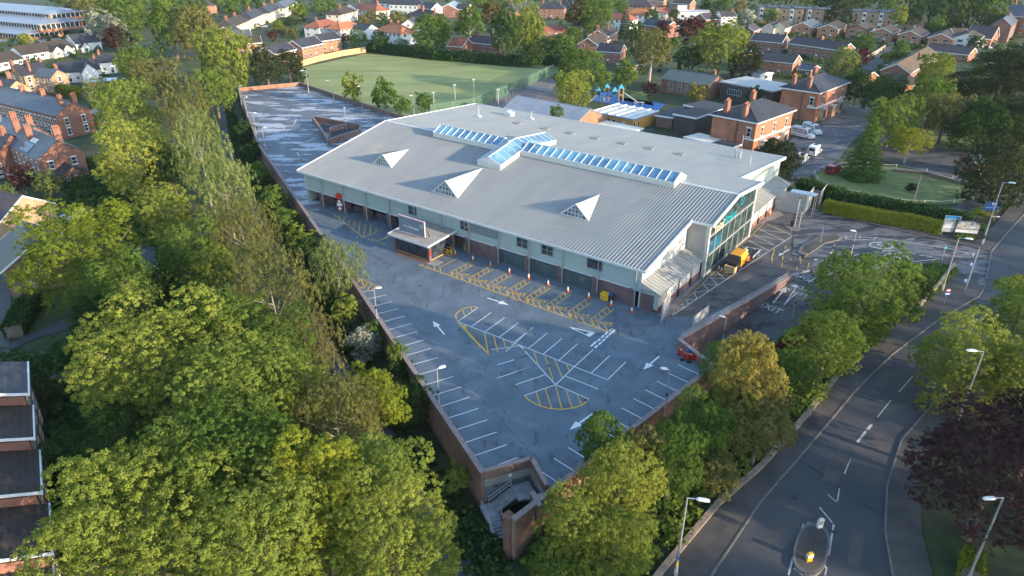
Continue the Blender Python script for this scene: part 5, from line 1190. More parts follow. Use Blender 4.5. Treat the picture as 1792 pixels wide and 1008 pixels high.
T('slim sapling on the field beside the deck wall', BT, 617, 155, 17, 5.5, 'bright', 'loose', 1.7)
T('bushy sapling right of the slim one by the deck wall', BT, 673, 168, 25, 4.5, 'mid', 'loose', 1.2)
T('low sapling group by the far roof corner', BT, 742, 180, 18, 3.5, 'mid', 'loose', 1.0)
T('sapling between the bushy and the low one', BT, 705, 185, 16, 3.5, 'mid', 'loose', 1.1)
T('small sapling behind the leisure centre roof', BT, 974, 198, 13, 6.0, 'mid', 'loose', 1.1)
T('purple shrubby tree in the nursery garden', BT, 1137, 155, 14, 2.5, 'purple', 'round', .9)
T('grey-green tree behind the playground', BT, 1095, 135, 24, 4, 'mid', 'loose', 1.2)
T('golden shrubby tree in front of the nursery hall', BT, 1222, 165, 20, 3.5, 'gold', 'loose', .9)
T('dark tree below the timber building roof', BT, 1320, 168, 14, 4, 'deep', 'round', 1.2)
T('green garden tree right of the yellow flowering bush', BT, 985, 85, 26, 5, 'mid', 'round', 1.0)
T('dark laurel tree in the field corner garden', BT, 940, 90, 24, 4, 'deep', 'round', .9)
T('deep green tree beside the dark conifer in the gardens', BT, 1110, 60, 18, 6, 'deep', 'loose', 1.2)
tree('conifer', 'dark conifer in the gardens behind the olive tree', 'conifer', 1092, 45, 17, 6, 'dark', 'conifer', 1.6)
tree('conifer', 'dark conifer beside the copper tree', 'conifer', 1248, 38, 16, 7, 'dark', 'conifer', 1.7)
tree('conifer', 'slim dark conifer right of the nursery lime', 'conifer', 1305, 62, 12, 7, 'dark', 'conifer', 2.2)
tree('conifer', 'golden conifer behind the olive tree', 'conifer', 1108, 62, 8, 4, 'gold', 'conifer', 1.7)
T('purple maple in front of the brick house on the left', BT, 38, 312, 27, 3.5, 'purple', 'round', 1.0)
T('light green tree right of the purple maple', BT, 82, 323, 27, 3.2, 'pale', 'loose', 1.0)
T('pale green tree at the left edge below the purple maple', BT, 8, 338, 18, 2.5, 'pale', 'round', .9)
tree('shrub', 'yellow flowering bush beside the school walls', 'bush', 46, 70, 11, 2, 'yellow', 'round', 1.0)
tree('shrub', 'pale yellow blossom bush in the gardens', 'bush', 966, 72, 9, 3, 'gold', 'round', 1.1)
tree('shrub', 'bright yellow laburnum bush in the gardens', 'bush', 987, 74, 7, 3, 'yellow', 'round', 1.0)
tree('shrub', 'round yellow-green bush among the back gardens', 'bush', 486, 46, 10, 3, 'yellow', 'round', 1.1)
tree('shrub', 'dark red bush among the back gardens', 'bush', 477, 62, 9, 2.5, 'maroon', 'round', .9)
tree('shrub', 'maroon bush beside the orange gable houses', 'bush', 604, 66, 8, 3, 'maroon', 'round', 1.0)
T('yellow-green garden tree behind the red roofs', BT, 520, 20, 14, 5, 'yellow', 'round', 1.1)
T('round dark bush before the white gable bungalow', BT, 1707, 76, 14, 3, 'deep', 'round', 1.0)
T('bushy green tree in front of the long purple roof', BT, 1512, 78, 20, 5, 'mid', 'loose', 1.0)
T('brown-red shrubby tree left of the timber lane fence', BT, 1508, 102, 15, 5, 'maroon', 'loose', 1.3)
T('green tree beside the lane and mossy roof', BT, 1578, 90, 17, 5, 'mid', 'round', 1.1)
T('yellow-green shrub by the lane', BT, 1553, 100, 9, 2.5, 'yellow', 'round', 1.0)
T('dark spreading tree in front of the brick flats', BT, 1468, 30, 27, 7, 'dark', 'round', 1.0)
T('yellow-green tree in front of the flats', BT, 1575, 30, 13, 8, 'yellow', 'round', 1.4)
T('tall grey pine beside the end of the flats', BT, 1604, 22, 16, 10, 'deep', 'loose', 1.7)
T('bushy green tree right of the flats', BT, 1640, 45, 16, 5, 'mid', 'loose', 1.0)
T('green tree at the left end of the flats', BT, 1350, 27, 14, 5, 'mid', 'round', .9)
T('blossoming pale tree left of the flats', BT, 1308, 30, 13, 6, 'blossom', 'round', 1.1)
T('dull tree left of the flats behind the white house', BT, 1296, 14, 13, 6, 'olive', 'round', 1.1)
far = [(1345, -6, 22, 'bright', 9), (1380, -8, 20, 'mid', 9), (1415, -4, 22, 'bright', 9), (1450, -2, 24, 'deep', 10), (1490, 0, 24, 'mid', 10), (1525, -2, 24, 'deep', 10), (1560, 4, 22, 'mid', 10), (1632, 12, 30, 'mid', 11), (1668, 18, 30, 'deep', 11), (1700, 10, 34, 'deep', 12), (1735, 20, 28, 'mid', 11), (1660, -12, 30, 'deep', 12), (1720, -14, 30, 'mid', 12), (1665, 42, 17, 'deep', 5), (1775, -10, 26, 'deep', 12), (1590, -10, 26, 'deep', 12)]
names = ['first', 'second', 'third', 'fourth', 'fifth', 'sixth', 'seventh', 'eighth', 'ninth', 'tenth', 'eleventh', 'twelfth', 'thirteenth', 'fourteenth', 'fifteenth', 'sixteenth', 'seventeenth', 'eighteenth', 'nineteenth', 'twentieth']
far.sort()
for i, (px, py, r, lf, zc) in enumerate(far):
    T(f'woodland tree behind the brick flats and mansion, {names[i]} from the left', BT, px, py, r, zc, lf, 'loose', 1.15, 'woodland behind the flats')
tl = [(382, 8, 15, 'mid', 4), (405, 12, 15, 'mid', 4), (425, 4, 14, 'mid', 4), (350, 14, 16, 'mid', 5), (320, 4, 18, 'mid', 6), (445, 0, 13, 'deep', 4), (128, 12, 18, 'deep', 6), (100, -4, 20, 'deep', 7), (205, -4, 26, 'mid', 8), (240, -8, 26, 'deep', 9), (287, -6, 22, 'mid', 8)]
tl.sort()
for i, (px, py, r, lf, zc) in enumerate(tl): T(f'green tree along the top left edge beyond the belt, {names[i]} from the left', BT, px, py, r, zc, lf, 'loose', 1.0, 'trees along the top left edge')
mid = [(530, 22, 11, 'mid', 4), (548, 48, 9, 'deep', 3), (508, 40, 11, 'deep', 3), (497, 55, 9, 'olive', 2.5), (515, 58, 9, 'olive', 2.5), (560, 12, 12, 'mid', 5), (580, 8, 10, 'mid', 5), (650, 30, 12, 'olive', 3), (668, 30, 9, 'deep', 3), (695, 32, 14, 'olive', 5), (636, 38, 10, 'olive', 3), (715, 10, 9, 'mid', 4), (770, 40, 13, 'mid', 5), (840, 8, 16, 'mid', 6), (880, 12, 14, 'mid', 6), (935, 60, 12, 'deep', 4), (1005, 62, 16, 'mid', 5), (1085, 10, 14, 'mid', 6), (1140, 28, 13, 'deep', 5), (1180, 25, 9, 'deep', 4), (1240, 10, 14, 'deep', 6), (1270, 5, 14, 'mid', 6), (1225, 45, 9, 'deep', 4), (1330, 45, 9, 'olive', 4), (1320, 70, 9, 'mid', 3), (1165, 18, 9, 'deep', 4), (1130, 68, 10, 'mid', 4), (1180, 78, 12, 'mid', 5), (1300, 30, 9, 'deep', 4)]
mid.sort()
words = ['at the left', 'next along', 'third along', 'fourth along', 'fifth along']
for i, (px, py, r, lf, zc) in enumerate(mid):
    nm = ['first', 'second', 'third', 'fourth', 'fifth', 'sixth', 'seventh', 'eighth', 'ninth', 'tenth', 'eleventh', 'twelfth', 'thirteenth', 'fourteenth', 'fifteenth', 'sixteenth', 'seventeenth', 'eighteenth', 'nineteenth', 'twentieth', 'twenty-first', 'twenty-second', 'twenty-third', 'twenty-fourth', 'twenty-fifth', 'twenty-sixth', 'twenty-seventh', 'twenty-eighth', 'twenty-ninth'][i]
    col = {'mid': 'green', 'deep': 'dark green', 'olive': 'olive'}[lf]
    T(f'small {col} garden tree among the far houses, {nm} from the left', BT, px, py, r, zc, lf, 'round', 1.0, 'small trees in the far gardens')
# unseen tall trees added right of the view to shade the road and the deck
off = [(34, 14, 9), (50, 8, 10), (60, 32, 10), (63, 42, 8), (110, -20, 13), (122, -4, 13), (134, 12, 13), (146, 28, 13), (158, 44, 13), (170, 60, 13), (128, -24, 13), (140, -8, 13), (152, 8, 13), (164, 24, 13), (176, 40, 13), (112, 92, 8)]
for i, (x, y, r) in enumerate(off):
    gz = H0(x, y)
    T(f'tall roadside tree beyond the right edge of the view, number {i + 1} along', BT, 0, 0, 0, 0, 'mid', 'round', 1.1, 'tall trees right of the road', pos=(x, y, gz + 13.5 + (4 if x > 100 else 0)), radius=r * .75)

# hedges: leaf cloud on a box along a polyline
def hedge(name, label, cat, pl, wd, ht, leaf, dens=55, ls=.3, group=None, ragged=.12, kind=None, core=True):
    global rng
    rng = np.random.default_rng(len(label) * 7 + int(wd * 10))
    pl = [Vector(p[:2]) for p in pl]; o = pl[0]; gz0 = H0(o.x, o.y)
    root = thing(name, label, cat, (o.x, o.y, gz0), 0, group)
    if kind: root['kind'] = kind
    pts, nr = [], []
    for a, b in zip(pl, pl[1:]):
        d = b - a; ln = d.length; d.normalize(); nn = Vector((-d.y, d.x)); k = int(ln * (wd + 2 * ht) * dens)
        for _ in range(k):
            s = random.uniform(0, ln); u = random.uniform(0, wd + 2 * ht)
            if u < ht: off_, z, n_ = -wd / 2, u, (-nn.x, -nn.y, .25)
            elif u < ht + wd: off_, z, n_ = u - ht - wd / 2, ht, (0, 0, 1)
            else: off_, z, n_ = wd / 2, wd + 2 * ht - u, (nn.x, nn.y, .25)
            q = a + d * s + nn * off_
            g_ = H0(q.x, q.y) - gz0
            bump_ = ragged * (math.sin(q.x * .9) + math.sin(q.y * 1.3 + 1)) * .6
            pts.append((q.x - o.x + random.gauss(0, ragged), q.y - o.y + random.gauss(0, ragged), g_ + z + random.gauss(0, ragged) + (bump_ if z >= ht else 0))); nr.append(n_)
    pts = np.array(pts); nr = np.array(nr) + rng.normal(scale=.4, size=(len(pts), 3)); nr /= np.linalg.norm(nr, axis=1)[:, None]
    me = leaf_mesh('foliage', pts, nr, ls * rng.uniform(.7, 1.4, len(pts)), rng.uniform(0, 1, len(pts)))
    ob = inst(me, 'foliage', root); ob.material_slots[0].link = 'OBJECT'; ob.material_slots[0].material = LEAF[leaf]
    if core:
        mb = MB(); vs = []
        for i, p in enumerate(pl):
            a = pl[max(i - 1, 0)]; b = pl[min(i + 1, len(pl) - 1)]; d = (b - a).normalized(); n = Vector((-d.y, d.x)) * wd * .42; q = p - o; g_ = H0(p.x, p.y) - gz0
            vs += [(q.x - n.x, q.y - n.y, g_ - .2), (q.x + n.x, q.y + n.y, g_ - .2), (q.x + n.x, q.y + n.y, g_ + ht * .9), (q.x - n.x, q.y - n.y, g_ + ht * .9)]
        fs = []
        for i in range(len(pl) - 1):
            a = 4 * i; b = a + 4; fs += [(a + k, a + (k + 1) % 4, b + (k + 1) % 4, b + k) for k in range(4)]
        e = 4 * (len(pl) - 1); fs += [(3, 2, 1, 0), (e, e + 1, e + 2, e + 3)]
        mb.add(vs, fs); cm_ = mb.build('branches', M['bark'], root)
    return root
hedge('clipped_hedge', 'long clipped yellow-green hedge beside the access road', 'hedge', subdiv(W2([(1441, 370), (1500, 383), (1560, 393), (1610, 402), (1645, 410)]), 4), 1.7, 2.3, 'hedge', 90, .26, ragged=.06)
hedge('hedge', 'dark rough hedge behind the clipped yellow-green one', 'hedge', subdiv(W2([(1400, 334), (1450, 352), (1520, 368), (1580, 378), (1640, 390), (1690, 398)]), 4), 2.4, 2.3, 'deep', 50, .42, ragged=.3)
hedge('hedge', 'green hedge behind the two signboards', 'hedge', subdiv(W2([(1690, 402), (1712, 408), (1712, 418)]), 4), 1.4, 1.7, 'mid', 70, .3, ragged=.15)
hedge('hedge', 'low green planting under the photograph signboard', 'hedge', W2([(1672, 417), (1702, 421)]), 1.4, .6, 'mid', 70, .3, ragged=.15)
hedge('hedge', 'red-leaved hedge along the exit ramp', 'hedge', subdiv([(RA + RD * s + RN * 9.0) for s in (5, 12, 20, 29)], 4), 1.7, 1.5, 'redhedge', 70, .34, ragged=.2)
hedge('hedge', 'dark green hedge along the far edge of the playing field', 'hedge', subdiv(W2([(648, 90), (700, 96), (760, 104), (830, 109), (900, 115), (960, 112), (1000, 118)]), 8), 3.5, 3.0, 'deep', 16, .7, ragged=.4)
hedge('hedge', 'yellow-green hedge behind the blue slate terrace', 'hedge', subdiv(W2([(98, 160), (125, 168), (150, 172)]), 4), 2.5, 2.6, 'hedge', 40, .4, ragged=.25)
hedge('hedge', 'dark hedge below the white flowering garden bush at the left', 'hedge', W2([(52, 668), (95, 655), (140, 640)]), 2.0, 2.0, 'deep', 70, .3, ragged=.2)
hedge('clipped_hedge', 'rounded clipped hedge by the garden path at the left', 'hedge', W2([(28, 590), (45, 555), (62, 535)]), 2.6, 2.0, 'deep', 80, .28, ragged=.12)
hedge('hedge', 'bright yellow hedge below the purple beech at the bottom right', 'hedge', W2([(1692, 1020), (1697, 985)]), 1.6, 1.8, 'hedge', 90, .22, ragged=.08)
hedge('grass_bank', 'grassy bank tapering behind the low stone wall at the junction', 'bank', subdiv(W2([(1600, 520), (1635, 490), (1652, 468)]), 3), 3.2, .5, 'mid', 60, .3, ragged=.2)
tree('shrub', 'white flowering bush in the garden beside the stepped houses', 'bush', 96, 672, 20, 1.4, 'blossom', 'shrub', .8)
tree('shrub', 'dark clipped bush on the oval lawn', 'bush', 1594, 330, 9, .8, 'dark', 'shrub', 1.0)
tree('shrub', 'yellow bush left of the blue board by the junction', 'bush', 1712, 375, 11, 1.0, 'yellow', 'shrub', 1.0)
tree('shrub', 'golden bush right of the blue board by the junction', 'bush', 1730, 382, 10, 1.0, 'gold', 'shrub', 1.0)
tree('shrub', 'small yellow bush in the nursery garden', 'bush', 1138, 172, 5, .8, 'yellow', 'shrub', 1.0)
tree('shrub', 'yellow bush behind the far left corner of the car park', 'bush', 424, 148, 6, 1.5, 'yellow', 'shrub', 1.0)
# undergrowth that nobody could count: strip beside the path, garden greenery among the far houses
def scatter(name, label, cat, polys, per, leaf, ls, hmax, seed, zfn=None):
    global rng
    rng = np.random.default_rng(seed); random.seed(seed); pts = []
    for poly, cnt in polys:
        xs = [p[0] for p in poly]; ys = [p[1] for p in poly]; k = 0; tries = 0
        while k < cnt and tries < cnt * 20:
            tries += 1
            x, y = random.uniform(min(xs), max(xs)), random.uniform(min(ys), max(ys))
            if not inpoly(x, y, poly) or (inpoly(x, y, DECK)): continue
            k += 1; hh = hmax * random.uniform(.25, 1); rr = hh * random.uniform(.6, 1.0); g_ = H0(x, y)
            q = sph(per, -.1) * rng.uniform(.75, 1.1, (per, 1)); pts.append(np.stack([x + q[:, 0] * rr, y + q[:, 1] * rr, g_ + np.abs(q[:, 2]) * hh], 1))
    pts = np.concatenate(pts); nr = rng.normal(size=pts.shape) + np.array([0, 0, .7]); nr /= np.linalg.norm(nr, axis=1)[:, None]
    cl = np.repeat(rng.uniform(0, 1, len(pts) // per), per) * .6 + rng.uniform(0, .4, len(pts))
    me = leaf_mesh(name, pts, nr, ls * rng.uniform(.7, 1.4, len(pts)), cl); me.materials[0] = LEAF[leaf]
    o = bpy.data.objects.new(name, me); COL.objects.link(o); tag(o, label, cat, kind='stuff'); return o
strip = [at(*p).to_2d()[:] for p in [(395, 170), (425, 230), (455, 300), (540, 440), (600, 560), (690, 700), (790, 840), (895, 980), (880, 1060), (830, 1040), (800, 965), (700, 790), (610, 640), (560, 560), (440, 340), (402, 250)]]
scatter('undergrowth', 'dark weedy undergrowth between the footpath and the car park wall', 'undergrowth', [(strip, 1500)], 34, 'weed', .34, 1.1, 5)
ms_ = [at(*p).to_2d()[:] for p in [(905, 985), (1020, 880), (1130, 780), (1230, 680), (1290, 620), (1400, 580), (1480, 520), (1590, 510), (1540, 580), (1420, 705), (1330, 800), (1250, 875), (1140, 990), (1000, 1060)]]
scatter('bank_planting', 'green undergrowth under the trees between wall and pavement', 'undergrowth', [(ms_, 1000)], 40, 'mid', .36, 1.7, 6)
gl_ = [at(*p).to_2d()[:] for p in [(300, 20), (520, -20), (900, -20), (1320, -20), (1330, 60), (1330, 120), (1130, 140), (1050, 100), (900, 95), (640, 80), (500, 95), (430, 110)]]
gr_ = [at(*p).to_2d()[:] for p in [(1310, 50), (1640, 40), (1790, 40), (1790, 120), (1640, 190), (1500, 170), (1310, 130)]]
gl2 = [at(*p).to_2d()[:] for p in [(0, 60), (200, 50), (200, 110), (230, 180), (130, 240), (100, 160), (0, 140)]]
scatter('garden_greenery', 'low hedges and shrubs filling the gardens of the far houses', 'garden greenery', [(gl_, 900), (gr_, 500), (gl2, 160)], 46, 'deep', .75, 2.6, 8)
gl3 = [at(*p).to_2d()[:] for p in [(0, 640), (70, 640), (150, 620), (180, 700), (180, 800), (100, 860), (60, 700)]]
gl4 = [at(*p).to_2d()[:] for p in [(60, 270), (180, 290), (400, 520), (520, 620), (560, 900), (60, 1000), (40, 640), (240, 560), (300, 440), (160, 400)]]
scatter('belt_understorey', 'shady understorey beneath the tree belt on the left', 'undergrowth', [(gl3, 160), (gl4, 1300)], 46, 'deep', .5, 3.0, 9)
# ------------------------------------------------------------------ houses
WM = {}
def win_meshes(w_, h_, nx_, nz_, fm, surround=False):
    key = (w_, h_, nx_, nz_, fm, surround)
    if key not in WM:
        t = MB(); b = .07
        for i in range(nx_ + 1): x = -w_ / 2 + w_ * i / nx_; t.bb(x - b / 2, x + b / 2, -.05, .03, 0, h_)
        for i in range(nz_ + 1): z = h_ * i / nz_; t.bb(-w_ / 2 - b / 2, w_ / 2 + b / 2, -.045, .03, z - b / 2, z + b / 2)
        if surround: t.bb(-w_ / 2 - .22, w_ / 2 + .22, -.1, .02, -.2, -.04); t.bb(-w_ / 2 - .22, w_ / 2 + .22, -.09, .02, h_ + .04, h_ + .28)
        p = MB(); p.bb(-w_ / 2, w_ / 2, -.012, .02, 0, h_)
        WM[key] = (t.mesh('window', M[fm]), p.mesh('pane', M['glass']))
    return WM[key]
def add_window(root, x, y, z, rz, w_=1.3, h_=1.2, nx_=2, nz_=1, fm='upvc', surround=False):
    f, p = win_meshes(w_, h_, nx_, nz_, fm, surround)
    a = inst(f, 'window', root, (x, y, z), rz); inst(p, 'pane', a); return a
def add_door(root, x, y, z, rz, mt='dark_trim'):
    if ('door', mt) not in WM:
        t = MB(); t.bb(-.5, .5, -.05, .03, 0, 2.05); f = MB(); f.bb(-.58, -.5, -.08, .03, 0, 2.13); f.bb(.5, .58, -.08, .03, 0, 2.13); f.bb(-.5, .5, -.08, .03, 2.05, 2.13); f.bb(-.35, .35, -.06, -.05, 1.25, 1.85)
        WM[('door', mt)] = (t.mesh('door', M[mt]), f.mesh('door_frame', M['upvc']))
    d, f = WM[('door', mt)]; a = inst(d, 'door', root, (x, y, z), rz); inst(f, 'door_frame', a)
CHM = {}
def chimney_mesh(h_, w_, d_, wallmat):
    key = (round(h_, 1), w_, d_, wallmat)
    if key not in CHM:
        t = MB(); t.bb(-w_ / 2, w_ / 2, -d_ / 2, d_ / 2, -1.4, h_); t.bb(-w_ / 2 - .08, w_ / 2 + .08, -d_ / 2 - .08, d_ / 2 + .08, h_ - .3, h_ - .12); t.bb(-w_ / 2 - .05, w_ / 2 + .05, -d_ / 2 - .05, d_ / 2 + .05, h_ - .08, h_ + .02)
        n = max(2, int(d_ / .38))
        for i in range(n): t.tube((0, -d_ / 2 + d_ * (i + .5) / n, h_), (0, -d_ / 2 + d_ * (i + .5) / n, h_ + .5), .13, .1, n=7, mi=1)
        me = t.mesh('chimney', [M[wallmat], M['pot']]); CHM[key] = me
    return CHM[key]
def volume(root, L_, wd, ev, hr, typ, wall, roof, fascia, z0=-.6, oh=.35, x0=0, y0=0, rz=0, trimmat='upvc'):
    """walls + roof of one gabled or hipped volume, local frame x along the ridge"""
    hl, hw = L_ / 2, wd / 2
    c, s = math.cos(rz), math.sin(rz)
    tr = lambda p: (x0 + p[0] * c - p[1] * s, y0 + p[0] * s + p[1] * c, p[2])
    t = MB()
    if typ == 'gable':
        prof = [(-hw, z0), (hw, z0), (hw, ev), (0, hr - .12), (-hw, ev)]
        m2 = MB(); m2.extr(prof, -hl, hl); t.add([tr(v) for v in m2.v], [f for f in m2.f])
    else:
        m2 = MB(); m2.bb(-hl, hl, -hw, hw, z0, ev); t.add([tr(v) for v in m2.v], m2.f)
    w_ = t.build('wall', M[wall], root)
    sl = (hr - ev) / hw; ze = ev - sl * oh; th = .16
    t = MB(); g_ = MB()
    if typ == 'gable':
        for sg in (1, -1):
            A, B_, Cc, D = (-hl - oh * .7, sg * (hw + oh), ze), (hl + oh * .7, sg * (hw + oh), ze), (hl + oh * .7, 0, hr), (-hl - oh * .7, 0, hr)
            m2 = MB(); m2.slab([A, B_, Cc, D] if sg < 0 else [B_, A, D, Cc], th); 
            for i, v in enumerate(m2.v): m2.v[i] = (v[0], v[1], v[2] + th)
            t.add([tr(v) for v in m2.v], m2.f)
            if fascia:
                g2 = MB(); y = sg * (hw + oh + .04); g2.bb(-hl - oh * .7, hl + oh * .7, y - .04, y + .05, ze - .12, ze + .14)
                for xx in (-hl - oh * .7 - .05, hl + oh * .7 + .05):
                    g2.add([(xx - .04, sg * (hw + oh), ze - .14), (xx + .04, sg * (hw + oh), ze - .14), (xx + .04, 0, hr - .14), (xx - .04, 0, hr - .14), (xx - .04, sg * (hw + oh), ze + .17), (xx + .04, sg * (hw + oh), ze + .17), (xx + .04, 0, hr + .17), (xx - .04, 0, hr + .17)], [(3, 2, 1, 0), (4, 5, 6, 7), (0, 1, 5, 4), (1, 2, 6, 5), (2, 3, 7, 6), (3, 0, 4, 7)])
                g_.add([tr(v) for v in g2.v], g2.f)
        rc = MB(); rc.tube((-hl - oh * .7, 0, hr + th), (hl + oh * .7, 0, hr + th), .13, n=6); t.add([tr(v) for v in rc.v], rc.f)
    else:
        rl = max(.02, hl - hw * .95); E_ = [(-hl - oh, -hw - oh, ze), (hl + oh, -hw - oh, ze), (hl + oh, hw + oh, ze), (-hl - oh, hw + oh, ze)]; R1, R2 = (-rl, 0, hr), (rl, 0, hr)
        lo = [(p[0], p[1], p[2] - th) for p in E_]
        vs = E_ + [R1, R2] + lo
        t.add([tr(v) for v in vs], [(0, 1, 5, 4), (1, 2, 5), (2, 3, 4, 5), (3, 0, 4), (9, 8, 7, 6), (6, 7, 1, 0), (7, 8, 2, 1), (8, 9, 3, 2), (9, 6, 0, 3)])
        for a, b in ((R1, R2), (E_[0], R1), (E_[3], R1), (E_[1], R2), (E_[2], R2)): 
            rc = MB(); rc.tube(Vector(a) + Vector((0, 0, .03)), Vector(b) + Vector((0, 0, .03)), .11, n=5); t.add([tr(v) for v in rc.v], rc.f)
        if fascia:
            g2 = MB()
            for a, b in zip(E_, E_[1:] + E_[:1]):
                a, b = Vector(a), Vector(b); d = (b - a).normalized(); n = Vector((-d.y, d.x, 0)) * -.05
                g2.add([a + n + Vector((0, 0, -.24)), b + n + Vector((0, 0, -.24)), b + n + Vector((0, 0, -.02)), a + n + Vector((0, 0, -.02)), a + Vector((0, 0, -.24)), b + Vector((0, 0, -.24)), b + Vector((0, 0, -.02)), a + Vector((0, 0, -.02))], [(0, 1, 2, 3), (7, 6, 5, 4), (3, 2, 6, 7), (4, 5, 1, 0)])
            g_.add([tr(v) for v in g2.v], g2.f)
    r_ = t.build('roof', M[roof], root)
    if g_.v: g_.build('fascia', M[trimmat], root)
    return w_, r_
def house(name, label, cat, r1, r2, hr, wd, ev, typ='gable', wall='brick', roof='slate', fascia=True, chim=(), win=True, door=True, ws=(1.3, 1.2), sur=False, group=None, per=3.2, ends=True, gz=None, trimmat='upvc', fm='upvc', ext=0.0, cw='brick'):
    """ridge seen between photo pixels r1 and r2, hr metres above the ground"""
    if gz is None:
        p1, p2 = at(*r1, hr), at(*r2, hr)
    else:
        p1, p2 = P(*r1, gz + hr), P(*r2, gz + hr)
    if p2.x < p1.x: p1, p2 = p2, p1
    c = (p1 + p2) / 2; d = (p2 - p1).to_2d(); Ln = d.length + (wd * .95 if typ == 'hip' else 0) + ext; rz = math.atan2(d.y, d.x)
    g_ = H0(c.x, c.y) if gz is None else gz
    root = thing(name, label, cat, (c.x, c.y, g_), rz, group)
    w_, rf = volume(root, Ln, wd, ev, hr, typ, wall, roof, fascia, trimmat=trimmat)
    root['dims'] = [Ln, wd, ev, hr]
    camd = (Vector((0, 0)) - c.to_2d()); lc_ = Vector((camd.x * math.cos(-rz) - camd.y * math.sin(-rz), camd.x * math.sin(-rz) + camd.y * math.cos(-rz)))
    floors = [0.9, 3.6] if ev > 4.4 else [0.95]
    if win:
        sy = 1 if lc_.y > 0 else -1
        n = max(1, int(round(Ln / per)))
        for fl in floors:
            for i in range(n):
                x = -Ln / 2 + Ln * (i + .5) / n
                if fl < 1 and door and i == n // 2: add_door(root, x, sy * (wd / 2), 0, math.pi if sy > 0 else 0); continue
                add_window(root, x, sy * wd / 2, fl, math.pi if sy > 0 else 0, ws[0], ws[1], 2 if ws[0] > 1 else 1, 1 if ws[0] > 1 else 2, fm, sur)
        if ends:
            sx = 1 if lc_.x > 0 else -1
            m_ = max(1, int(wd / 4.2))
            for fl in floors:
                for i in range(m_):
                    y = -wd / 2 + wd * (i + .5) / m_
                    add_window(root, sx * Ln / 2, y, fl, math.pi / 2 * sx, ws[0], ws[1], 2 if ws[0] > 1 else 1, 1 if ws[0] > 1 else 2, fm, sur)
    for (t_, off_, h_, cd) in chim:
        x = -Ln / 2 + Ln * t_; y = off_ * wd / 2; zr = hr - abs(off_) * (hr - ev)
        inst(chimney_mesh(h_ + (hr - zr), .75, cd, cw), 'chimney', rf, (x, y, zr))
    return root
BH = 'house'
def local(root, px, py, z):
    p = P(px, py, root.location.z + z); return root.matrix_basis.inverted() @ p
def velux(root, roofo, pts, mtn='glass'):
    """flat panels lying on a roof slope, local coordinates"""
    t = MB(); t.slab(pts, -.08); return t.build('rooflight', M[mtn], roofo)
def roof_of(root): return [o for o in root.children if o.name.startswith('roof')][0]

# --- left side, near to far
tr = house('terraced_house', 'long red brick terrace with blue slate roof and white sashes', 'terrace', (-60, 138), (122.5, 177.5), 9.6, 9.5, 6.6, 'gable', 'brick', 'slate', False, [(.12, 0, 1.6, 1.3), (.36, 0, 1.6, 1.3), (.58, 0, 1.6, 1.3), (.77, 0, 1.6, 1.3), (.985, .35, 1.6, 1.3), (.97, -.35, 1.6, 1.3)], ws=(.95, 1.75), sur=True, per=2.1)
d_ = tr['dims']
for k in range(6):
    x = -d_[0] / 2 + d_[0] * (k + .75) / 6.2
    t = MB(); t.prism([(x - 1.1, -d_[1] / 2), (x - .75, -d_[1] / 2 - .8), (x + .75, -d_[1] / 2 - .8), (x + 1.1, -d_[1] / 2)], 0, 2.6); b_ = t.build('bay_window', M['upvc'], tr)
    t = MB(); t.prism([(x - 1.2, -d_[1] / 2), (x - .85, -d_[1] / 2 - .95), (x + .85, -d_[1] / 2 - .95), (x + 1.2, -d_[1] / 2)], 2.6, [3.4, 2.75, 2.75, 3.4]); t.build('bay_roof', M['slate'], b_)
    t = MB(); t.bb(x - .65, x + .65, -d_[1] / 2 - .83, -d_[1] / 2 - .78, .8, 2.3); t.build('pane', M['glass'], b_)
house('slate_outbuilding', 'small blue slate outhouse roof at the end of the red terrace', 'outbuilding', (155, 196), (171, 190), 4.2, 4.5, 3.0, 'gable', 'brick', 'slate', False, win=True, door=False, ends=False)
bh = house('brick_house', 'large red brick house with slate roof, rooflights and a solar panel', BH, (38, 219), (98.4, 245.5), 9.6, 9.5, 6.2, 'gable', 'brick', 'slate', False, [(.05, -.3, 1.7, 1.4), (.45, -.35, 1.7, 1.4), (.75, .45, 1.7, 1.6)], ws=(1.0, 1.6), sur=True)
d_ = bh['dims']; sl = (d_[3] - d_[2]) / (d_[1] / 2)
for i, x in enumerate((.6, 1.8, 3.0)):
    y0, y1 = -1.4, -2.4; z = lambda y: d_[3] + .22 + sl * y
    velux(bh, roof_of(bh), [(x, y1, z(y1)), (x + .75, y1, z(y1)), (x + .75, y0, z(y0)), (x, y0, z(y0))], 'upvc')
t = MB(); y0, y1 = -2.7, -4.6; t.slab([(-1.0, y1, z(y1)), (4.2, y1, z(y1)), (4.2, y0, z(y0)), (-1.0, y0, z(y0))], -.1); t.build('solar_panel', M['solar'], roof_of(bh))
t = MB(); px_ = d_[0] / 2
volume(bh, 4.5, 6.2, 2.4, 4.2, 'gable', 'brick', 'slate_dark', False, x0=px_ + 2.2, y0=.2)
add_door(bh, px_ + 4.45, .5, 0, math.pi / 2); add_window(bh, px_ + 4.45, -1.5, .9, math.pi / 2, 1.0, 1.2); add_window(bh, px_ + 4.45, 2.1, .9, math.pi / 2, .8, 1.2)
house('brick_house', 'red brick house with dark slate roof at the left edge behind the solar one', BH, (-40, 232), (18, 236), 8.5, 8, 5.8, 'gable', 'brick', 'slate_dark', False, [(.8, 0, 1.6, 1.2)], ws=(1.0, 1.6), sur=True)
house('slate_roofed_house', 'slate roofed house with tall chimneys between the terrace and the solar house', BH, (10, 205), (60, 222), 8.6, 7, 5.6, 'gable', 'brick', 'slate', False, [(.3, 0, 1.8, 1.5), (.75, .2, 1.8, 1.5)], ws=(1.0, 1.6), sur=True)
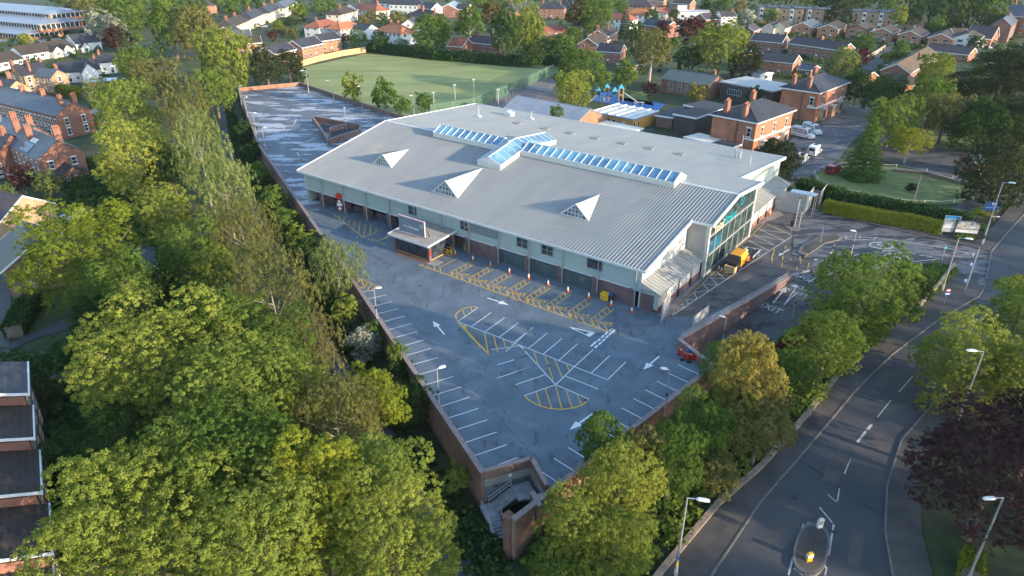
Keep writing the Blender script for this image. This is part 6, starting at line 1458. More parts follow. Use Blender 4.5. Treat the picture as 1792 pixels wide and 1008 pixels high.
b1 = house('brick_house', 'buff brick house with wide dark roof and arched sashes behind the terrace', BH, (24, 117), (72, 108), 8.8, 9, 6.0, 'gable', 'brick_buff', 'slate_dark', False, [(.0, .2, 1.6, 1.2), (.35, -.6, 1.6, 1.2), (.98, .1, 1.4, 1.2)], ws=(1.0, 1.7), sur=True)
house('brick_house', 'buff brick gable wing with navy roof facing the tree belt', BH, (68, 119), (100, 122), 7.6, 6.5, 5.4, 'gable', 'brick_buff', 'slate', False, [(.75, .4, 1.2, 1.0)], ws=(1.0, 1.6), sur=True)
house('brick_house', 'buff brick house at the left edge with two tall chimney stacks', BH, (-30, 128), (28, 142), 7.6, 7, 5.2, 'gable', 'brick_buff', 'slate_dark', False, [(.5, -.3, 2.4, 1.3), (.78, .1, 2.0, 1.3)], ws=(1.0, 1.6), sur=True)
house('white_cottage', 'white rendered cottage with dark roof, left half of the white pair', 'cottage', (101, 109), (143, 107), 6.6, 8.5, 3.6, 'gable', 'render_white', 'slate_dark', False, ws=(1.0, 1.0))
wc_ = house('white_cottage', 'white rendered cottage with a tall front gable and arched door', 'cottage', (143, 106), (168, 103), 6.8, 8.5, 3.8, 'gable', 'render_white', 'slate_dark', False, [(.9, .2, 1.3, 1.1)], ws=(1.0, 1.0))
volume(wc_, 6.0, 5.5, 3.4, 6.4, 'gable', 'render_white', 'slate_dark', False, x0=-wc_['dims'][0] / 2 + 1.0, y0=-3.2, rz=math.pi / 2)
house('white_cottage', 'white cottage with dark roof nearest the dark yew', 'cottage', (172, 95), (199, 93), 6.6, 8, 4.0, 'gable', 'render_white', 'slate_dark', False, [(.05, 0, 1.3, 1.1)], ws=(1.0, 1.0))
bu = house('bungalow', 'long low dark roofed bungalow row with cream and white gables', 'bungalow', (23, 84), (113, 68), 5.6, 9.5, 2.7, 'gable', 'render_white', 'tile_brown', False, [], ws=(1.6, 1.1))
for x, wl in ((2.0, 'render_cream'), (6.5, 'render_white'), (15.0, 'render_white')):
    volume(bu, 4.0, 4.2, 2.6, 4.4, 'gable', wl, 'tile_brown', False, x0=x, y0=-5.4, rz=math.pi / 2); add_window(bu, x, -7.4, .9, 0, 1.6, 1.1, 3)
house('bungalow', 'dark roofed white bungalow at the left edge with bow window', 'bungalow', (-30, 100), (20, 88), 5.4, 9, 2.7, 'gable', 'render_white', 'tile_brown', False, [], ws=(1.8, 1.1))
house('white_house', 'white house with dark roof and right-hand gable below the school', BH, (119, 62), (163, 57), 6.8, 10, 3.4, 'gable', 'render_white', 'slate_dark', True, [], ws=(1.4, 1.1))
sh = thing('garden_shed', 'long shed with pale blue-grey roof between hedge and tree belt', 'shed', at(182, 152))
t = MB(); t.bb(-4.6, 4.6, -1.6, 1.6, 0, 2.2); t.build('wall', M['brick_orange'], sh); t = MB(); t.slab([(-4.9, -1.9, 2.2), (4.9, -1.9, 2.2), (4.9, 1.9, 2.7), (-4.9, 1.9, 2.7)], -.15); t.build('roof', mat('pale_shed_roof', (.45, .5, .56), (.55, .6, .66), rough=.4), sh)
sh.rotation_euler.z = R(18)
# modern brick houses at the left edge
h7 = house('brick_house', 'modern pale brick house with purple tiles and a broad sunlit gable', BH, (-60, 325), (37.5, 343), 8.2, 10.5, 5.0, 'gable', 'brick_buff', 'tile_purple', True, [], ws=(1.0, 1.5), win=False)
add_window(h7, h7['dims'][0] / 2, 2.2, 3.4, math.pi / 2, .8, 1.5, 1, 2); add_window(h7, h7['dims'][0] / 2 - 4, -5.25, 3.3, 0, 1.6, 1.2, 3)
t = MB(); t.slab([(h7['dims'][0] / 2, 5.6, 2.2), (h7['dims'][0] / 2 + 3.0, 5.6, 1.9), (h7['dims'][0] / 2 + 3.0, 11, 1.9), (h7['dims'][0] / 2, 11, 2.2)], .2); t.build('porch_roof', M['car_silver'], h7)
h8 = house('brick_house', 'brown brick house with mossy slate roof, gable end toward the viewer', BH, (40, 388), (53, 431), 7.8, 9.0, 4.8, 'gable', 'brick_brown', 'slate_dark', True, [], win=False)
sx = 1 if (h8.matrix_basis.inverted() @ Vector((0, 0, 40))).x > 0 else -1
for y, z_, wd_ in ((.8, 3.5, 1.2), (.9, .6, 2.4), (-2, .9, 1.1)): add_window(h8, sx * h8['dims'][0] / 2, y, z_, math.pi / 2 * sx, wd_, 1.5, 2)
# stepped terrace at the bottom left
sp = [((46, 690), 5.2), ((57, 767), 3.8), ((73, 861), 2.4), ((79, 972), 1.0)]
cn = [P(*p, z) for p, z in sp]
dr = (cn[3] - cn[0]).to_2d().normalized(); perp = Vector((dr.y, -dr.x)); perp = perp if perp.x < 0 else -perp
stl = ['topmost house of the stepped brick row at the left edge, smooth grey roof', 'second house down the stepped brick row, dark roof with a rooflight', 'third house down the stepped brick row, dark mossy roof', 'lowest dark-roofed house of the stepped brick row']
for i in range(5):
    if i < 4: near = cn[i]; farp = cn[i] - Vector((dr.x, dr.y, 0)) * 7.2 if i == 0 else cn[i - 1]
    else: farp = cn[3]; near = cn[3] + Vector((dr.x, dr.y, 0)) * 8
    z = [5.2, 3.8, 2.4, 1.0, -.4][i]
    lb = stl[i] if i < 4 else 'grey tiled house cut by the bottom left corner of the picture'
    a, b = farp.to_2d(), near.to_2d(); ln = (b - a).dot(dr); gzz = z - 8.2
    root = thing('stepped_house', lb, BH, (a.x, a.y, gzz), math.atan2(dr.y, dr.x), 'stepped brick row')
    ry = 1 if Vector((-dr.y, dr.x)).dot(perp) > 0 else -1      # local +y or -y points away from the facade
    Wd = 9.0
    t = MB(); t.prism([(.02, ry * .3), (ln - .02, ry * .3), (ln - .02, ry * Wd), (.02, ry * Wd)], -1.0, [8.0, 8.0, 8.0 + 2.7, 8.0 + 2.7]); t.build('wall', M['brick'], root)
    t = MB(); pts = [(0.05, -ry * .15, 8.2), (ln, -ry * .15, 8.2), (ln, ry * (Wd / 2 + 1.2), 8.2 + 2.1), (0.05, ry * (Wd / 2 + 1.2), 8.2 + 2.1)]; t.slab(pts if ry > 0 else pts[::-1], .18)
    rf = t.build('roof', M['slate_dark' if i == 0 else 'tile_dark' if i < 4 else 'slate_dark'], root)
    t = MB(); 
    t.add([(ln - .02, -ry * .2, 7.9), (ln + .08, -ry * .2, 8.0), (ln + .08, ry * (Wd / 2 + 1.2), 10.1), (ln - .02, ry * (Wd / 2 + 1.2), 10.0), (ln - .02, -ry * .2, 8.28), (ln + .08, -ry * .2, 8.24), (ln + .08, ry * (Wd / 2 + 1.2), 10.36), (ln - .02, ry * (Wd / 2 + 1.2), 10.4)], [(3, 2, 1, 0), (4, 5, 6, 7), (0, 1, 5, 4), (1, 2, 6, 5), (2, 3, 7, 6), (3, 0, 4, 7)]); t.bb(0, ln + .1, -ry * .3, -ry * .15, 7.95, 8.2)
    t.build('fascia', M['upvc'], root)
    for k in range(2):
        for fl in (1.2, 3.6, 5.8): add_window(root, ln * (.28 + .45 * k), ry * .3, fl, 0 if ry > 0 else math.pi, 1.5, 1.3, 2, 1)
    if i == 1:
        x0, x1 = ln * .62, ln * .78; q = lambda y: 8.2 + 2.1 * (y + .15) / (Wd / 2 + 1.35) + .06
        pts = [(x0, ry * 3.6, q(3.6)), (x1, ry * 3.6, q(3.6)), (x1, ry * 4.8, q(4.8)), (x0, ry * 4.8, q(4.8))]; t = MB(); t.slab(pts if ry > 0 else pts[::-1], -.08); t.build('rooflight', M['car_silver'], rf)
# school, top left: three stacked brick tiers with hipped metal roofs
sc_ = thing('school_building', 'three-tiered brick school with blue-grey metal roofs at the top left', 'school', at(55, 62), R(-28))
for i, (x0, x1, y0, y1, z0, z1) in enumerate([(-60, 18, -14, 6, 0, 3.2), (-60, 20, -6, 16, 3.2, 7.0), (-60, 14, 4, 22, 7.0, 10.6)]):
    t = MB(); t.bb(x0, x1, y0, y1, z0 - (.5 if i == 0 else 0), z1); t.build('wall', M['brick_orange'], sc_)
    t = MB(); E_ = [(x0 - 1, y0 - 1, z1), (x1 + 1, y0 - 1, z1), (x1 + 1, y1 + 1, z1), (x0 - 1, y1 + 1, z1)]; hh = 2.2; m_ = (y1 - y0) / 2
    t.add(E_ + [(x0 + m_, (y0 + y1) / 2, z1 + hh), (x1 - m_, (y0 + y1) / 2, z1 + hh)] + [(p[0], p[1], z1 - .3) for p in E_], [(0, 1, 5, 4), (1, 2, 5), (2, 3, 4, 5), (3, 0, 4), (9, 8, 7, 6), (6, 7, 1, 0), (7, 8, 2, 1), (8, 9, 3, 2), (9, 6, 0, 3)])
    t.build('roof', M['steel_roof'], sc_)
    t = MB(); t.bb(x0 + 1, x1 - .8, y0 - .06, y0 + .02, z0 + 1.2, z1 - .6); g_ = t.build('window_band', M['glass'], sc_); t2 = MB(); t2.bb(x1 - .02, x1 + .06, y0 + .8, y1 - 1, z0 + 1.2, z1 - .6); g2_ = t2.build('window_band', M['glass'], sc_)
    t = MB(); 
    for x in np.arange(x0 + 1, x1 - .7, 2.4): t.bb(x - .15, x + .15, y0 - .12, y0 - .05, z0 + 1.1, z1 - .5)
    t.build('window_frame', M['upvc'], g_); t = MB()
    for y in np.arange(y0 + .8, y1 - .9, 2.4): t.bb(x1 + .05, x1 + .12, y - .15, y + .15, z0 + 1.1, z1 - .5)
    t.build('window_frame', M['upvc'], g2_)
# --- houses beyond the belt and the field (ridge pixels read off the photograph)
BR, DK, RTL, OR = 'tile_brown', 'slate_dark', 'tile_red', 'tile_orange'
Hs = [
 ('villa', 'brown hipped villa with cream walls, nearest of the left-hand row', 'villa', (392, 35), (416, 26), 8.2, 9, 5.4, 'hip', 'render_cream', BR, [(.3, 0, 1.3, 1.2), (.8, .1, 1.3, 1.2)]),
 ('villa', 'dark-roofed cream villa second along the left-hand row', 'villa', (428, 21), (446, 14), 8.2, 9, 5.4, 'hip', 'render_cream', DK, [(.55, 0, 1.3, 1.2)]),
 ('villa', 'dark-roofed cream villa third along the left-hand row with twin chimneys', 'villa', (458, 12), (477, 4), 8.2, 9, 5.4, 'hip', 'render_cream', DK, [(.2, .1, 1.4, 1.4), (.7, 0, 1.4, 1.2)]),
 ('villa', 'grey-roofed cream villa farthest along the left-hand row', 'villa', (486, 4), (504, -4), 8.2, 9, 5.4, 'hip', 'render_cream', 'slate', [(.4, 0, 1.3, 1.2)]),
 ('brick_house', 'purple roofed house at the top edge above the belt', BH, (338, -3), (360, 0), 8, 9, 5.2, 'hip', 'brick_orange', 'tile_purple', [(.3, 0, 1.6, 1.2)]),
 ('brick_house', 'dark roofed house with small brick gable behind the belt', BH, (391, 47.5), (407, 44), 6.5, 8, 4.5, 'gable', 'brick_orange', DK, []),
 ('brick_house', 'grey slate house with orange brick gable and a white rooflight', BH, (408, 53.5), (436, 52), 6.8, 9, 4.4, 'gable', 'brick_orange', 'slate', []),
 ('brick_house', 'orange brick house with broad dark roof beside the field shrubs', BH, (410, 65), (454, 62.5), 7.0, 9, 4.8, 'gable', 'brick_orange', BR, []),
 ('brick_house', 'modern orange brick house with dark roof half behind the field shrubs', BH, (463, 82), (501, 74), 7.2, 8.5, 4.8, 'gable', 'brick_orange', DK, []),
 ('brick_house', 'modern orange brick house by the timber fence with white French doors', BH, (512, 71.5), (549.5, 64), 7.4, 8.5, 5.0, 'gable', 'brick_orange', DK, []),
 ('brick_house', 'modern dark roofed brick house at the timber fence end', BH, (551, 61), (586, 56.5), 7.2, 7.5, 5.0, 'gable', 'brick_orange', DK, []),
 ('white_house', 'small red roofed white-walled house with half timbered front', BH, (553, 37), (573, 33.5), 7.4, 9, 5.0, 'hip', 'render_white', RTL, [(.3, .2, 1.3, 1.1)]),
 ('grey_house', 'orange-roofed grey gabled house beside the half timbered one', BH, (592, 40), (611, 37), 7.2, 9, 4.8, 'hip', 'render_grey', OR, []),
 ('dark_roofed_house', 'dark roofed house with cream walls behind the red roofs', BH, (588, 15), (606, 11), 8, 9, 5.4, 'hip', 'render_cream', BR, [(.4, 0, 1.5, 1.2)]),
 ('white_house', 'white gabled house with dark roof left of the red hipped one', BH, (612, 8), (630, 5), 8, 9, 5.2, 'gable', 'render_white', DK, [(.9, 0, 1.4, 1.0)]),
 ('cream_house', 'cream walled house with bright red hipped roof', BH, (640, 5), (660, 7), 8.6, 10, 5.4, 'hip', 'render_cream', RTL, [(.75, .1, 1.5, 1.2)]),
 ('white_house', 'white bay-fronted pair with dark roof left of the larger white pair', BH, (660, -5), (690, -5), 8.8, 9.5, 5.8, 'hip', 'render_white', DK, []),
 ('white_house', 'white bay-fronted pair with timbered gables at the top edge', BH, (697, -3), (732, -2), 9.0, 9.5, 6.0, 'hip', 'render_white', DK, []),
 ('white_house', 'white house with twin small gables right of the timbered pair', BH, (742, 4), (764, 6), 8.4, 9, 5.6, 'gable', 'render_white', DK, []),
 ('brick_house', 'brown hipped house with white dormer and three chimneys', BH, (735, 15), (757, 18), 7.6, 9, 4.8, 'hip', 'brick_orange', BR, [(.1, .2, 1.6, 1.2), (.45, -.3, 1.7, 1.2), (.9, 0, 1.4, 1.2)]),
 ('brick_house', 'brick house with wide dark gable and solar panel', BH, (784, 8), (795, 1), 7.4, 12, 4.6, 'gable', 'brick', 'steel_roof', []),
 ('dark_roofed_house', 'dark roofed house right of the wide dark gable', BH, (802, 7), (822, 8), 7.2, 9, 4.8, 'gable', 'brick', DK, []),
 ('brick_house', 'orange hipped house with white walls and a boxy flat dormer', BH, (682, 41), (704, 44), 8.2, 10, 5.2, 'hip', 'render_white', OR, [(.3, 0, 1.3, 1.2), (.55, .1, 1.4, 1.2)]),
 ('white_house', 'small white gable with timber pattern among the trees', BH, (714, 35), (722, 30), 6.8, 6.5, 4.6, 'gable', 'render_white', DK, []),
 ('dark_roofed_house', 'low dark roof left of the orange hipped house', BH, (626, 41), (650, 44), 6.4, 8, 4.2, 'gable', 'render_white', DK, []),
 ('brick_house', 'red roofed brick house with white conservatory at the field edge', BH, (793, 66), (818, 68), 7.0, 8.5, 4.4, 'gable', 'brick', RTL, []),
 ('brick_house', 'brick house behind the clear-trunked tree at the field edge', BH, (828, 62), (872, 66), 7.2, 8.5, 5.0, 'gable', 'brick', 'tile_purple', [(.25, 0, 1.6, 1.2)]),
 ('brick_house', 'brick house with white upper storey and navy hipped roof facing the field', BH, (958, 4.6), (977, 5), 8.6, 9, 6.0, 'hip', 'brick', DK, [(.1, .1, 1.6, 1.2), (.8, .1, 1.6, 1.2)]),
 ('brick_house', 'low red and brown roofed brick annex below the white-topped house', BH, (953, 45), (986, 44), 5.2, 8, 3.0, 'hip', 'brick', RTL, []),
 ('dark_roofed_house', 'dark roofed house at the top edge right of the white-topped one', BH, (985, 0), (1000, 1), 8, 9, 5, 'hip', 'brick', DK, [(.5, 0, 1.4, 1.0)]),
 ('dark_roofed_house', 'navy roofed house at the top edge left of the white-topped one', BH, (893, 8), (915, 2), 8, 9, 5, 'hip', 'brick', DK, [(.2, 0, 2.0, 1.4), (.7, 0, 2.0, 1.4)]),
 ('brick_house', 'brown roofed house with white-edged gable, upper of the brown pair', BH, (1046, 53), (1067, 43), 7.6, 8.5, 5.0, 'gable', 'brick_orange', BR, [(.1, .1, 1.5, .9), (.6, -.3, 1.6, .9)]),
 ('brick_house', 'brown roofed house, lower of the brown pair', BH, (1029, 67), (1052, 58), 7.2, 8.5, 4.8, 'gable', 'brick_orange', BR, [(.5, .1, 1.2, .9)]),
 ('white_house', 'red roofed house with white bay tower beside the dark conifer', BH, (1076, 22), (1100, 24), 8, 8, 5.4, 'hip', 'render_white', RTL, []),
 ('orange_roofed_house', 'bright orange hipped house with white gabled bays', BH, (1114, 15), (1126, 15.5), 8, 9, 5.2, 'hip', 'render_white', OR, []),
 ('brick_house', 'purple roofed house at the top edge behind the orange roof', BH, (1103, 0), (1132, 1), 8, 9, 5.2, 'hip', 'brick_orange', 'tile_purple', []),
 ('brick_house', 'orange brick house at the top edge behind the red-brown roof', BH, (1138, -7), (1165, -6), 8, 9, 5.6, 'gable', 'brick_orange', BR, [(.5, 0, 1.4, 1.0)]),
 ('brick_house', 'long navy roofed house with white verge behind the copper tree', BH, (1136, 32), (1178, 38), 7.4, 9, 4.8, 'gable', 'brick', DK, [(.9, .1, 1.5, .9)]),
 ('brick_house', 'red-brown roofed house left of the white flat-roofed block', BH, (1150, 14), (1179, 13.5), 6.6, 9, 4.2, 'gable', 'render_cream', RTL, []),
 ('brick_house', 'brown roofed house with a row of white windows at the top edge', BH, (1182, -2), (1213, 0), 7.6, 8, 5.4, 'gable', 'brick_orange', BR, []),
 ('brick_house', 'brown house with a grid of solar panels beside the dark conifer', BH, (1226, 24), (1250, 22.5), 7, 10, 4.4, 'gable', 'brick', 'tile_purple', [(1.0, .1, 1.5, .9)]),
 ('white_house', 'white house with grey roof and right-hand gable', BH, (1258, 20.5), (1284, 20), 7, 9, 4.6, 'gable', 'render_white', 'tile_purple', [(.9, 0, 1.4, .9)]),
 ('brick_house', 'brick house with grey verge right of the slim conifer', BH, (1306, 45), (1318, 41), 6.8, 8, 4.6, 'gable', 'brick', 'tile_purple', []),
 ('brick_house', 'purple roofed brick house with a front gable behind the playground', BH, (1050, 75.5), (1091, 78), 7.2, 8.5, 4.8, 'gable', 'brick', 'tile_purple', [(.2, .4, 1.2, .8)]),
 ('brick_house', 'brick house with navy roof left of the long purple one', BH, (1322, 58), (1376, 62.5), 7.2, 9, 4.8, 'gable', 'brick', DK, [(.95, .2, 1.4, .8)]),
 ('brick_house', 'long purple roofed brick terrace behind the red villas', 'terrace', (1393, 64), (1487, 76), 7.2, 9, 4.9, 'gable', 'brick', 'tile_purple', [(.5, 0, 1.2, 1.2)]),
 ('brick_house', 'brick house with navy roof and sunlit orange gable behind the second villa', BH, (1338, 91), (1397, 97), 7.0, 8.5, 4.8, 'gable', 'brick_orange', DK, []),
 ('brick_house', 'small brick gable with chimney right of the nursery yew', BH, (1304, 80), (1317, 88), 7.0, 7, 4.8, 'gable', 'brick_orange', BR, [(.98, 0, 1.4, .8)]),
 ('garage_block', 'low dark annex with blue solar panels behind the second villa', 'annex', (1404, 112), (1428, 115), 4.0, 7, 2.8, 'gable', 'brick', 'solar', []),
 ('bungalow', 'long low purple roofed bungalow at the right', 'bungalow', (1628, 76), (1705, 84), 5.0, 9, 2.8, 'gable', 'brick_orange', 'tile_purple', []),
 ('bungalow', 'mossy brown roofed bungalow stepping down behind the lane', 'bungalow', (1570, 112), (1624, 82.5), 5.4, 9.5, 2.8, 'gable', 'brick', 'tile_mossy', [(.45, -.5, 1.2, .8)]),
 ('brick_house', 'low dark hip roof below the mossy bungalow', BH, (1574, 128), (1590, 132), 4.8, 8, 2.8, 'hip', 'brick', BR, []),
 ('brick_house', 'small white-verged brick gable between the dark trees', BH, (1505, 121), (1528, 126), 5.2, 7, 3.2, 'gable', 'brick_orange', BR, []),
 ('dark_roofed_house', 'large dark roof with red ridge tiles near the brick mansion', BH, (1702, 44), (1747, 47.5), 8, 12, 3.4, 'gable', 'brick', 'tile_purple', []),
 ('brick_house', 'brown roofed house with a boxy white dormer behind the gabled row', BH, (1665, 50), (1690, 50), 7, 8, 4.6, 'gable', 'brick', BR, []),
 ('garage_block', 'flat-topped dark garage beside the purple roofed brick house', 'garage', (1090, 112), (1118, 108), 2.9, 6, 2.5, 'gable', 'brick', DK, []),
 ('garage_block', 'flat-topped pale garage below the sunlit orange gable', 'garage', (1318, 122), (1342, 127), 3.0, 6, 2.6, 'gable', 'render_white', 'slate', []),
]
for (nm, lb, ct, r1, r2, hr, wd, ev, ty, wl, rf, ch) in Hs:
    house(nm, lb, ct, r1, r2, hr, wd, ev, ty, wl, rf, ty == 'gable', ch, ends=True, trimmat='upvc')
# gable-fronted houses in a row before the flats
gr = [((1405, 39.5), (1423, 33.5), 'slate', 'brick_orange', 'grey roof, leftmost of the brick row before the flats'), ((1450.5, 43), (1465, 35), BR, 'brick_orange', 'brown roof, second from the left in the brick row before the flats'), ((1501, 44.5), (1516, 39), BR, 'brick_orange', 'brown bargeboards, third in the brick row'),
 ((1545, 49), (1558, 43.5), BR, 'brick_orange', 'brown roof, fourth in the brick row before the flats'), ((1593.5, 54), (1609, 47.5), BR, 'brick_orange', 'brown roof, fifth in the brick row, right of the flats end'), ((1648, 59), (1661, 51), BR, 'brick_orange', 'two wide pale windows, sixth in the brick row'), ((1692, 60), (1703, 53), BR, 'render_white', 'white painted front, right end of the row')]
for i, (r1, r2, rf, wl, lb) in enumerate(gr):
    h_ = house('gabled_house', 'gabled house with ' + lb, BH, r1, r2, 6.4, 9.6, 4.4, 'gable', wl, rf, True, [], win=False, group='gable-fronted houses before the flats', trimmat='upvc' if i != 2 else 'dark_trim')
    sx = 1 if (h_.matrix_basis.inverted() @ Vector((0, 0, 40))).x > 0 else -1
    for y in (-2.2, 1.9): add_window(h_, sx * h_['dims'][0] / 2, y, 2.9, math.pi / 2 * sx, 2.0, 1.2, 2)
    add_window(h_, sx * h_['dims'][0] / 2, 1.5, .5, math.pi / 2 * sx, 2.6, 1.5, 3); add_door(h_, sx * h_['dims'][0] / 2, -1.5, 0, math.pi / 2 * sx)
    for x in (-2.5, 2.5): add_window(h_, x, -4.8, 3.0, 0, 1.1, 1.0)
house('gabled_house', 'cream gable-fronted house at the left end before the flats', BH, (1345, 42), (1358, 37), 6.2, 6, 4.2, 'gable', 'render_cream', BR, True, [])
house('gabled_house', 'second cream gable-fronted house at the left end before the flats', BH, (1364, 40.5), (1378, 36), 6.6, 6.5, 4.4, 'gable', 'render_cream', BR, True, [])
# flats: three joined blocks
for i, (x0, x1, yt, lb) in enumerate([(1327, 1407, 12.0, 'left block of the three-storey buff brick flats with white window strips'), (1411, 1444, 15.5, 'middle block of the three-storey buff brick flats'), (1449, 1622, 17.5, 'long right block of the three-storey buff brick flats')]):
    p1, p2 = at(x0, yt, 9.0), at(x1, yt + (x1 - x0) * .045, 9.0); d = (p2 - p1).to_2d(); c = (p1 + p2) / 2
    root = thing('block_of_flats', lb, 'flats', (c.x, c.y, 0), math.atan2(d.y, d.x), 'brick flats'); Ln = d.length
    t = MB(); t.bb(-Ln / 2, Ln / 2, 0, 9, -.3, 9); t.build('wall', M['brick_buff'], root); t = MB(); t.bb(-Ln / 2 - .3, Ln / 2 + .3, -.3, 9.3, 9, 9.35)
    for x in np.arange(-Ln / 2 + 3, Ln / 2 - 2, 7): t.bb(x, x + 2.2, 2.5, 5, 9.35, 10.1)
    t.build('roof', M['slate'], root)
    for k, x in enumerate(np.arange(-Ln / 2 + 2.2, Ln / 2 - 1, 4.1)):
        if k % 2 == 0:
            t = MB(); t.bb(x - .9, x + .9, -.08, .05, .2, 8.9); t.build('white_panel', M['upvc'], root)
        for z in (.9, 3.7, 6.5): add_window(root, x, -.1 if k % 2 == 0 else 0, z, 0, 1.3, 1.3, 1)
# white flat-roofed block
wb = thing('white_block', 'white flat-roofed building among the far houses', 'building', at(1212, 36), R(-12))
t = MB(); t.bb(-9, 9, -5, 5, -.3, 5.4); t.bb(-9.5, -4, -4, 2, 5.4, 8.2); t.build('wall', M['render_white'], wb); t = MB(); t.bb(-9.2, 9.2, -5.2, 5.2, 5.4, 5.6); t.build('roof', M['felt_light'], wb)
for x in (-6, -1, 4): add_window(wb, x, -5, 2.2, 0, 1.8, 1.3, 2)
# big brick mansion at the right edge
bm = house('brick_mansion', 'tall red brick mansion with arched windows at the top right corner', 'mansion', (1772, 8), (1840, 12), 14, 14, 9.5, 'hip', 'brick', 'slate', True, [(.25, .2, 2.0, 1.6), (.5, -.2, 2.0, 1.6)], ws=(1.3, 2.2), per=4.2)
hv = house('brick_mansion', 'lower brick wing with steep roof left of the tall mansion', 'mansion', (1756, 33), (1770, 22), 10.5, 8, 7.5, 'gable', 'brick', 'slate', False, [(.5, 0, 1.8, 1.4)], ws=(1.2, 2.0))
# --- two red brick villas
def villa(label, c0, c1, c2_, zE, wins):
    """eave corners: far-left, near, right in photo pixels; eave height zE"""
    A, B_, Cc = P(*c0, zE).to_2d(), P(*c1, zE).to_2d(), P(*c2_, zE).to_2d()
    u = (Cc - B_); v = (A - B_); lu, lv = u.length, v.length; u.normalize(); v = Vector((-u.y, u.x)); 
    if v.dot(A - B_) < 0: v = -v
    root = thing('brick_villa', label, 'villa', (B_.x, B_.y, 0), math.atan2(u.y, u.x)); lv *= .97
    oh = .6
    t = MB(); t.bb(oh, lu - oh, oh, lv - oh, -.3, zE - .1); t.build('wall', M['villa_brick'], root)
    t = MB(); m_ = min(lu, lv) / 2; rzv = 2.6; lo_ = [(0, 0), (lu, 0), (lu, lv), (0, lv)]
    if lv > lu: r1, r2 = (lu / 2, m_), (lu / 2, lv - m_)
    else: r1, r2 = (m_, lv / 2), (lu - m_, lv / 2)
    vs = [(p[0], p[1], zE) for p in lo_] + [(r1[0], r1[1], zE + rzv), (r2[0], r2[1], zE + rzv)] + [(p[0], p[1], zE - .18) for p in lo_]
    fs = [(0, 1, 4), (1, 2, 5, 4), (2, 3, 5), (3, 0, 4, 5)] if lv > lu else [(0, 1, 5, 4), (1, 2, 5), (2, 3, 4, 5), (3, 0, 4)]
    t.add(vs, fs + [(9, 8, 7, 6), (6, 7, 1, 0), (7, 8, 2, 1), (8, 9, 3, 2), (9, 6, 0, 3)])
    for a, b in [(0, 4), (1, 4 if lv > lu else 5), (2, 5), (3, 5 if lv > lu else 4), (4, 5)]: t.tube(Vector(vs[a]) + Vector((0, 0, .04)), Vector(vs[b]) + Vector((0, 0, .04)), .13, n=5)
    rf = t.build('roof', M['slate_dark'], root)
    t = MB()
    t.bb(-.02, lu + .02, -.06, .06, zE - .3, zE - .02); t.bb(-.06, .06, 0, lv, zE - .3, zE - .02)
    for x in np.arange(.9, lu - .5, .95): t.bb(x - .12, x + .12, .06, oh, zE - .38, zE - .18)
    for y in np.arange(.9, lv - .5, .95): t.bb(.06, oh, y - .12, y + .12, zE - .38, zE - .18)
    t.bb(oh - .1, lu - oh + .1, oh - .12, oh + .02, 3.75, 4.1); t.bb(oh - .12, oh + .02, oh - .1, oh + 2.6, 3.75, 4.1)
    t.build('eaves_trim', M['upvc'], root)
    for x in np.linspace(lu * .2, lu * .82, 3): add_window(root, x, oh, 4.5, 0, .95, 1.9, 1, 2, 'upvc', True)
    add_window(root, oh, oh + 1.6, 4.5, -math.pi / 2, 1.0, 2.0, 1, 2, 'upvc', True); add_window(root, oh, lv * .6, .8, -math.pi / 2, .9, 1.2, 1, 2)
    for x in (lu * .22, lu * .76):
        t = MB(); t.prism([(x - 1.6, oh), (x - 1.0, oh - 1.1), (x + 1.0, oh - 1.1), (x + 1.6, oh)], -.2, 3.3); b_ = t.build('bay_window', M['stone'], root)
        t = MB(); t.prism([(x - 1.75, oh), (x - 1.1, oh - 1.25), (x + 1.1, oh - 1.25), (x + 1.75, oh)], 3.3, 3.6); t.build('bay_roof', M['felt_light'], b_)
        t = MB(); t.bb(x - .75, x + .75, oh - 1.14, oh - 1.08, .7, 2.8); t.build('pane', M['glass'], b_)
    t = MB(); x = lu * .5; t.bb(x - 1.1, x + 1.1, oh - 1.3, oh, -.2, 3.0); p_ = t.build('porch', M['stone'], root); t = MB(); t.bb(x - 1.3, x + 1.3, oh - 1.5, oh, 3.0, 3.25); t.build('porch_roof', M['felt_light'], p_); t = MB(); t.bb(x - .5, x + .5, oh - 1.36, oh - 1.29, 0, 2.2); t.build('door', M['brick_orange'], p_)
    for (x, y) in [(1.8, lv * .35), (2.2, lv * .75), (lu * .8, lv * .8)]:
        inst(chimney_mesh(3.0, .9, 1.5, 'brick'), 'chimney', rf, (x, y, zE + .5), math.pi / 2)
    t = MB(); t.tube((oh - .1, lv * .42, 0), (oh - .1, lv * .42, zE - .3), .07, n=6); t.build('downpipe', M['dark_trim'], root)
    return root
villa('red brick villa with slate hip roof nearest the leisure centre', (1244.7, 197.5), (1326.4, 215.6), (1394.7, 191.5), 8.2, 3)
villa('second red brick villa with slate hip roof and bay windows, farther right', (1362.6, 152), (1436, 163), (1489, 143), 8.2, 3)
